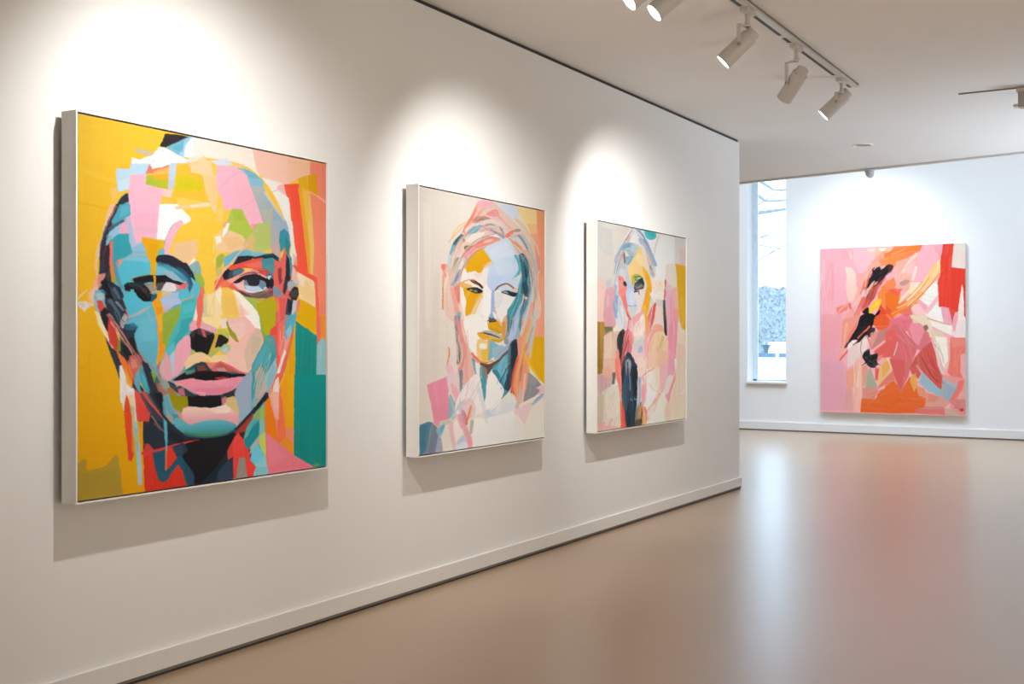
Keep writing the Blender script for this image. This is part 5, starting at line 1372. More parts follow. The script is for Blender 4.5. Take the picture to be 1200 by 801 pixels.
l 5AA6B8 17,8,10,5,3 788,1631,760,1704,731,1785,716,1852
l F0C4BC 16,9,10,9,3 478,1969,457,2024,423,2076,391,2127
l EFE6DE 25,21,10,9,3 503,1906,473,1957,443,2007,403,2050
l F0C4BC 25,22,10,6,3 415,1917,411,1992,383,2078,356,2165
l F0C4BC 27,22,10,6,3 440,1809,427,1881,414,1952,399,2012
l D8CCC6 18,6,10,8,3 540,1835,508,1962,459,2096,397,2217
l D8CCC6 24,14,10,9,3 524,1890,485,1971,438,2050,381,2122
l D8CCC6 23,21,10,5,3 463,1878,441,1931,419,1984,392,2024
l F0C4BC 18,17,10,5,3 475,1886,457,1980,426,2073,386,2165
l F8F4EE 16,16,10,5,3 685,2116,649,2142,612,2162,572,2184
l F8F4EE 20,12,10,5,3 659,2085,636,2104,614,2122,593,2134
l DAD4CC 26,12,10,7,3 704,2112,666,2149,625,2182,583,2216
l F8F4EE 20,19,10,8,3 789,2093,757,2140,726,2187,687,2236
l DAD4CC 12,11,10,8,3 797,2080,764,2134,732,2188,693,2244
l F8F4EE 13,10,10,7,3 730,2121,711,2176,686,2234,661,2288
l F8F4EE 21,14,10,8,3 707,2020,682,2087,657,2153,626,2217
l F8F4EE 25,9,10,5,3 718,2144,686,2195,651,2243,616,2291
l C0C4CC 22,11,10,5,3 342,2036,364,2158,392,2293,423,2438
l D8C8C8 18,13,10,6,3 350,2159,359,2242,373,2334,386,2426
l F0C8C8 18,17,10,5,3 340,2140,344,2173,348,2206,354,2244
l C0C4CC 13,6,10,7,3 343,2061,351,2133,358,2205,371,2290
l C0C4CC 15,12,10,9,3 352,2137,371,2237,396,2350,421,2464
l D8C8C8 23,14,10,7,3 258,2025,282,2112,307,2200,338,2303
l F0C8C8 20,20,10,8,3 292,2144,319,2215,352,2300,385,2384
l 4A3A30 6,4,10,6,3 441,931,471,932,506,941,542,954
l 2C221C 11,7,10,9,3 448,937,461,934,475,932,491,933
l 2C221C 11,11,10,5,3 466,945,480,943,500,946,520,949
l 2C221C 11,4,10,6,3 450,946,472,945,495,949,522,956
l 4A3A30 10,9,10,8,3 468,928,484,928,501,933,518,937
l 2C221C 6,3,10,8,3 430,944,462,941,496,944,534,953
l 1A2430 12,11,10,8,3 772,957,795,962,818,967,846,972
l 3E6A7C 8,4,10,5,3 814,953,843,952,873,950,904,948
l 1A2430 5,4,10,7,3 775,940,806,944,840,946,879,949
l 1A2430 8,6,10,9,3 804,947,832,947,865,946,899,945
l 3E6A7C 5,4,10,5,3 769,953,807,957,851,961,900,965
l 1A2430 11,10,10,7,3 807,954,823,954,843,953,863,952
ps 1B1C20 10,10,2 504,941,524,939,529,957,509,962
l 7CC0C8 23,18,10,8,3 882,1082,846,1174,826,1265,815,1354
l 2F6070 16,9,10,7,3 905,1048,875,1124,845,1200,834,1272
l 2F6070 13,7,10,8,3 899,1106,869,1198,860,1278,854,1367
l 7CC0C8 17,15,10,5,3 934,1026,905,1112,874,1190,859,1259
l 7CC0C8 20,13,10,7,3 915,999,889,1070,855,1139,822,1211
l 2F6070 14,10,10,7,3 912,893,891,1022,849,1150,822,1279
l 7CC0C8 12,6,10,7,3 907,1017,871,1117,834,1216,820,1313
l 7CC0C8 12,10,10,9,3 918,944,892,1051,846,1158,817,1266
l 3A3634 14,9,10,8,3 600,1265,629,1257,654,1257,681,1264
l 3A3634 7,4,10,7,3 596,1255,622,1249,648,1246,672,1252
l 6F6A66 9,3,10,9,3 605,1259,623,1253,643,1246,661,1249
l 3A3634 14,13,10,9,3 602,1257,619,1251,635,1244,654,1243
''')
ART_C = ((260, 600, 'E4D9CA'), '''
pg CFC9BE-E6DCD0 12,10,3 6,83,338,10,-4,-2,338,-13,213,829,-4,849
p C9C4BA 48,10,3 15,59,162,71,172,361,102,395,25,298
p D3C9BC 48,9,3 25,385,192,357,182,561,73,664,25,582
p D9CDBE 24,10,3 162,15,349,8,296,134,192,301,162,161
p F5F1EA 24,10,3 402,8,1042,-9,1042,369,894,353,794,380,758,582,722,784,627,792,639,428
p F7F3EC 36,10,3 651,39,894,14,869,344,794,368,698,541,639,500
p EADFD4 60,10,3 894,14,1042,4,1042,344,894,353
p E9CFCC 48,9,3 957,166,1042,151,1042,356,957,356
p F0E2D2 48,10,3 794,368,900,358,919,766,782,778
p F0C2C0 60,9,3 770,593,869,669,906,767,770,779
p E9AE08 14,10,3 897,352,1042,369,1042,755,932,765,913,463
p EFB414 24,7,3 897,352,1042,367,1042,446,919,437
l DB6A60 48,60,14,10,2 770,581,764,680,764,780
l F3D0A8 48,36,18,9,2 692,18,651,148,639,247
l D8D2CA 36,24,12,8,2 674,58,645,185,627,309
p F3DCC0 36,8,3 782,382,807,379,807,527,770,581
ps 3FB8BA 14,10,3 513,8,581,-19,645,4,651,57,604,96,547,90
ps 5FC0D0 24,7,3 524,53,592,63,639,53,592,93
l 4FA8B4 48,48,12,10,2 370,1,446,-4,513,-4,581,-16
p BCC0BC 24,10,3 78,686,147,639,142,712,98,778
p E6C0B0 48,10,3 6,651,73,664,102,772,63,843,6,848
p D8A8B0 48,8,3 102,794,182,696,172,833,93,840
ps E3E0DC 30,10,3 349,31,424,3,490,60,535,157,592,255,639,403,639,548,581,508,535,348,424,202,317,199,275,184
ps F2B0A8 24,10,3 290,181,317,118,359,52,381,71,349,147,306,184
ps EE8E80 24,7,3 285,182,317,153,338,103,359,64,317,130
ps ECE4DC 24,10,3 359,75,424,15,479,86,468,158,370,166
l B4BCCA 96,72,18,10,2 424,3,490,60,535,146,581,245
ps 7EA8C4 24,8,3 446,122,490,107,524,148,479,180
l 94A8CC 96,120,18,10,2 524,124,570,223,604,313,639,403
l 8AA4BC 48,48,14,10,2 446,10,502,69,535,134
l C0BCBC 72,72,18,10,3 490,154,558,284,604,397
ps 84B4BC 30,10,3 223,307,264,220,338,183,392,196,349,262,296,283
ps 6CA0AC 24,8,3 264,243,317,205,359,214,317,256
ps A8B4BC 30,10,3 317,279,402,218,424,249,392,347,338,333
ps 7EA6B8 24,10,3 290,375,349,343,381,349,349,435,306,453
ps BAC8CC 24,10,3 359,214,424,190,446,221,392,312
l 8FA0BC 72,96,18,10,2 233,317,208,377,198,435
ps C9B49C 24,10,3 213,377,285,308,285,388,233,419
ps C98A70 24,8,3 259,341,294,312,290,375,264,368
l 7A5A50 36,48,18,10,2 285,330,287,387,290,432
ps B9B8BA 30,10,3 203,491,223,420,264,414,296,455,338,540,381,686,381,814,327,819,296,615,213,591
ps CFCFCE 36,10,3 213,535,285,513,296,603,223,601
ps BCC6D8 30,10,3 296,455,349,539,392,696,402,812,317,820,311,636
ps F7CE82 22,10,3 322,508,370,409,413,320,446,221,479,227,502,306,524,385,502,471,490,567,424,587,413,624,392,684,359,642
ps F8DCA8 30,8,3 413,344,468,300,513,375,502,448,446,420
ps F1DAC0 30,10,3 479,227,558,296,592,398,581,496,535,490,513,387
ps E6C0A8 24,7,3 547,310,592,362,592,434,558,392
l A0A0A8 72,96,22,10,2 581,436,604,493,616,539
ps C2C0BE 24,8,3 570,462,627,502,627,550,581,532
ps F4AE1C 18,10,3 502,483,535,490,592,614,604,673,581,796,524,801,547,679,524,587
ps F7C050 24,8,3 490,449,524,480,524,610,502,566
ps C8B040 24,10,3 370,582,424,552,468,570,413,612,381,686
l 4C9A54 60,48,18,10,2 413,624,446,620,490,597
l 3E7A48 48,36,14,10,2 402,590,446,573,479,580
ps 3A3834 22,10,3 402,672,446,631,502,625,502,708,446,737,402,753
ps 8A8680 24,10,3 413,682,479,663,490,697,424,727
ps 26282A 18,10,3 446,631,490,591,507,672,485,650
l 8A3040 36,24,14,8,2 413,752,457,742,446,796
ps E2D8D4 30,10,3 402,765,490,732,524,753,524,801,402,812
ps F08878 24,10,3 213,602,275,617,311,728,317,820,244,827,223,737
ps F29A90 36,7,3 223,624,264,641,275,754,244,757
ps 2E2C2C 18,10,3 275,669,296,655,311,693,301,712,280,697
l C86058 48,36,18,8,2 213,602,244,644
ps D4D2D4 24,10,3 198,604,218,613,223,759,244,827,182,832,187,718
l 9CAAC0 72,72,22,10,2 192,718,187,832
ps FAE8D0 36,10,3 592,578,651,595,746,608,746,782,581,796,604,697
p EAC3B2 36,10,3 6,789,93,780,73,1146,6,1149
ps D8A0A4 30,10,3 93,780,172,772,187,1029,182,1198,83,1212,68,1058
ps D294A0 48,6,3 83,991,142,998,162,1176,83,1190
pg A8803A-9A7028 18,10,3 15,1159,15,1674,6,1146,68,1157,73,1256,73,1499,63,1676,6,1674
ps B98A34 24,8,3 39,1158,73,1168,73,1323,44,1312
p 9A8050 24,10,3 73,1201,162,1199,162,1255,83,1300
ps 6E6850 24,8,3 78,1212,152,1216,112,1278
pg DDBBA4-E3C4B0 36,10,3 112,1267,112,1679,73,1312,132,1255,244,1253,213,1502,192,1683,63,1676
ps D0B49C 48,7,3 152,1311,203,1287,192,1501,142,1567
ps B8C0CE 30,10,3 177,895,213,790,244,890,285,1001,296,1160,285,1218,203,1163,182,1007
ps D9DAD8 36,10,3 213,994,254,946,285,1069,264,1207,203,1152
l 8CA0BC 96,72,22,10,3 203,848,182,962,198,1085
l 7C8CA8 48,48,18,10,2 192,882,213,937,208,1017
ps F08A7C 24,10,3 223,767,317,757,317,930,338,1043,365,1111,349,1135,306,1034,264,899
ps E87068 30,8,3 275,864,311,838,327,998,359,1100,317,1045
ps C2CFE2 30,10,3 311,758,402,749,413,934,370,955,322,929
ps D8DEE4 36,8,3 349,800,392,773,392,901,349,927
l 8098B8 36,36,14,10,2 338,940,370,951,413,934
ps CFCFCC 30,10,3 322,987,349,956,424,945,435,991,402,1052,359,1065
ps EBDCD6 30,10,3 402,784,513,750,513,892,468,1013,402,1075,435,956
l 303234 48,24,18,10,2 402,766,446,756
l 883040 36,24,14,8,2 446,756,452,797
ps F3AA1C 18,10,3 535,736,598,729,570,911,535,1057,502,1141,479,989,513,856
ps F6BE4C 24,9,3 479,977,524,927,524,1105,502,1200
ps B0504C 24,10,3 317,1033,343,1078,365,1123,338,1101
ps F0A8AC 36,10,3 359,1112,468,1013,513,1034,402,1156,381,1250
ps F3C0BC 36,10,3 296,1149,359,1112,392,1261,349,1343,306,1251
ps F7DCCC 30,10,3 402,1226,490,1035,518,1105,513,1247,468,1307,392,1296
ps F9E8DC 36,8,3 457,1107,490,1059,490,1248,435,1272
ps E48078 30,10,3 535,1128,581,982,651,881,639,1039,592,1222,558,1306,535,1247
ps D8504A 24,8,3 592,1018,645,894,627,1064,581,1198,570,1127
ps F3A02C 24,8,3 530,1069,564,1091,552,1270,530,1247
ps F7EADE 36,10,3 581,767,746,715,746,874,674,831,639,870
ps F1D6CC 36,10,3 662,893,746,911,746,1144,698,1195,639,1148
ps D6D2CA 36,8,3 651,845,746,850,746,911,674,916
l 4A443E 72,120,22,10,2 752,849,758,996,770,1143,782,1266
l 2C2A28 48,96,18,10,2 764,1094,770,1217,780,1279
l E07068 48,48,14,10,2 764,713,758,824
ps F2A88C 24,10,3 639,1160,722,1169,746,1242,686,1244,604,1269
pg F0B8C4-EC98A8 24,10,3 831,719,844,1715,776,712,881,701,938,935,932,1112,906,1339,906,1666,894,1717,807,1713,794,1315
ps F6BCA8 36,10,3 869,702,932,696,944,947,894,1013
ps EB8FA0 36,8,3 831,1129,932,1125,894,1528,819,1414
ps F2A090 36,7,3 869,965,944,947,932,1112,881,1127
p E7AC02 14,10,3 932,696,1048,684,1051,1223,990,1199,957,1099,944,935
pg F2D6BC-E3CDB4 36,10,3 970,1212,996,1722,932,1125,983,1206,1051,1229,1051,1725,906,1718,919,1415
ps E8BCA8 48,7,3 932,1415,1022,1441,1022,1594,932,1642
pg F3CCA0-EAC4A0 24,10,3 674,1256,674,1706,604,1365,651,1256,698,1237,758,1267,800,1365,807,1713,547,1700,558,1509
ps F6BCA8 36,10,3 558,1330,627,1257,604,1461,558,1509
l C8B878 96,72,30,8,2 734,1316,710,1414,674,1487
l F29888 48,48,18,8,2 639,1245,581,1341,547,1508
l EFA898 48,48,24,7,2 581,1413,558,1580,552,1700
ps E8B49C 48,7,3 674,1511,794,1513,794,1712,674,1681
ps 3A3838 24,10,3 213,1321,264,1230,290,1252,290,1366,264,1548,254,1686,233,1685,213,1502
l 26262A 96,96,24,10,2 254,1275,244,1457,238,1661
ps D8666C 30,10,3 290,1275,338,1228,370,1366,359,1505,317,1504,285,1458
ps E88E90 36,8,3 327,1274,370,1262,392,1366,359,1412
l D86868 72,72,22,9,3 290,1412,270,1549,259,1686
ps F0907C 24,10,3 192,1501,223,1479,238,1685,187,1682
ps D6CDC8 36,10,3 381,1412,468,1342,524,1366,524,1484,446,1506,381,1552
ps EFC8C4 36,10,3 359,1505,524,1472,535,1700,402,1693
ps A8B8D0 24,10,3 446,1448,479,1430,490,1484,446,1506
l F0B0B0 72,72,24,9,2 524,1259,541,1461,547,1700
ps 31363C 24,10,3 275,1594,317,1504,359,1528,402,1622,430,1694,275,1687
ps 7C8896 24,9,3 301,1618,338,1573,359,1691,301,1688
pg 9A7028-926A24 18,10,3 6,1576,6,1729,6,1566,61,1567,58,1738,7,1746
p C8A0A2 30,10,3 7,1746,63,1755,152,1794,147,1883,93,1945,15,1981
p DCB49C 36,10,3 63,1567,192,1571,192,1774,162,1794,73,1766
ps E0A48E 36,8,3 63,1677,152,1704,142,1793,63,1777
l 6C665C 96,72,24,10,2 177,1750,174,1806,167,1862
pg D0C4B0-D6CAB8 24,10,3 112,1913,112,2357,117,1902,223,1889,249,2061,249,2402,15,2407,10,1981
ps C4B096 48,8,3 10,1992,63,1997,54,2304,10,2319
ps E0D4C4 48,7,3 93,1956,213,1911,223,2217,112,2246
l F0A0A8 48,48,22,10,2 152,2274,112,2380
l EF9CA4 60,60,22,10,2 73,2307,44,2346,29,2399
p E0A8A0 30,8,3 10,2319,102,2345,254,2380,254,2403,10,2407
p F08474 24,10,3 187,1571,238,1573,259,1812,259,2017,244,1970,203,1808,192,1718
p F0604A 18,10,3 244,2061,264,2086,290,2226,317,2402,249,2402
p D84C40 24,8,3 259,2119,311,2390,285,2402
ps E88878 24,9,3 223,1810,259,1835,264,2063,244,2038
ps 2B3A48 18,10,3 259,1687,296,1586,370,1577,424,1695,435,1824,430,1999,424,2104,419,2243,402,2393,317,2402,290,2226,264,2063,259,1869
ps 3A5468 30,10,3 285,1768,338,1737,349,1888,359,2235,338,2348,296,2135,280,1928
ps 8C98A4 30,10,3 301,1620,338,1582,359,1634,349,1761,317,1793
ps B4A8A4 24,7,3 317,1644,349,1622,354,1738,333,1783
ps 23252B 24,10,3 359,1704,413,1683,430,1824,424,2011,370,2028,349,1853
ps 2A2A30 24,9,3 259,1710,285,1654,285,1791,264,1870
l 6C8CA0 36,36,12,10,2 349,2049,365,2076,424,2075
l 7CA0B4 36,24,14,10,2 349,1795,351,1957
ps 23303C 24,10,3 317,2138,419,2103,408,2393,327,2398
ps B8BEC4 24,10,3 435,1824,468,1815,474,1945,468,2086,435,2199,424,2151,435,1977
l 94A8B8 72,72,22,10,2 463,1826,457,2037,430,2198
ps 8C7A6A 30,10,3 419,2197,479,2110,490,2159,479,2370,413,2394
l C49048 72,96,22,10,3 474,2157,485,2252,490,2395
ps D8A060 24,8,3 474,2251,524,2305,524,2388,474,2392
ps 5A4A3C 24,10,3 413,2336,479,2322,474,2398,413,2400
l D85048 72,36,18,10,2 530,2199,541,2284,558,2358
l F0907C 72,60,22,10,2 507,2184,535,2307,535,2378
ps F3D4C4 36,10,3 435,1579,547,1582,502,1782,479,1816,446,1755
ps EED8CC 36,10,3 490,1793,581,1703,627,1729,698,2013,651,2106,535,2212,524,1949
ps EDE4D8 36,10,3 535,1927,686,2012,639,2116,547,2201
ps F6E4D4 30,8,3 502,1817,581,1739,604,1836,535,1903
l E8A498 48,48,18,10,2 627,1705,535,1760,479,1816
l F0B8B4 72,72,22,10,2 485,1816,524,1890,513,2019,490,2135
ps E49C9C 30,10,3 479,1945,524,1902,524,2092,490,2147
l D8B0A4 24,24,12,10,2 581,1918,627,1982,698,2019
l E4908C 72,60,22,10,2 698,2038,639,2128,558,2215
pg E9D3BC-E6D0BA 30,10,3 674,1720,674,2011,627,1717,704,1697,710,2014,674,2023
ps F0B0B0 36,10,3 704,1672,807,1677,807,1825,746,1993,710,2002
p EB9CAC 30,10,3 807,1590,887,1593,894,1731,869,1817,807,1813
ps F3CCC4 36,10,3 794,1837,869,1817,881,1906,807,2073,758,2056
l E88A84 72,72,22,10,2 913,1757,881,1868,831,2014,807,2135
ps E8929C 30,10,3 776,2058,831,2038,819,2124,794,2134
l F8E8DC 72,72,22,10,2 900,1606,906,1719
p E0C8B0 36,10,3 919,1594,1055,1598,1055,2394,831,2399,831,2125,894,1894
ps DDC6AC 60,8,3 869,2055,1048,2059,1048,2380,856,2378
l CDBFA8 96,96,36,6,4 906,2184,906,2360
l F4ECE0 48,36,14,10,2 970,2058,1009,2037,1055,2019
l D0BCA4 24,24,12,8,2 951,1595,951,1987,970,2052
l CDB8A0 36,24,12,8,2 944,2075,944,2100
ps E4D4C2 36,10,3 651,2130,758,2068,782,2182,770,2390,547,2392,581,2301
ps DDBCA8 36,10,3 770,2193,831,2150,831,2399,770,2390
ps E8C8BC 36,8,3 547,2213,639,2153,581,2313,558,2358
ps E8DACA 36,8,3 604,2221,698,2147,722,2285,592,2363
l C8B8A8 16,15,12,8,3 284,210,235,356,211,506,203,660
l C8B8A8 19,9,12,6,3 207,335,182,483,173,626,176,770
l D8D8DA 20,10,12,8,3 298,136,239,276,193,424,176,570
l C8B8A8 19,6,12,9,3 236,302,188,448,164,592,152,746
l D8D8DA 15,9,12,7,3 270,315,237,441,223,579,221,717
l C8B8A8 18,13,12,9,3 270,291,247,378,241,461,239,551
l D8D8DA 13,10,12,7,3 362,47,290,177,231,320,191,471
l A8B4C4 21,17,12,6,3 348,141,275,309,232,485,216,673
l D8D8DA 17,14,12,9,3 300,124,255,239,220,355,203,478
l D8D8DA 18,5,12,5,3 244,267,196,437,179,609,179,784
l 8FA8B8 13,4,12,5,3 305,237,245,385,217,538,202,700
l 7890A8 19,13,12,5,3 398,33,292,252,229,487,215,738
l C8B8A8 13,8,12,8,3 349,128,293,254,247,389,231,524
l A8B4C4 21,7,12,7,3 274,229,217,391,197,566,192,743
l 7890A8 24,19,12,9,3 378,21,284,193,210,381,179,584
l 7890A8 16,15,12,7,3 258,346,221,467,196,597,183,732
l E0C8B0 12,5,12,8,3 403,45,459,117,504,198,545,302
l 7890B0 13,10,12,7,3 513,179,554,273,588,367,614,465
l 7890B0 14,8,12,6,3 447,23,521,102,584,221,635,348
l 7890B0 20,8,12,7,3 457,87,505,127,546,186,586,251
l 7890B0 13,12,12,9,3 439,72,502,179,551,324,578,469
l 7890B0 21,9,12,6,3 502,114,541,205,576,305,597,406
l D8D8DA 13,9,12,6,3 443,79,487,141,517,217,548,305
l A8B4C8 24,18,12,6,3 534,181,539,222,543,263,548,304
l A8B4C8 20,11,12,7,3 416,35,511,143,585,304,634,474
l D8D8DA 17,5,12,9,3 445,126,503,196,557,295,600,397
l E0C8B0 18,16,12,8,3 429,70,508,153,571,279,620,411
l E0C8B0 15,13,12,6,3 556,187,593,270,623,359,647,447
l 5E8898 12,7,12,5,3 271,249,304,233,343,232,381,239
l 84A4B4 18,8,12,9,3 242,267,284,233,346,209,402,207
l C8D0D4 20,9,12,5,3 291,291,328,265,352,270,398,270
l C8D0D4 18,6,12,5,3 231,266,265,231,326,188,377,178
l 84A4B4 19,19,12,8,3 267,286,291,253,323,220,362,205
l C8D0D4 19,17,12,5,3 309,257,332,255,367,260,403,265
l 5E8898 21,11,12,7,3 266,316,296,296,326,276,335,279
l 84A4B4 18,11,12,6,3 253,240,290,208,361,187,412,181
l 5E8898 17,7,12,5,3 262,267,293,228,351,197,401,181
l C8D0D4 11,6,12,8,3 280,306,315,265,351,246,405,231
l 2A2A28 16,6,12,5,3 445,688,459,670,481,663,504,655
l 2A2A28 14,6,12,9,3 417,690,436,678,456,666,468,665
l 2A2A28 12,10,12,8,3 438,646,466,635,484,634,502,633
l 5A5650 17,11,12,9,3 444,684,453,675,462,665,465,663
l 5A5650 18,12,12,6,3 432,700,460,679,474,675,499,671
l 2A2A28 15,15,12,8,3 404,693,437,673,466,661,494,662
l 2A2A28 12,10,12,9,3 418,704,448,678,471,665,500,660
l 2A2A28 16,13,12,7,3 443,645,464,633,477,629,489,624
l 5A5650 12,4,12,7,3 394,671,423,652,462,631,488,629
l 8AB050 17,8,12,9,3 396,620,418,594,451,576,483,574
l 8AB050 12,5,12,5,3 405,604,414,591,422,578,448,567
l 3A7A48 16,10,12,5,3 421,607,433,601,436,602,447,608
l 8AB050 8,3,12,8,3 419,607,426,594,438,582,452,578
l 3A7A48 13,7,12,8,3 410,624,425,603,440,587,464,584
l 8AB050 16,10,12,8,3 427,587,441,584,452,589,463,593
l E8C0A0 15,11,12,8,3 656,609,661,661,659,701,645,755
l E8C0A0 18,10,12,8,3 707,600,718,639,730,678,725,734
l F0D8B8 15,10,12,7,3 717,671,715,714,708,751,702,787
l E8C0A0 21,7,12,8,3 700,619,695,671,678,719,655,767
l E8C0A0 15,4,12,5,3 680,593,694,653,698,716,689,780
l F0D8B8 15,14,12,5,3 658,635,671,664,685,687,687,721
l F0B0B0 15,10,12,9,3 359,1177,333,1263,307,1356,281,1451
l E88888 16,7,12,5,3 355,1251,326,1383,298,1514,284,1621
l 904040 15,14,12,9,3 330,1289,297,1424,271,1549,254,1656
l F0B0B0 18,14,12,5,3 337,1141,311,1240,284,1346,259,1454
l D86868 14,9,12,5,3 297,1328,284,1421,273,1512,271,1586
l F0B0B0 24,10,12,8,3 340,1076,325,1187,310,1301,295,1423
l 904040 25,22,12,9,3 336,1359,325,1387,314,1415,303,1444
l 904040 11,8,12,5,3 359,1097,338,1229,318,1370,299,1511
l E88888 14,5,12,7,3 325,1308,322,1349,319,1390,317,1432
l F0B0B0 10,10,12,7,3 350,1106,330,1247,310,1400,296,1543
l 904040 20,11,12,7,3 340,1104,314,1273,289,1459,279,1615
l F0B0B0 11,9,12,5,3 384,1085,344,1281,306,1496,291,1667
l D86868 10,4,12,7,3 316,1244,280,1399,250,1546,232,1671
l 904040 22,19,12,8,3 333,1305,302,1445,280,1568,266,1679
l E87860 19,13,12,9,3 600,1233,582,1325,564,1417,550,1499
l E87860 21,16,12,9,3 573,1130,547,1291,525,1456,514,1590
l F4C8B8 18,15,12,6,3 562,1228,566,1335,569,1443,579,1530
l F4C8B8 24,8,12,6,3 602,1167,585,1362,575,1538,573,1697
l F0A098 24,17,12,9,3 523,1251,521,1327,520,1403,521,1477
l F0A098 19,9,12,7,3 577,936,545,1104,520,1287,500,1475
l F4C8B8 12,7,12,6,3 582,1135,567,1263,555,1395,547,1513
l E87860 10,5,12,8,3 596,1246,586,1306,576,1365,566,1425
l F8D8C0 23,10,12,6,3 602,1018,578,1239,564,1474,568,1666
l F8D8C0 14,8,12,9,3 612,938,570,1136,540,1354,520,1554
l F0A098 20,11,12,5,3 579,1113,554,1318,537,1516,532,1685
l F4C8B8 13,8,12,6,3 570,1160,564,1237,557,1315,551,1393
l F4C8B8 12,4,12,7,3 614,933,579,1114,554,1312,535,1504
l F4C8B8 22,15,12,9,3 550,1106,534,1255,521,1408,517,1543
l F2A8B0 18,9,12,9,3 825,912,839,1083,849,1253,844,1426
l F6C0C8 13,5,12,5,3 885,1101,889,1264,880,1424,871,1584
l F2A8B0 29,12,12,7,3 832,1052,844,1177,846,1301,844,1427
l E890A8 26,23,12,6,3 836,772,843,950,849,1128,845,1304
l F2A8B0 18,14,12,6,3 855,753,863,1000,868,1249,849,1496
l E890A8 26,18,12,5,3 831,811,850,1078,855,1345,845,1614
l F6C0C8 19,10,12,9,3 877,1121,882,1174,885,1228,883,1281
l E890A8 12,4,12,7,3 873,862,890,1112,890,1367,878,1618
l F6C0C8 13,6,12,8,3 860,1050,875,1217,872,1384,869,1551
l E8CCB8 14,5,12,7,3 170,1426,162,1468,148,1505,134,1543
l EBC4B0 28,26,12,5,3 144,1310,150,1404,145,1496,127,1588
l EBC4B0 14,9,12,8,3 149,1312,146,1398,136,1479,113,1560
l D0A890 23,13,12,7,3 161,1258,176,1336,191,1415,195,1507
l D0A890 19,13,12,7,3 159,1286,181,1349,203,1413,218,1496
l E8CCB8 22,21,12,7,3 149,1347,144,1404,138,1457,119,1510
l EBC4B0 20,14,12,6,3 138,1327,151,1428,146,1528,134,1628
l E8CCB8 23,21,12,5,3 169,1340,173,1410,171,1485,158,1553
l D0A890 22,16,12,5,3 145,1313,163,1404,171,1502,166,1596
l B0BCC8 11,5,12,7,3 244,889,240,950,242,1015,249,1094
l E0E0E0 10,3,12,5,3 221,939,232,996,252,1065,272,1136
l B0BCC8 11,5,12,7,3 231,901,235,967,250,1043,268,1127
l B0BCC8 19,14,12,7,3 201,868,203,957,216,1065,235,1178
l B0BCC8 15,14,12,6,3 222,959,223,1010,228,1069,233,1129
l E0E0E0 15,5,12,7,3 183,867,189,912,195,957,205,1009
l E0E0E0 16,10,12,6,3 221,898,223,948,228,999,240,1062
l 8A9CB4 11,10,12,8,3 220,914,226,981,245,1069,264,1156
l E0E0E0 17,16,12,7,3 235,852,228,906,220,959,219,1021
l E0E0E0 15,13,12,9,3 219,905,215,976,224,1064,233,1154
l F8E4D4 20,18,12,8,3 454,1097,454,1136,454,1174,454,1213
l F0C0B0 15,12,12,8,3 499,1117,479,1165,460,1213,440,1260
l E8A8A0 18,11,12,7,3 467,1143,451,1163,436,1183,420,1203
l F8E4D4 23,8,12,5,3 514,1161,495,1193,476,1225,457,1257
l F8E4D4 13,10,12,9,3 438,1127,426,1170,414,1213,401,1256
l F0C0B0 14,12,12,8,3 464,1127,459,1164,455,1201,450,1238
l F0C0B0 13,8,12,5,3 447,1125,436,1159,425,1193,414,1227
l F0C0B0 24,12,12,5,3 478,1149,464,1195,450,1241,436,1286
l F0C0B0 25,9,12,6,3 447,1151,439,1186,431,1221,424,1256
l E8A8A0 19,11,12,7,3 470,1039,451,1110,433,1181,415,1251
l 26262A 17,15,12,8,3 251,1430,248,1473,246,1522,244,1570
l 5A5050 16,12,12,5,3 236,1426,233,1479,231,1537,229,1595
l 26262A 21,18,12,8,3 251,1437,250,1484,249,1536,248,1587
l 5A5050 11,10,12,9,3 255,1435,249,1459,243,1489,238,1518
l 26262A 24,10,12,7,3 256,1369,254,1423,253,1481,253,1546
l 26262A 15,14,12,8,3 254,1390,254,1429,255,1469,257,1515
l 26262A 13,10,12,9,3 246,1426,241,1452,235,1483,231,1514
l 2C2A28 10,7,12,8,3 752,880,756,956,760,1033,765,1106
l 2C2A28 9,7,12,5,3 767,1044,767,1095,769,1145,771,1194
l 2C2A28 19,15,12,6,3 760,911,765,986,770,1061,778,1131
l 6A6258 18,8,12,9,3 763,905,768,1019,777,1129,787,1236
l 2C2A28 19,11,12,6,3 753,931,757,1024,763,1114,771,1201
l F0BCA0 20,10,12,7,3 686,1278,679,1390,672,1506,665,1631
l F6D8B0 12,12,12,5,3 667,1312,669,1408,672,1508,674,1615
l F0BCA0 12,4,12,7,3 660,1395,642,1456,623,1525,605,1593
l E4B890 20,10,12,5,3 664,1410,662,1436,660,1462,659,1491
l E4B890 20,6,12,5,3 673,1318,661,1394,650,1471,639,1555
l E4B890 21,14,12,5,3 690,1290,693,1369,696,1448,699,1534
l E4B890 25,12,12,8,3 730,1291,727,1360,724,1429,722,1501
l E4B890 16,6,12,8,3 671,1415,668,1454,664,1497,661,1541
l E4B890 18,10,12,9,3 761,1373,736,1434,711,1497,687,1564
l 4A6880 22,14,12,8,3 326,1628,316,1817,314,2009,312,2192
l 203040 24,14,12,6,3 363,1941,373,1996,383,2051,392,2107
l 203040 27,14,12,8,3 322,1698,315,1844,315,1992,317,2138
l 203040 21,8,12,5,3 357,1705,358,1926,368,2150,370,2354
l 345066 15,9,12,9,3 386,1933,384,2012,383,2091,380,2169
l 203040 16,12,12,8,3 354,1760,365,1881,384,2004,402,2128
l 4A6880 27,14,12,9,3 322,1631,324,1828,335,2026,345,2216
l 203040 22,21,12,6,3 338,1691,334,1858,340,2027,344,2190
l 4A6880 23,9,12,7,3 351,1824,361,1957,374,2091,384,2219
l 345066 23,16,12,5,3 375,1703,370,1874,374,2043,376,2209
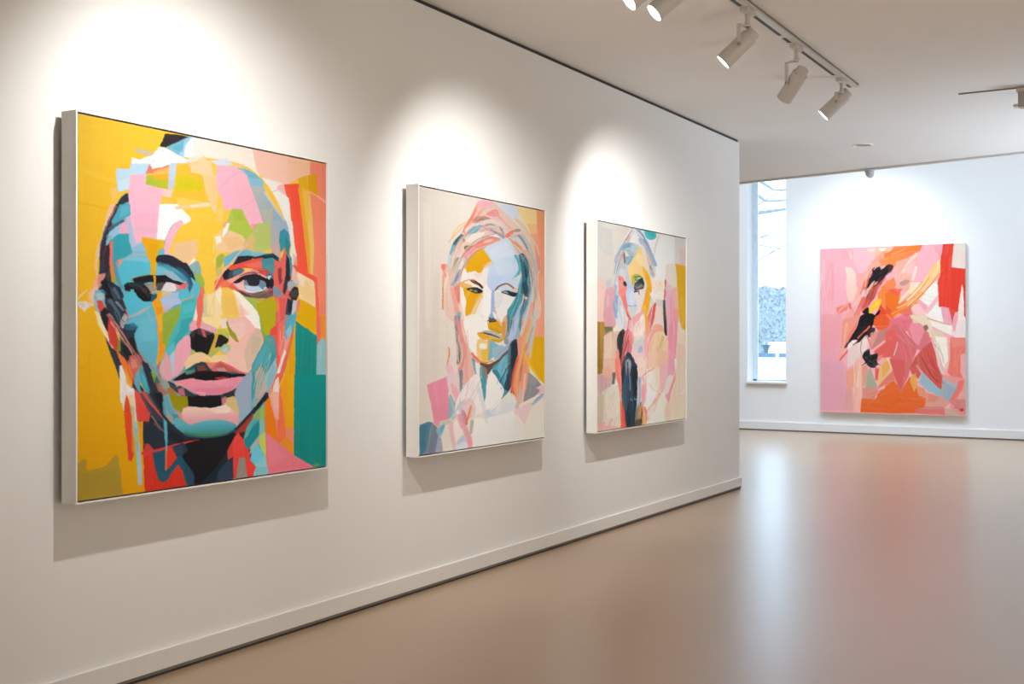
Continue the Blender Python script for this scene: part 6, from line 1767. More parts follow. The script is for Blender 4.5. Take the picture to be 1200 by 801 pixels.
l 16202A 21,7,12,8,3 335,1906,339,2058,340,2203,337,2341
l 4A6880 26,18,12,5,3 324,1753,339,1967,360,2178,373,2374
l 203040 29,28,12,8,3 323,1620,329,1830,346,2042,361,2244
l 203040 16,12,12,7,3 388,1838,388,2015,388,2192,383,2355
l 203040 17,11,12,6,3 330,1955,326,2085,318,2207,309,2324
l 4A6880 21,15,12,5,3 355,1677,359,1830,370,1981,384,2135
l 8090A0 17,10,12,6,3 453,1840,455,1925,456,2010,450,2081
l E0DCD8 11,7,12,9,3 467,1864,462,1985,448,2090,428,2181
l E0DCD8 25,21,12,7,3 441,1914,442,1988,440,2053,432,2110
l E0DCD8 23,9,12,6,3 453,1899,452,2014,440,2106,424,2193
l 8090A0 16,15,12,7,3 462,1970,465,2042,460,2098,454,2153
l E0DCD8 10,7,12,6,3 459,1948,462,2042,453,2114,444,2186
l 8090A0 18,11,12,5,3 453,1887,456,1979,455,2064,446,2135
l EFC8BC 17,15,12,8,3 652,2183,661,2118,673,2045,689,1965
l E0A8A0 21,19,12,5,3 563,2240,606,2145,654,2041,711,1918
l F4E4D8 14,12,12,7,3 595,2223,608,2156,620,2088,639,2007
l EFC8BC 20,11,12,6,3 649,2148,658,2111,669,2071,682,2025
l E0A8A0 27,21,12,5,3 637,2252,669,2146,708,2026,754,1892
l E0A8A0 23,12,12,5,3 630,2247,652,2162,675,2074,708,1968
l EFC8BC 14,9,12,5,3 632,2155,651,2114,673,2068,698,2015
l E0A8A0 23,8,12,7,3 601,2266,633,2170,667,2069,712,1946
l EFC8BC 19,9,12,6,3 615,2262,627,2174,639,2086,661,1977
l EFC8BC 28,11,12,7,3 668,2120,683,2075,702,2023,721,1971
l E0A8A0 16,6,12,9,3 646,2171,656,2114,670,2049,688,1977
l E0A8A0 23,11,12,9,3 567,2225,603,2158,639,2091,683,2008
l E0C8AC 27,12,12,6,3 871,2065,874,2135,870,2192,858,2252
l D4BCA4 16,8,12,5,3 934,1955,943,2082,943,2212,925,2322
l E0C8AC 22,19,12,6,3 940,2131,932,2170,917,2206,901,2237
l E0C8AC 20,10,12,5,3 859,1976,878,2105,885,2222,877,2337
l E8D8C4 18,18,12,9,3 885,2114,881,2195,864,2273,848,2351
l D4BCA4 30,22,12,8,3 873,1992,894,2079,915,2166,920,2247
l D4BCA4 32,25,12,5,3 968,2109,955,2153,937,2199,915,2233
l D4BCA4 29,18,12,9,3 883,2067,884,2131,880,2186,868,2241
l E0C8AC 19,10,12,9,3 905,2014,897,2093,889,2166,865,2231
l D8A060 19,16,12,8,3 461,2241,457,2257,450,2271,442,2288
l 402C24 22,16,12,6,3 460,2173,465,2213,470,2253,469,2296
l D8A060 17,6,12,5,3 461,2228,457,2255,449,2279,440,2307
l D8A060 15,5,12,9,3 457,2158,460,2212,461,2265,453,2324
l 402C24 23,22,12,7,3 481,2202,485,2257,479,2318,472,2378
l 402C24 15,6,12,5,3 477,2234,477,2275,473,2318,468,2361
l 402C24 12,8,12,7,3 500,2241,490,2290,475,2336,461,2381
l D8A060 22,18,12,9,3 465,2182,465,2216,466,2249,462,2283
l C8B8A0 20,17,12,5,3 114,1962,127,2040,139,2119,148,2210
l C8B8A0 20,18,12,5,3 156,1990,142,2044,129,2098,113,2158
l C8B8A0 16,7,12,6,3 78,2068,85,2090,92,2112,98,2139
l C8B8A0 16,13,12,7,3 178,1972,182,2087,181,2218,179,2353
l C8B8A0 28,10,12,6,3 156,2004,168,2108,176,2228,184,2349
l E4D8C8 21,16,12,8,3 133,2084,143,2104,152,2126,161,2150
l E4D8C8 23,11,12,8,3 181,2050,179,2141,174,2241,169,2342
l E4D8C8 14,7,12,5,3 160,2048,154,2078,147,2109,140,2143
l EE9080 13,8,12,5,3 221,1718,221,1765,224,1820,228,1879
l E06858 21,16,12,7,3 246,1761,244,1788,244,1822,244,1856
l F6B8A8 19,17,12,5,3 237,1721,240,1762,244,1807,250,1859
l E06858 12,4,12,9,3 202,1601,216,1728,235,1871,258,2029
l E06858 14,14,12,8,3 205,1700,213,1775,226,1864,240,1956
l EE9080 15,6,12,8,3 227,1611,236,1723,249,1845,266,1984
l E06858 22,11,12,6,3 228,1748,226,1777,225,1809,225,1844
l E09A98 11,5,12,8,3 505,1770,500,1816,496,1862,493,1914
l E8B4AC 12,10,12,6,3 494,1806,484,1831,475,1859,467,1888
l F4E4D8 14,13,12,6,3 484,1789,477,1867,473,1952,469,2036
l E8B4AC 20,19,12,5,3 465,1683,469,1758,474,1832,482,1916
l E8B4AC 19,9,12,9,3 519,1820,507,1864,497,1913,487,1962
l E8B4AC 23,12,12,5,3 524,1707,526,1781,527,1855,533,1936
l F4E4D8 14,10,12,8,3 549,1716,537,1786,525,1855,518,1933
l E8B4AC 12,4,12,9,3 554,1775,541,1830,531,1886,522,1948
l E09A98 17,13,12,7,3 527,1731,528,1819,532,1911,539,2010
''')
ART_D = ((350, 400, 'F0A8B4'), '''
p F2AAB8 36,10,2 -14,3,381,2,431,180,399,282,249,536,164,586,162,743,-9,740
p F0A4AC 72,9,2 82,134,147,147,154,492,14,530,5,320,59,300
p EFA3AC 48,8,2 201,24,286,18,285,111,211,108
p F7C8BC 30,10,2 296,29,322,103,306,112
p F8B6C0 48,10,2 339,10,506,8,546,133,451,263,399,251,338,124
pg F8C0B4-F4A890 36,10,2 547,10,629,75,464,16,588,7,691,7,629,85,546,92
p F5E0D4 24,10,2 588,22,680,16,670,41,608,46
p F2D0C4 30,9,2 474,27,547,20,536,45,485,43
pg F3D2C6-F0C2B4 36,10,2 295,195,313,517,253,188,316,196,362,270,356,363,398,416,323,527,281,505,261,380,273,287
p EFA0A4 36,8,2 368,260,430,252,419,365,377,415
pg EF7C3A-F28850 36,10,2 793,22,608,136,793,32,792,144,729,202,628,177,586,186,628,126,690,58
l F08A54 200,160,30,10,3 793,52,710,99,607,146
l F0A080 100,80,30,10,3 690,27,608,85,525,153
p F0A496 36,10,2 483,182,577,134,607,166,545,225,482,264,440,335,429,406,461,304
p E96450 30,10,2 430,345,472,295,503,306,460,397,424,406
l F0A498 100,80,24,10,2 451,253,408,375,366,477
p F3B0A8 36,10,2 750,152,792,144,789,428,758,386,738,314
p F08048 24,10,2 677,333,728,299,743,355,727,395,646,434,605,391
p F0803C 24,10,2 574,442,625,392,727,416,789,448,787,651,725,680,624,586,583,514
p EE7428 36,8,2 635,444,767,508,765,651,704,670
p EE6E4C 24,9,2 646,413,748,396,727,467,676,455
p EC5F34 30,10,2 603,555,685,588,724,690,703,752,623,648
p E24A2A 18,10,2 540,687,603,555,644,607,704,710,683,752,519,749
l F08A58 60,50,18,10,2 624,566,684,639,704,741
l E05848 120,100,30,10,2 626,300,543,420,480,542
ps B84A40 36,10,2 512,388,574,370,542,482,480,542,438,582,427,561,470,480
ps 8E4038 36,8,2 481,449,532,430,501,511,449,531
ps D8584C 36,8,2 417,561,501,501,469,593,427,633
l 242024 120,80,24,10,4 545,246,606,238,689,202
l 242024 100,140,24,10,4 704,196,647,255,585,283,513,332
ps 1F1D20 30,10,4 529,245,555,210,592,194,606,238,669,179,709,186,709,222,637,280,616,310,544,338,492,316
ps 6E3836 36,7,2 679,180,714,186,704,242,678,251
ps 2E2428 36,10,2 503,316,544,328,523,379,471,387
ps 4A3030 36,8,2 585,299,626,290,605,351,585,360
l C8A08C 60,50,22,10,2 534,328,502,388,449,438
l E0B4A4 60,40,24,10,2 523,337,491,398,429,437
l EDB8AC 80,60,24,10,2 429,437,397,498,333,559
l E06A60 120,80,30,10,2 438,499,375,632,353,704
p EE8070 30,10,2 164,580,291,537,270,599,179,643
l F2A08C 60,40,18,10,2 291,537,217,587,179,638
l E86858 60,40,18,10,2 297,547,307,579,327,621
p F1A096 36,10,2 280,630,333,579,321,703,268,745,226,744,237,702
p EA8478 36,9,2 343,631,417,561,395,663,332,746,300,745
ps 1B191B 18,10,2 432,613,479,583,489,634,530,666,593,606,582,647,530,707,519,749,384,747,416,684,468,644,437,633
ps F6BC2C 18,10,2 491,634,500,583,542,523,583,503,609,514,583,565,541,610
ps F8CC4C 24,8,2 531,564,573,524,583,544,541,584
pg F07C40-F0884C 24,10,2 1003,2,670,87,661,15,823,8,1003,2,993,42,822,135,659,169,660,56
l EE7434 120,100,24,10,2 660,87,813,43,983,21
p F6BCB4 36,9,2 661,3,732,1,691,48,660,56
p F3ADBA 18,10,2 1003,2,1195,2,1169,160,1110,198,1060,256,1000,364,910,346,947,201,968,91
p F0A0AC 36,8,2 1112,17,1190,11,1170,110,1121,68
p F2A89C 36,10,2 751,152,953,90,951,211,900,340,830,328,770,295
p F3B4BC 36,9,2 852,167,942,150,911,280,861,278
l F5C8BC 80,60,24,10,2 943,90,882,158,821,246
l F6D8CC 60,60,18,10,2 941,211,910,321
p E8A898 36,10,2 759,366,870,319,910,351,869,430,769,427
ps B88880 36,8,2 790,347,870,324,860,359,809,378
p F0D8C4 30,10,2 890,350,970,353,989,374,919,452,879,451
pg F7C890-F2A070 24,10,2 1120,198,868,552,1164,140,1168,270,1108,358,1008,475,887,613,766,661,705,670,726,589,868,511,999,374
l F6D0A0 120,120,24,10,3 1159,180,1069,296,969,413,868,511
l F7C070 60,60,18,10,2 1120,188,1050,306,999,374
l EE8038 200,160,30,10,2 988,474,868,562,726,629
l F4D8B0 80,60,24,10,2 910,401,818,490,767,559
p EE7028 30,10,2 656,444,728,446,778,488,767,569,848,521,868,542,725,670,654,679
p F08450 24,10,2 658,332,729,314,749,376,657,434
p EC5A44 30,8,2 677,414,809,408,768,478,718,446
p E2583A 24,10,2 655,567,706,609,685,669,654,709
p EEEAE4 18,10,2 1143,339,1151,429,1155,559,1184,600,1197,729,1046,677,1026,646,1066,597,968,514,1008,465,1088,377
p F0B4C0 18,10,2 1146,469,1155,519,1046,646,1016,636,1066,577,1116,508
p F0A4B0 24,10,2 948,534,978,514,1047,576,1017,606
p F2C0C0 30,10,2 918,563,968,554,1026,636,1006,666,937,654,898,593
p E24234 14,10,2 1195,2,1292,0,1281,95,1270,219,1256,214,1252,114,1266,145,1267,95,1226,262,1167,310,1169,160
p E53E2E 14,10,2 1174,110,1267,105,1270,219,1400,237,1394,605,1378,505,1365,386,1350,465,1324,633,1289,701,1252,601,1155,579,1151,479,1142,359,1168,290
p E4503E 24,9,2 1247,124,1286,96,1270,224,1241,213
p EFD6D0 18,10,2 1292,0,1405,-6,1400,235,1270,216,1281,115
p E4E0D8 36,7,2 1307,2,1403,-3,1402,71,1354,79
p F0E0D8 14,10,2 1365,386,1378,466,1386,654,1394,764,1318,762,1339,564
p E4382C 14,10,2 1379,397,1399,388,1400,703,1386,664
p EAA0B4 18,10,2 1174,584,1252,601,1279,741,1269,761,1192,760,1192,699
p E4503F 18,10,2 1247,601,1310,622,1279,751,1270,701
p EFAAC0 18,10,2 1300,642,1327,633,1318,762,1279,762
ps E8C4A4 30,10,2 887,694,927,654,1026,676,1104,738,1084,758,916,734
p E0768C 36,10,2 725,690,867,633,906,724,916,756,684,752
p E2685C 36,8,2 787,631,888,582,907,654,847,673
pg EFA2AE-E19FAE 24,10,2 77,658,69,1585,-6,644,231,648,214,1072,277,1184,262,1408,323,1580,2,1580
p EE9CA4 60,7,2 0,644,206,648,203,910,22,1034
p E09EAD 60,8,2 9,1109,227,1109,248,1557,17,1574
p EE9484 36,10,2 230,698,382,652,432,653,330,837,241,972,208,1072
p EB7C6C 30,9,2 293,836,369,726,355,849,253,948
l F2A890 60,40,24,10,2 268,736,241,910,208,1060
ps 1B191B 18,10,2 420,652,544,655,518,765,480,851,355,924,317,899,292,898,369,775
ps 3A2826 30,10,2 468,801,543,778,530,839,480,863
ps 5A2C28 30,8,2 253,948,317,874,342,899,266,960
l E26858 50,40,14,10,2 494,765,431,826,380,874
l E2604C 40,40,14,10,2 380,899,278,998,201,1084
ps E65A2C 18,10,2 544,692,581,656,692,658,703,719,666,780,592,797,543,753
l F0804C 60,60,18,10,2 667,658,704,695,691,731
p DE7468 36,9,2 580,803,666,780,752,696,786,697,784,867,677,866,529,974,542,889
p C08078 36,10,2 554,901,604,803,678,792,653,865,566,938,516,974
p D89484 30,9,2 505,827,580,803,542,913,504,974
p DB5E54 24,10,2 541,999,665,902,775,879,749,988,712,1049,602,1061,552,1073
l F0C8B8 40,40,14,10,2 772,915,755,976,725,1025
p DD6E78 36,10,2 703,744,786,697,784,915,750,866
p CC686C 36,10,2 749,1025,783,964,780,1256,747,1159
ps F4DAD8 24,10,2 279,973,292,911,355,893,367,911,304,973
p E6C8C4 24,10,2 285,985,380,924,417,912,403,1060,328,1122,277,1159
p EED8D0 30,9,2 380,936,455,851,480,900,467,986,429,1036,391,1011
l C09088 30,30,18,10,2 418,900,404,974,416,1023
l D88078 40,40,18,10,2 468,851,504,937,516,974
ps 232426 19,10,3 426,1048,454,999,491,984,503,1036,565,1024,571,1085,552,1134,502,1147,453,1097
ps 3A3A3C 24,10,2 453,1097,502,1134,564,1110,539,1153,490,1147
l 4A4442 40,20,14,10,2 539,1147,577,1122
p E88478 30,10,2 577,1048,627,1036,589,1085,565,1097
p EC9C84 36,10,2 264,1196,365,1134,376,1357,275,1358
p EDB4A0 36,10,2 366,1072,422,1073,426,1356,388,1406,364,1307
p F2D0C0 36,10,2 384,1184,388,1406,374,1555,349,1530,364,1307
pg E29C96-DDA0A0 36,10,2 325,1357,323,1580,262,1358,375,1369,336,1574,197,1576,248,1507
p ECB0A4 36,9,2 325,1357,413,1356,405,1579,336,1580
p E9907C 30,10,2 421,1159,465,1134,477,1208,451,1307,426,1356
p A9A590 18,10,2 483,1183,502,1171,562,1318,568,1349,457,1356,464,1257
p C8A490 30,8,2 427,1245,477,1159,464,1257,451,1356
p D98C84 30,10,2 426,1356,574,1355,549,1429,548,1490,425,1455
p E2604C 24,10,2 552,1171,589,1159,581,1281,551,1269
p E8B480 30,10,2 589,1159,651,1061,700,1085,711,1159,649,1256,587,1343,575,1281
p E4A050 24,8,2 613,1134,675,1085,687,1159,625,1244
l F0D8C0 60,50,18,10,2 675,1073,699,1110,711,1153
p DE7868 36,10,2 649,1256,747,1159,781,1183,780,1304,722,1280,574,1355,587,1330
p D89088 36,9,2 673,1293,771,1256,780,1329,722,1293
pg E06A30-E0622A 18,10,2 649,1281,646,1574,561,1465,574,1404,648,1354,722,1293,780,1329,777,1586,405,1585,418,1455
p E06838 36,8,2 599,1379,722,1305,745,1426,597,1502
p E0707C 36,10,2 689,695,906,699,893,783,857,807,784,830,688,756
p D6686C 36,10,2 663,804,737,744,845,831,951,965,902,1110,852,1255,791,1401,732,1183,697,1073,759,915
p E0605A 30,10,2 651,816,736,805,772,903,734,1037,648,1049
l D8B0A8 30,30,14,10,2 765,915,747,988,728,1037
l D07078 80,60,24,10,2 773,757,868,880,951,965
p E88C98 24,10,2 894,735,989,737,1036,810,963,953,857,843
p D8707C 30,10,2 1024,809,1071,834,1082,894,987,990,951,977
p D45C58 30,9,2 685,1073,830,1086,829,1207,791,1353,732,1207
p D0706C 30,7,2 830,1110,890,1086,865,1243,840,1255
p EFE6DC 24,10,2 1049,666,1190,680,1277,754,1270,849,1189,812,1072,750
p E6CDB8 30,10,2 883,662,1049,666,1084,750,1118,835,1071,870,1048,786,954,712
ps 8A6A58 24,10,2 1013,767,1037,755,1054,780,1030,804
p E0C4B0 36,10,2 1072,798,1177,812,1235,896,1243,1158,1197,1158,1175,1015,1106,895
p F2E4D8 30,10,2 1118,859,1223,872,1233,1087,1197,1134,1141,943
l A89C90 30,30,14,10,2 1117,931,1175,1015,1197,1098
l DCC8B8 60,60,24,10,2 1129,967,1151,1098,1185,1206
p EDD8D8 24,10,2 1276,837,1329,719,1398,696,1396,874,1304,873
p E9A0B4 18,10,2 1190,668,1272,670,1273,754,1201,728
p E05048 14,10,2 1266,670,1295,671,1280,766
p EFA0B0 18,10,2 1289,670,1324,671,1299,813,1277,754
l E4A098 30,30,12,10,2 1049,690,1166,728,1259,753
p C85850 18,10,2 890,1146,938,1050,1011,966,1082,906,1116,1014,1139,1134,1184,1230,1177,1349,1160,1349,1078,1266,1008,1194,950,1122,913,1207
p D2544C 30,8,2 1022,990,1082,918,1116,1074,1173,1230,1160,1325,1079,1206
l A8403C 30,30,18,10,2 998,1062,1067,1194,1137,1278
p CC5E58 24,10,2 878,1158,950,1122,984,1206,960,1255,901,1207
l D89090 40,40,18,10,2 950,1134,985,1194
p 94B4C4 18,10,2 996,1194,1043,1242,1113,1314,1189,1373,1182,1421,1066,1374,972,1291,984,1243
p A2AEB4 24,8,2 990,1206,1043,1242,1078,1290,1008,1267
p 98A8B8 18,10,2 1190,1277,1207,1253,1323,1312,1311,1348,1246,1473,1194,1426
p B0B0B8 24,10,2 1196,1253,1323,1300,1299,1336,1219,1289
l B0A8A0 40,40,18,10,2 1190,1242,1183,1349,1182,1421
p E8786C 18,10,2 1258,872,1391,874,1395,1016,1349,1039,1347,1182,1369,1241,1277,1241,1231,1194,1256,1075
p EB8A7C 30,9,2 1258,878,1385,880,1384,945,1280,956
p E8A8A8 30,10,2 1360,1028,1395,1016,1398,1217,1358,1205
p E29490 24,10,2 1185,1218,1323,1241,1392,1252,1381,1276,1300,1300,1196,1242
p E87468 18,10,2 1335,1276,1386,1264,1368,1347,1298,1455,1263,1479,1252,1455,1317,1348
p DDA0A0 30,10,2 1356,1395,1392,1276,1399,1441,1321,1478,1298,1455
p D2807C 30,10,2 1298,1443,1399,1441,1400,1589,1366,1536,1263,1491
p D89888 30,10,2 1042,1386,1182,1426,1251,1479,1205,1516,1017,1519
p DD8474 36,8,2 1065,1398,1159,1421,1112,1469,1053,1470
pg E26830-E0622C 24,10,2 779,1353,777,1584,646,1330,731,1280,791,1401,877,1243,947,1351,970,1423,1029,1435,1017,1519,945,1580,643,1589
p E2A050 30,10,2 889,1243,937,1207,948,1327,923,1376,888,1291
p E09070 30,10,2 948,1327,1019,1351,1041,1422,970,1423
p D9706A 24,10,2 945,1538,1204,1539,1215,1587,921,1583
p D08078 30,9,2 1017,1519,1205,1516,1204,1545,957,1538
p C8A098 24,10,2 1204,1533,1274,1526,1366,1584,1215,1593
p DD8C84 30,10,2 1251,1503,1366,1536,1398,1589,1343,1578
ps B03850 18,10,2 1343,1531,1372,1524,1375,1542,1355,1548
l D0607C 30,20,14,8,2 1297,1514,1355,1531
l 1F1D20 26,9,10,7,3 513,319,548,272,589,244,632,216
l 1F1D20 22,10,10,9,3 548,297,593,274,642,250,699,221
l 1F1D20 23,21,10,5,3 478,364,527,304,586,265,650,235
l 1F1D20 19,16,10,7,3 547,276,593,246,643,213,698,178
l 1F1D20 23,16,10,6,3 554,305,580,291,614,275,648,258
l 3A2A2C 16,15,10,6,3 486,368,530,315,578,278,632,253
l 1F1D20 16,9,10,7,3 548,280,578,259,607,239,640,217
l 3A2A2C 22,15,10,5,3 565,279,606,258,651,235,700,209
l 3A2A2C 25,16,10,7,3 531,319,565,276,608,243,657,207
l E07060 23,16,10,5,3 598,321,562,372,526,423,485,492
l B84A40 13,10,10,8,3 540,397,517,431,491,472,466,513
l E07060 11,11,10,7,3 547,329,530,363,513,397,493,441
l E07060 24,20,10,6,3 580,367,564,397,548,427,529,465
l E07060 18,16,10,8,3 537,361,518,403,496,456,475,511
l B84A40 14,8,10,7,3 607,333,569,380,530,430,487,495
l B84A40 24,23,10,7,3 592,332,564,391,535,456,503,533
l 8E4038 16,9,10,8,3 549,394,530,440,509,495,487,551
l E07060 12,11,10,6,3 614,306,586,371,558,435,526,518
l E07060 23,19,10,5,3 611,330,563,400,512,484,457,579
l F8C4CC 30,19,10,5,3 6,267,27,318,43,381,58,451
l F8C4CC 19,12,10,5,3 24,146,17,224,10,302,-4,393
l F8C4CC 19,11,10,6,3 113,203,100,297,79,414,56,538
l F4B4C0 28,14,10,6,3 156,142,160,287,151,478,139,673
l F8C4CC 24,11,10,8,3 40,110,40,265,30,449,14,656
l E898A4 25,11,10,7,3 119,197,127,305,126,449,123,595
l F8C4CC 30,22,10,8,3 29,250,4,378,-28,534,-61,690
l F4B4C0 20,15,10,7,3 10,231,36,333,52,470,68,608
l F6C4B4 13,4,10,8,3 474,252,446,289,419,329,394,370
l F0A496 19,15,10,5,3 466,216,443,264,419,313,400,365
l F6C4B4 16,8,10,8,3 486,226,459,274,432,323,408,375
l F0A496 17,13,10,7,3 488,263,476,297,465,329,455,365
l E96450 16,14,10,9,3 514,249,474,314,439,381,405,452
l E96450 20,19,10,9,3 525,208,480,285,440,366,401,451
l F6C4B4 11,4,10,8,3 524,210,490,275,458,339,430,410
l F6C4B4 26,20,10,9,3 476,252,466,293,458,332,451,375
l F6B088 18,7,10,5,3 655,110,693,75,736,63,782,50
l F6B088 13,6,10,9,3 644,130,689,99,729,87,780,79
l F08A54 23,16,10,6,3 655,94,684,68,719,55,754,44
l E86A2C 16,11,10,7,3 677,127,695,102,705,87,730,73
l E86A2C 22,11,10,6,3 657,102,677,79,700,60,726,48
l F08A54 23,12,10,6,3 675,104,699,88,735,84,772,80
l E86A2C 12,7,10,7,3 666,102,693,71,729,55,766,38
l F8DCB8 24,19,10,5,3 713,645,822,581,928,508,1013,416
l E87030 12,8,10,8,3 838,618,972,505,1078,376,1152,258
l E87030 24,18,10,6,3 846,546,931,473,1007,386,1069,304
l F8DCB8 14,11,10,8,3 802,573,916,474,1012,351,1080,237
l E87030 19,10,10,7,3 748,598,854,535,943,455,1026,364
l F8C890 18,9,10,7,3 777,544,859,506,923,457,990,397
l F8DCB8 12,12,10,7,3 771,589,884,532,980,448,1072,360
l E87030 17,15,10,9,3 711,593,824,522,914,444,1001,345
l F8DCB8 18,15,10,6,3 903,560,957,513,1001,469,1045,425
l F0904C 22,16,10,5,3 920,512,1009,401,1082,293,1145,189
l F8DCB8 24,16,10,8,3 860,568,972,471,1069,364,1139,264
l E87030 23,23,10,7,3 944,506,1040,413,1123,321,1195,234
l F8C890 20,17,10,8,3 756,590,878,526,978,435,1071,339
l F8DCB8 12,8,10,6,3 769,591,883,525,975,432,1060,337
l F6E0D8 11,5,10,5,3 797,336,840,289,882,242,924,202
l F0A8A8 21,9,10,8,3 842,220,870,189,898,161,927,133
l F6E0D8 14,11,10,9,3 816,251,843,197,876,145,908,95
l F8D0C8 24,9,10,5,3 860,253,875,230,890,211,907,190
l F8D0C8 13,8,10,7,3 807,266,831,244,856,222,881,203
l F6E0D8 14,6,10,9,3 778,288,808,240,839,193,875,147
l F0A8A8 13,12,10,5,3 819,221,860,183,902,150,943,117
l F0A8A8 23,15,10,5,3 844,221,850,204,858,187,866,170
l F8D0C8 21,17,10,6,3 816,287,842,250,868,213,896,179
l F08850 17,15,10,6,3 707,113,769,94,831,77,905,59
l F08850 27,14,10,9,3 706,78,786,59,876,41,971,24
l F08850 16,13,10,8,3 774,89,815,74,863,59,913,45
l F6A070 17,14,10,9,3 738,72,772,59,806,47,848,34
l E8702C 12,8,10,5,3 776,100,817,82,863,65,913,48
l F08850 27,14,10,9,3 755,106,790,93,823,81,865,69
l F6A070 26,14,10,5,3 717,75,789,43,874,11,962,-20
l F6A070 17,6,10,6,3 796,72,843,65,894,57,946,50
l D87880 14,8,10,9,3 790,856,823,879,856,902,888,918
l E0808C 22,21,10,8,3 746,833,787,869,828,905,870,937
l C05C68 19,13,10,7,3 804,781,853,848,901,907,949,956
l E0808C 24,16,10,6,3 847,740,875,822,901,897,931,964
l E0808C 24,14,10,7,3 787,767,830,837,872,905,915,958
l D87880 21,7,10,7,3 855,849,900,893,946,928,992,963
l D87880 24,13,10,7,3 788,759,818,818,847,878,877,932
l C05C68 11,9,10,9,3 875,795,892,854,907,903,925,952
l C05C68 12,4,10,7,3 822,717,875,825,925,919,978,1004
l C05C68 17,10,10,9,3 832,819,877,875,921,917,965,957
l B84848 17,13,10,7,3 1081,1053,1109,1144,1139,1217,1169,1292
l B84848 20,17,10,6,3 1016,1037,1047,1098,1078,1160,1111,1211
l B84848 17,15,10,5,3 1072,1055,1088,1118,1105,1176,1124,1229
l E07068 13,12,10,6,3 1085,1136,1096,1150,1107,1162,1119,1173
l B84848 20,10,10,9,3 1090,1060,1122,1149,1158,1225,1194,1301
l B84848 23,14,10,9,3 1091,1118,1111,1178,1133,1232,1155,1287
l C04C48 18,11,10,9,3 1040,973,1069,1079,1099,1180,1132,1268
l E07068 12,10,10,5,3 1033,1028,1059,1107,1085,1183,1113,1248
l E07068 27,23,10,8,3 1058,1124,1075,1146,1093,1166,1110,1183
l B84848 26,23,10,6,3 1076,1087,1098,1121,1119,1152,1141,1180
l D85820 13,5,10,8,3 696,1497,765,1474,834,1450,912,1450
l E57034 20,12,10,7,3 695,1482,756,1468,816,1455,881,1456
l D85820 19,8,10,7,3 710,1493,791,1472,874,1462,958,1470
l D85820 13,13,10,6,3 810,1487,867,1490,932,1503,996,1517
l E57034 12,8,10,6,3 758,1496,794,1491,830,1487,858,1491
l D85820 14,9,10,9,3 736,1468,817,1435,915,1425,1003,1421
l E57034 21,18,10,7,3 695,1559,788,1519,873,1493,975,1486
l E57034 17,9,10,5,3 676,1524,791,1501,896,1500,1012,1517
l D85820 18,6,10,5,3 686,1480,787,1455,895,1449,999,1460
l F4ECE4 18,9,10,8,3 1115,913,1145,970,1174,1026,1200,1091
l E0D0C0 12,10,10,8,3 1148,946,1177,1001,1205,1062,1230,1128
l E0D0C0 23,14,10,9,3 1129,905,1162,984,1193,1069,1220,1161
l F4ECE4 14,7,10,9,3 1179,967,1190,996,1201,1025,1211,1062
l E0D0C0 16,14,10,8,3 1154,1001,1158,1034,1159,1067,1160,1104
l F4ECE4 19,10,10,6,3 1176,975,1190,1038,1199,1108,1208,1178
l C8B8A8 17,10,10,9,3 1152,925,1166,971,1181,1018,1194,1070
l F4ECE4 16,14,10,7,3 1128,971,1155,1025,1178,1085,1201,1149
l F09080 20,9,10,8,3 1363,972,1347,1014,1332,1056,1318,1102
l E06C60 17,14,10,8,3 1293,967,1281,1028,1271,1095,1261,1161
l F09080 21,15,10,7,3 1292,956,1293,1013,1296,1073,1299,1135
l E06C60 16,10,10,6,3 1270,924,1268,998,1268,1076,1270,1155
l E06C60 17,16,10,7,3 1288,971,1299,1043,1312,1118,1325,1194
l F09080 13,13,10,9,3 1299,1006,1306,1065,1315,1126,1324,1187
l 4A2A28 12,6,10,7,3 462,721,422,780,382,836,340,883
l 1B191B 23,15,10,6,3 435,825,421,841,406,858,392,869
l 2A2022 17,10,10,8,3 423,766,401,800,380,832,357,859
l 4A2A28 12,7,10,6,3 400,796,361,847,320,893,278,940
l 2A2022 26,21,10,5,3 480,681,441,742,401,804,362,857
l 4A2A28 22,21,10,5,3 441,766,410,798,381,828,350,852
l 1B191B 15,14,10,5,3 441,778,404,814,369,845,332,871
l 1B191B 13,7,10,5,3 503,688,423,780,345,860,264,930
l 4A2A28 13,4,10,6,3 485,732,412,813,339,879,266,940
l 232426 23,16,10,5,3 463,1077,480,1105,499,1132,518,1158
l 4A4A4C 19,16,10,9,3 452,1051,469,1070,486,1089,507,1107
l 232426 18,8,10,5,3 485,1011,493,1045,501,1078,515,1111
l 4A4A4C 14,10,10,6,3 485,1029,505,1061,526,1089,553,1120
l 232426 21,10,10,5,3 466,1080,478,1112,492,1143,506,1173
l 4A4A4C 20,7,10,6,3 465,1062,468,1078,472,1093,480,1112
l 4A4A4C 19,12,10,9,3 478,1078,495,1091,514,1104,533,1116
l 232426 14,10,10,8,3 476,1011,485,1040,494,1070,506,1099
l E0A090 22,8,10,6,3 359,1123,351,1193,342,1264,332,1338
l E0A090 23,18,10,5,3 357,1223,344,1268,332,1311,316,1363
l F4D0C0 20,11,10,7,3 355,1217,354,1277,351,1341,346,1411
l E0A090 12,6,10,6,3 375,1212,376,1277,375,1348,372,1424
l E0A090 16,16,10,9,3 376,1130,366,1257,352,1398,334,1547
l ECB4A4 13,8,10,9,3 365,1132,354,1214,342,1296,326,1389
l F4D0C0 26,21,10,7,3 340,1111,342,1201,345,1291,343,1393
l F4D0C0 25,18,10,5,3 396,1105,401,1222,405,1347,403,1485
l D86028 19,16,10,9,3 531,1490,566,1464,600,1439,639,1420
l E0703C 16,13,10,8,3 467,1420,556,1389,660,1365,756,1348
l D86028 20,9,10,6,3 531,1544,601,1491,671,1449,754,1408
l E0703C 11,4,10,7,3 485,1516,548,1463,616,1412,692,1370
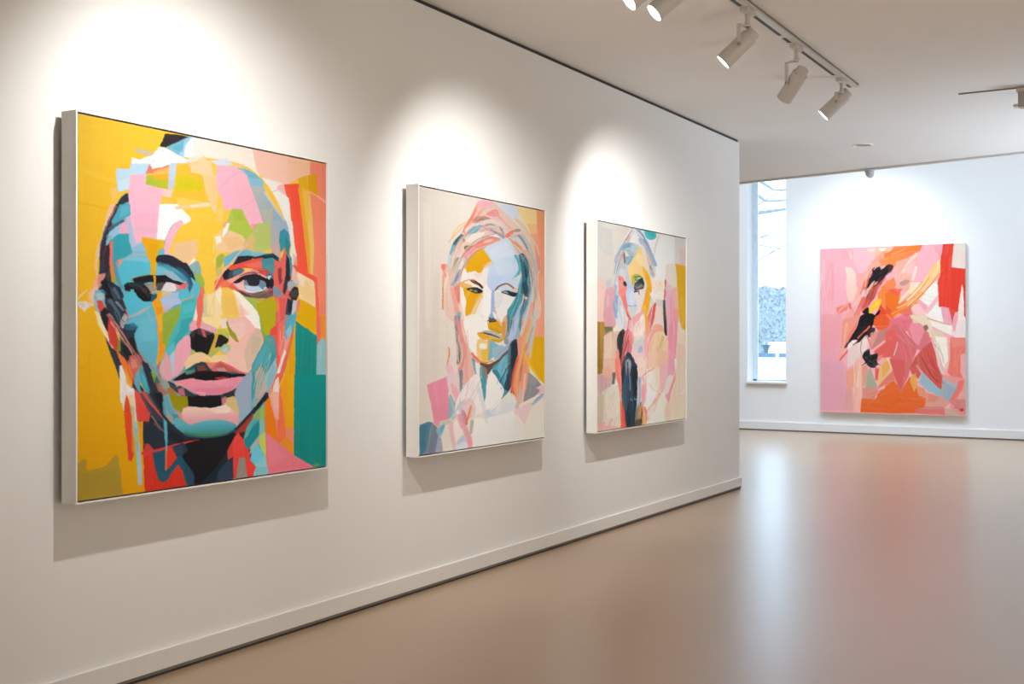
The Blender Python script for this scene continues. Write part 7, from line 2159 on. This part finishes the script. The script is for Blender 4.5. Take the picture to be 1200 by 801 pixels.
l D86028 19,15,10,5,3 581,1455,615,1437,654,1421,694,1406
l E0703C 27,18,10,9,3 474,1511,561,1450,657,1397,759,1351
l D86028 23,22,10,5,3 448,1511,522,1447,606,1383,696,1332
l D86028 12,7,10,6,3 481,1447,525,1418,570,1390,628,1365
l 232426 30,10,12,10,3 491,1073,479,1023,494,977
l 232426 40,10,12,10,3 515,1085,553,1048,575,1018
l 232426 40,10,12,10,3 490,1110,521,1140,564,1159
l 232426 40,10,12,10,3 478,1085,440,1122,418,1140
l 3A3A3C 30,10,12,10,3 527,1110,571,1116,595,1132
l 1B191B 60,12,14,10,4 368,800,305,898,247,973
l 1B191B 60,12,14,10,4 456,826,393,893,329,942
l 1F1D20 60,12,14,10,4 586,278,513,337,450,417
l 2A2226 60,12,14,10,4 637,280,585,340,533,389
l 1F1D20 50,12,14,10,4 545,236,524,225,545,197
''')


rng = np.random.default_rng(7)
def smooth_noise(h, w, cell, seed):
    r = np.random.default_rng(seed)
    gh, gw = int(h/cell[0])+3, int(w/cell[1])+3
    g = r.random((gh, gw))
    y = np.arange(h)/cell[0]; x = np.arange(w)/cell[1]
    yi = y.astype(int); xi = x.astype(int); fy = (y-yi)[:, None]; fx = (x-xi)[None]
    fy = fy*fy*(3-2*fy); fx = fx*fx*(3-2*fx)
    return (g[yi][:, xi]*(1-fy)*(1-fx) + g[yi+1][:, xi]*fy*(1-fx) + g[yi][:, xi+1]*(1-fy)*fx + g[yi+1][:, xi+1]*fy*fx) - .5

def catmull(P, closed, n=6):
    P = np.asarray(P, float); N = len(P); out = []
    if N < 3: return P
    for i in range(N if closed else N-1):
        if closed: a, b, c, d = P[(i-1) % N], P[i], P[(i+1) % N], P[(i+2) % N]
        else: a, b, c, d = P[max(i-1, 0)], P[i], P[i+1], P[min(i+2, N-1)]
        for k in range(n):
            t = k/n
            out.append(.5*((2*b) + (c-a)*t + (2*a-5*b+4*c-d)*t*t + (3*b-a-3*c+d)*t**3))
    if not closed: out.append(P[-1])
    return np.array(out)

class Picture:
    def __init__(s, w, h, bg):
        s.w, s.h = w, h
        s.a = np.empty((h, w, 3)); s.a[:] = s.rgb(bg)
        yy, xx = np.mgrid[0:h, 0:w]
        s.X = xx + smooth_noise(h, w, (9, 9), 1)*1.0 + smooth_noise(h, w, (3, 3), 2)*.7
        s.Y = yy + smooth_noise(h, w, (9, 9), 3)*1.0 + smooth_noise(h, w, (3, 3), 4)*.7
        s.n = 10
    @staticmethod
    def rgb(hx):
        return np.array([int(hx[i:i+2], 16)/255 for i in (0, 2, 4)])
    def win(s, P, m):
        x0 = max(int(P[:, 0].min()-m), 0); x1 = min(int(P[:, 0].max()+m)+2, s.w)
        y0 = max(int(P[:, 1].min()-m), 0); y1 = min(int(P[:, 1].max()+m)+2, s.h)
        return (slice(y0, y1), slice(x0, x1)) if x1 > x0 and y1 > y0 else None
    def poly(s, cols, soft, alpha, P, smooth, grad, tex):
        P = np.asarray(P, float)
        if grad: g0, g1, P = P[0], P[1], P[2:]
        if smooth: P = catmull(P, True)
        W = s.win(P, soft+2)
        if W is None: return
        X, Y = s.X[W], s.Y[W]
        ins = np.zeros(X.shape, bool); d2 = np.full(X.shape, 1e9)
        for (ax, ay), (bx, by) in zip(P, np.roll(P, -1, 0)):
            if ay != by:
                c = (ay > Y) != (by > Y)
                ins ^= c & (X < (bx-ax)*(Y-ay)/(by-ay)+ax)
            ex, ey = bx-ax, by-ay; q = ex*ex+ey*ey+1e-9
            t = np.clip(((X-ax)*ex+(Y-ay)*ey)/q, 0, 1)
            d2 = np.minimum(d2, (X-ax-t*ex)**2+(Y-ay-t*ey)**2)
        sd = np.sqrt(d2)*np.where(ins, 1, -1)
        m = np.clip(.5+(sd+.7)/max(soft, .9), 0, 1)
        m = m*m*(3-2*m)*alpha
        c = s.rgb(cols[0])
        if grad:
            v = g1-g0; t = np.clip(((X-g0[0])*v[0]+(Y-g0[1])*v[1])/(v@v), 0, 1)[..., None]
            c = c*(1-t)+s.rgb(cols[1])*t
        if tex:
            s.n += 1
            v = P[np.argmax(((np.roll(P, -1, 0)-P)**2).sum(1))]; 
            k = np.argmax(((np.roll(P, -1, 0)-P)**2).sum(1)); v = np.roll(P, -1, 0)[k]-P[k]; v /= np.hypot(*v)+1e-9
            u = X*v[1]-Y*v[0]; al = X*v[0]+Y*v[1]
            m = m*np.clip(1-tex+tex*2*s.streak(u, al, s.n), 0, 1)
        s.a[W] = s.a[W]*(1-m[..., None])+c*m[..., None]
    def streak(s, u, al, seed):
        r = np.random.default_rng(seed); n = 4096
        a = r.random(n); b = r.random(n)
        def f(z, t):
            z = z % (n-1); i = z.astype(int); q = z-i; return t[i]*(1-q)+t[i+1]*q
        v = f(u*.75+500, a)*.6 + f(u*.28+al*.02+900, b)*.4
        return np.clip((v-.5)*1.5+.5, 0, 1)
    def line(s, col, w0, w1, soft, alpha, P, dry):
        P = catmull(P, False)
        W = s.win(P, max(w0, w1)+soft+2)
        if W is None: return
        X, Y = s.X[W], s.Y[W]
        seg = np.hypot(*(P[1:]-P[:-1]).T); cum = np.r_[0, np.cumsum(seg)]; T = cum[-1]+1e-9
        best = np.full(X.shape, 1e9); wid = np.zeros(X.shape); uu = np.zeros(X.shape); ss = np.zeros(X.shape)
        for i in range(len(P)-1):
            ax, ay = P[i]; ex, ey = P[i+1]-P[i]; q = ex*ex+ey*ey
            if q < 1e-9: continue
            t = np.clip(((X-ax)*ex+(Y-ay)*ey)/q, 0, 1)
            dx, dy = X-ax-t*ex, Y-ay-t*ey; d = np.hypot(dx, dy)
            k = (cum[i]+t*seg[i])/T
            u = d < best
            best = np.where(u, d, best); wid = np.where(u, (w0+(w1-w0)*k)/2, wid)
            ss = np.where(u, k*T, ss); uu = np.where(u, np.sign(dx*ey-dy*ex)*d, uu)
        m = np.clip(.5+(wid-best)/max(soft, .9), 0, 1)*alpha
        if dry:
            s.n += 1
            m = m*np.clip((1-dry)+dry*2*s.streak(uu, ss, s.n)*(1-.4*ss/T), 0, 1)
        s.a[W] = s.a[W]*(1-m[..., None])+s.rgb(col)*m[..., None]
    def run(s, text):
        for ln in text.strip().split('\n'):
            f = ln.split()
            if not f: continue
            k = f[0]
            if k[0] == 'p':          # p[s][g] colours soft alpha tex points
                cols = f[1].split('-'); v = [float(q)/10 for q in f[2].split(',')]
                pts = np.array([float(q)/4 for q in f[3].split(',')]).reshape(-1, 2)
                s.poly(cols, v[0], v[1], pts, 's' in k, 'g' in k, v[2])
            else:                    # l colour w0,w1,soft,alpha,dry points
                v = [float(q)/10 for q in f[2].split(',')]
                pts = np.array([float(q)/4 for q in f[3].split(',')]).reshape(-1, 2)
                s.line(f[1], v[0], v[1], v[2], v[3], pts, v[4])
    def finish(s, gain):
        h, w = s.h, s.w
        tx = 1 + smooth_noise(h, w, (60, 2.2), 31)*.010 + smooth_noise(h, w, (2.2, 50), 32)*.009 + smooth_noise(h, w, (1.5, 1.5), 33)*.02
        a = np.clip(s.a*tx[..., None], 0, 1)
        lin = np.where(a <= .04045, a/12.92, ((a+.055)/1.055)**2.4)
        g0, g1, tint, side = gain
        gv = (g0 + (g1-g0)*np.linspace(0, 1, h)[:, None, None])*np.array(tint)*(1 + side*(np.linspace(-.5, .5, w)[None, :, None]))  # paint graded down and across to even out the lamps' falloff
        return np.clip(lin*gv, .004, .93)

def canvas_mesh(name, pic, gain, origin, uvec, w, h, parent):
    """a finely woven grid of vertices carrying the paint; origin = top left corner"""
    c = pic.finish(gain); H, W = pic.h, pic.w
    jj, ii = np.mgrid[0:H, 0:W]
    o = np.array(origin); u = np.array(uvec)
    co = o + (ii/(W-1)*w)[..., None]*u + (-(jj/(H-1))*h)[..., None]*np.array((0, 0, 1.0))
    idx = (jj*W+ii)
    q = np.stack([idx[:-1, :-1], idx[1:, :-1], idx[1:, 1:], idx[:-1, 1:]], -1).reshape(-1, 4)
    me = bpy.data.meshes.new(name)
    me.vertices.add(H*W); me.vertices.foreach_set('co', co.reshape(-1))
    nq = len(q)
    me.loops.add(nq*4); me.loops.foreach_set('vertex_index', q.reshape(-1).astype(np.int32))
    me.polygons.add(nq); me.polygons.foreach_set('loop_start', np.arange(0, nq*4, 4, dtype=np.int32))
    me.update(calc_edges=True)
    at = me.color_attributes.new('paint', 'FLOAT_COLOR', 'POINT')
    at.data.foreach_set('color', np.concatenate([c, np.ones((H, W, 1))], -1).reshape(-1).astype(np.float32))
    me.materials.append(M_PAINT)
    return link(bpy.data.objects.new(name, me), parent)

def framed(label, art, gain, y0, y1, z0, z1):
    """floater-framed canvas on the left wall"""
    xf, xb = -3.645, -3.728
    t = thing('framed_painting', label, 'painting', (WX, (y0+y1)/2, z0))
    g = .006
    bm = B(xb, xf, y0, y0+g, z0, z1); box(bm, xb, xf, y1-g, y1, z0, z1)
    box(bm, xb, xf, y0+g, y1-g, z0, z0+g); box(bm, xb, xf, y0+g, y1-g, z1-g, z1)
    kids(obj('frame', bm, M_FRAME, t), t)
    kids(obj('backing', B(xb+.002, xb+.03, y0+g, y1-g, z0+g, z1-g), M_LINER, t), t)
    kids(obj('hanging_cleat', B(WX, xb+.002, y0+.3, y1-.3, z1-.5, z1-.42), M_WOOD, t), t)
    i = g+.006
    kids(obj('stretcher', B(xb+.03, xf-.0065, y0+i, y1-i, z0+i, z1-i), M_LINER, t), t)
    pic = Picture(*art[0]); pic.run(art[1])
    kids(canvas_mesh('canvas', pic, gain, (xf-.006, y0+i, z1-i), (0, 1, 0), y1-y0-2*i, z1-z0-2*i, t), t)
    return t

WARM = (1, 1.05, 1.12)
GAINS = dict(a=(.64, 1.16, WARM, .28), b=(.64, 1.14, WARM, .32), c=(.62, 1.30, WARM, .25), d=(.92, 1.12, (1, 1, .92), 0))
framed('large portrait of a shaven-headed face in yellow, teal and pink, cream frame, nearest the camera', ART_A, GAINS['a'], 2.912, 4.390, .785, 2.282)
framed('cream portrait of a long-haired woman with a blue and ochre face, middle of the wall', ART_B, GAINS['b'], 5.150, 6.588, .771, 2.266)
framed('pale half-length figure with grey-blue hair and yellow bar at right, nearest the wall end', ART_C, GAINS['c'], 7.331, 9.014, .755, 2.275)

# unframed canvas on the back wall
px0, px1, pz0, pz1, pyf = -4.99, -2.868, .325, 2.845, BY-.06
t = thing('canvas_painting', 'unframed pink and orange abstract canvas with black strokes on the back wall', 'painting', ((px0+px1)/2, BY, pz0))
kids(obj('stretcher', B(px0, px1, pyf+.001, BY-.015, pz0, pz1), material('primed canvas edge', (.80, .74, .70, 1), rough=.8, var=.03, scale=30), t), t)
kids(obj('hanging_cleat', B(px0+.3, px1-.3, BY-.015, BY, pz1-.7, pz1-.6), M_WOOD, t), t)
pic = Picture(*ART_D[0]); pic.run(ART_D[1])
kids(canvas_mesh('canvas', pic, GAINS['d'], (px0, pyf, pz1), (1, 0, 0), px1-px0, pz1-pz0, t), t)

# ------------------------------------------------------------------ outside the window
bm = bmesh.new()
prof = [(BY+.45, -.05), (38, 0), (43, .35), (47, .66), (60, .68), (130, .72)]
top = [[bm.verts.new((x, y, z)) for y, z in prof] for x in (-80, 30)]
low = [[bm.verts.new((x, y, -.6)) for y, z in prof] for x in (-80, 30)]
for k in range(len(prof)-1):
    bm.faces.new((top[0][k], top[1][k], top[1][k+1], top[0][k+1])); bm.faces.new((low[0][k], low[0][k+1], low[1][k+1], low[1][k]))
struct('ground_outside', bm, M_SNOW)
def hedge():
    bm = bmesh.new(); rnd = random.Random(3)
    nx, nz = 120, 36
    grid = [[None]*(nz+1) for _ in range(nx+1)]
    for i in range(nx+1):
        for k in range(nz+1):
            x = -30 + 14*i/nx; z = .66 + 4.2*k/nz*(1+.02*math.sin(i*.35)+.012*math.sin(i*1.3))
            grid[i][k] = bm.verts.new((x, 70 + rnd.uniform(-.10, .10), z + rnd.uniform(-.05, .05)))
    for i in range(nx):
        for k in range(nz):
            bm.faces.new((grid[i][k], grid[i+1][k], grid[i+1][k+1], grid[i][k+1]))
    back = [bm.verts.new((-30+14*i/nx, 71.5, 4.6)) for i in range(nx+1)]
    for i in range(nx):
        bm.faces.new((grid[i][nz], grid[i+1][nz], back[i+1], back[i]))
    return bm
o = obj('hedge', hedge(), M_HEDGE); tag(o, 'tall blue-grey hedge, pale with haze, seen through the window', 'hedge')

def branch(bm, p, d, L, r, depth, rnd):
    pts = [Vector(p)]; d = Vector(d).normalized(); n = 6
    for k in range(n):
        d = (d + Vector((rnd.uniform(-.22, .22), rnd.uniform(-.2, .2), rnd.uniform(-.16, .2)))).normalized()
        pts.append(pts[-1] + d*L/n)
        if depth > 0 and k >= 1 and rnd.random() < .75:
            e = (d + Vector((rnd.uniform(-.8, .8), rnd.uniform(-.5, .5), rnd.uniform(-.9, .7)))).normalized()
            branch(bm, pts[-1], e, L*rnd.uniform(.4, .65), r*.5*(1-k/(n+2)), depth-1, rnd)
    tube(bm, pts, [r*(1-.8*i/n) for i in range(n+1)], 6)

tree = thing('bare_tree', 'bare winter tree with pale frosted branches across the window', 'tree', (-10.6, 27, -.05))
bm = tube(bmesh.new(), [(-10.6, 27, -.05), (-10.55, 27, 1.5), (-10.7, 27.1, 3.2), (-10.4, 27, 5.2), (-10.5, 27, 7.5)], [.24, .20, .17, .13, .06], 12)
kids(obj('trunk', bm, M_BARK, tree, smooth=True), tree)
rnd = random.Random(11)
for pts, rad in (([(-10.45, 27, 4.9), (-9.5, 27, 5.15), (-9.05, 27, 4.93), (-8.9, 27, 4.80), (-8.4, 27, 4.79), (-7.6, 27, 4.95)], [.06, .045, .04, .028, .022, .01]),
                 ([(-10.6, 27.05, 4.3), (-9.6, 27, 4.48), (-9.05, 27, 4.53), (-8.4, 27, 4.58), (-7.5, 27, 4.5)], [.06, .05, .045, .032, .01]),
                 ([(-10.4, 27, 5.2), (-9.4, 27, 5.55), (-8.9, 27, 5.2), (-8.7, 27, 5.06), (-8.3, 27, 5.03), (-7.6, 27, 5.2)], [.06, .05, .035, .025, .022, .01])):
    kids(obj('branch', tube(bmesh.new(), pts, [r*1.05 for r in rad], 8), M_BARK, tree, smooth=True), tree)
for p, d, L in (((-10.6, 27, 3.9), (1, 0, .26), 2.9), ((-10.65, 27, 3.3), (1, 0, .3), 2.6), ((-10.68, 27.1, 2.9), (1, -.1, .12), 2.7), ((-10.55, 27, 4.0), (1, 0, -.12), 2.9)):
    bm = bmesh.new(); branch(bm, p, d, L, .034, 3, rnd)
    kids(obj('branch', bm, M_BARK, tree), tree)

# parked white van, bin and low barrier beyond the snow bank
def yprism(bm, prof, y0, y1):
    a = [bm.verts.new((x, y0, z)) for x, z in prof]; b = [bm.verts.new((x, y1, z)) for x, z in prof]
    n = len(prof); bm.faces.new(a); bm.faces.new(b[::-1])
    for i in range(n): bm.faces.new((a[i], b[i], b[(i+1) % n], a[(i+1) % n]))
    return bm
GZ = .68
van = thing('white_van', 'white van parked outside in front of the hedge', 'van', (-17.4, 60, GZ))
bm = yprism(bmesh.new(), [(-19.4, .82), (-19.4, 1.36), (-19.3, 1.42), (-16.6, 1.42), (-15.9, 1.15), (-15.3, 1.08), (-15.2, .82)], 59.2, 60.8)
kids(obj('body', bm, M_VAN, van, bevel=.03), van)
for x in (-18.2, -15.9):
    bm = lathe(bmesh.new(), (x, 59.15, GZ+.17), (0, 1, 0), [(0, .13), (.02, .17), (.2, .17), (.22, .13)], 24)
    kids(obj('wheel', bm, M_TYRE, van), van)
kids(obj('window', B(-17.6, -16.7, 59.18, 59.2, 1.15, 1.36), M_TYRE, van), van)
t = thing('litter_bin', 'dark flared litter bin outside, left of the white van', 'bin', (-19.08, 58, GZ))
kids(obj('bin_body', lathe(bmesh.new(), (-19.08, 58, GZ), (0, 0, 1), [(0, .10), (.25, .10), (.40, .14), (.52, .20), (.56, .20)], 24), M_BIN, t), t)
kids(obj('rim', lathe(bmesh.new(), (-19.08, 58, GZ+.55), (0, 0, 1), [(0, .24), (.05, .24)], 24), M_BIN, t), t)
t = thing('low_barrier', 'low blue-grey barrier with a white post outside', 'barrier', (-17.2, 52, GZ))
kids(obj('panel', B(-18.9, -16.62, 51.95, 52.05, GZ+.02, .90), M_BENCH, t), t)
kids(obj('panel', B(-16.48, -14.0, 51.95, 52.05, GZ+.02, .90), M_BENCH, t), t)
kids(obj('post', B(-16.62, -16.48, 51.9, 52.1, GZ, .96), M_VAN, t), t)

# ------------------------------------------------------------------ light
def kelvin(t):
    return {2900: (1, .80, .58), 3200: (1, .86, .68), 3800: (1, .91, .79), 4500: (1, .95, .88), 7000: (.80, .90, 1), 8500: (.70, .85, 1)}[t]

def spot(name, p, target, w, deg, blend, col, size=.03):
    l = bpy.data.lights.new(name, 'SPOT'); l.energy = w; l.spot_size = math.radians(deg); l.spot_blend = blend
    l.color = col; l.shadow_soft_size = size
    o = bpy.data.objects.new(name, l); link(o)
    o.location = p; o.rotation_euler = (Vector(target)-Vector(p)).to_track_quat('-Z', 'Y').to_euler()
    return o

def area(name, p, target, sx, sy, w, col):
    l = bpy.data.lights.new(name, 'AREA'); l.shape = 'RECTANGLE'; l.size = sx; l.size_y = sy; l.energy = w; l.color = col
    o = bpy.data.objects.new(name, l); link(o)
    o.location = p; o.rotation_euler = (Vector(target)-Vector(p)).to_track_quat('-Z', 'Y').to_euler()
    return o

NW = (1, .985, .962)
spot('spot_a', (-2.52, 3.08, 3.08), (WX, 3.70, 1.66), 160, 95, 1.0, NW)
spot('spot_b', (-2.52, 5.15, 3.06), (WX, 6.0, 1.52), 158, 89, 1.0, NW)
spot('spot_c', (-2.52, 6.95, 3.06), (WX, 8.25, 1.60), 215, 84, 1.0, NW)
spot('spot_d', (-4.3, 15.6, 4.9), (-4.2, BY, 1.9), 265, 74, 1.0, (.93, .965, 1))
sk = area('skylight', (-3.6, 15.2, 5.5), (-3.6, 15.4, 0), 9, 3.2, 335, (.66, .82, 1)); sk.data.spread = math.radians(140)
area('rear_fill', (2.0, -4.8, 1.7), (0, 6, 2.4), 8, 2.8, 52, (.80, .90, 1))  # unseen cool fill added behind the camera; no window in that wall
area('warm_fill', (3.2, 4.0, .9), (2.4, 4.0, 4), 3.5, 8, 140, (1, .905, .76))  # unseen warm fill, added to brighten the near ceiling
uc = area('cool_fill', (1.4, 12.2, .5), (-1.2, 12.0, 4), 4, 2.4, 105, kelvin(8500)); uc.data.spread = math.radians(100)  # unseen bluish fill, added to lift the far end of the ceiling


# ------------------------------------------------------------------ world and camera
w = bpy.data.worlds.new('winter sky'); scene.world = w; w.use_nodes = True
nt = w.node_tree; bg = nt.nodes['Background']
tc = nt.nodes.new('ShaderNodeTexCoord'); sp = nt.nodes.new('ShaderNodeSeparateXYZ'); rp = nt.nodes.new('ShaderNodeValToRGB')
nt.links.new(tc.outputs['Generated'], sp.inputs[0]); nt.links.new(sp.outputs['Z'], rp.inputs['Fac'])
rp.color_ramp.elements[0].color = (.66, .84, 1, 1); rp.color_ramp.elements[1].color = (.55, .78, 1, 1)
rp.color_ramp.elements[0].position = .16
nt.links.new(rp.outputs['Color'], bg.inputs['Color'])
bg.inputs['Strength'].default_value = 4.7

cam = bpy.data.cameras.new('camera'); co = link(bpy.data.objects.new('camera', cam))
cam.sensor_width = 36; cam.lens = 1350/1200*36
cam.shift_y = 0.0004
co.location = (0, 0, 1.4)
co.rotation_euler = (PI/2, 0, math.atan2(800, 1350))
scene.camera = co
cam.clip_end = 400

scene.view_settings.view_transform = 'Standard'
scene.view_settings.look = 'None'
scene.view_settings.exposure = 0
scene.view_settings.gamma = 1
try:
    scene.cycles.use_denoising = True
    scene.cycles.max_bounces = 10
    scene.cycles.diffuse_bounces = 6
    scene.cycles.sample_clamp_indirect = 6
except Exception:
    pass
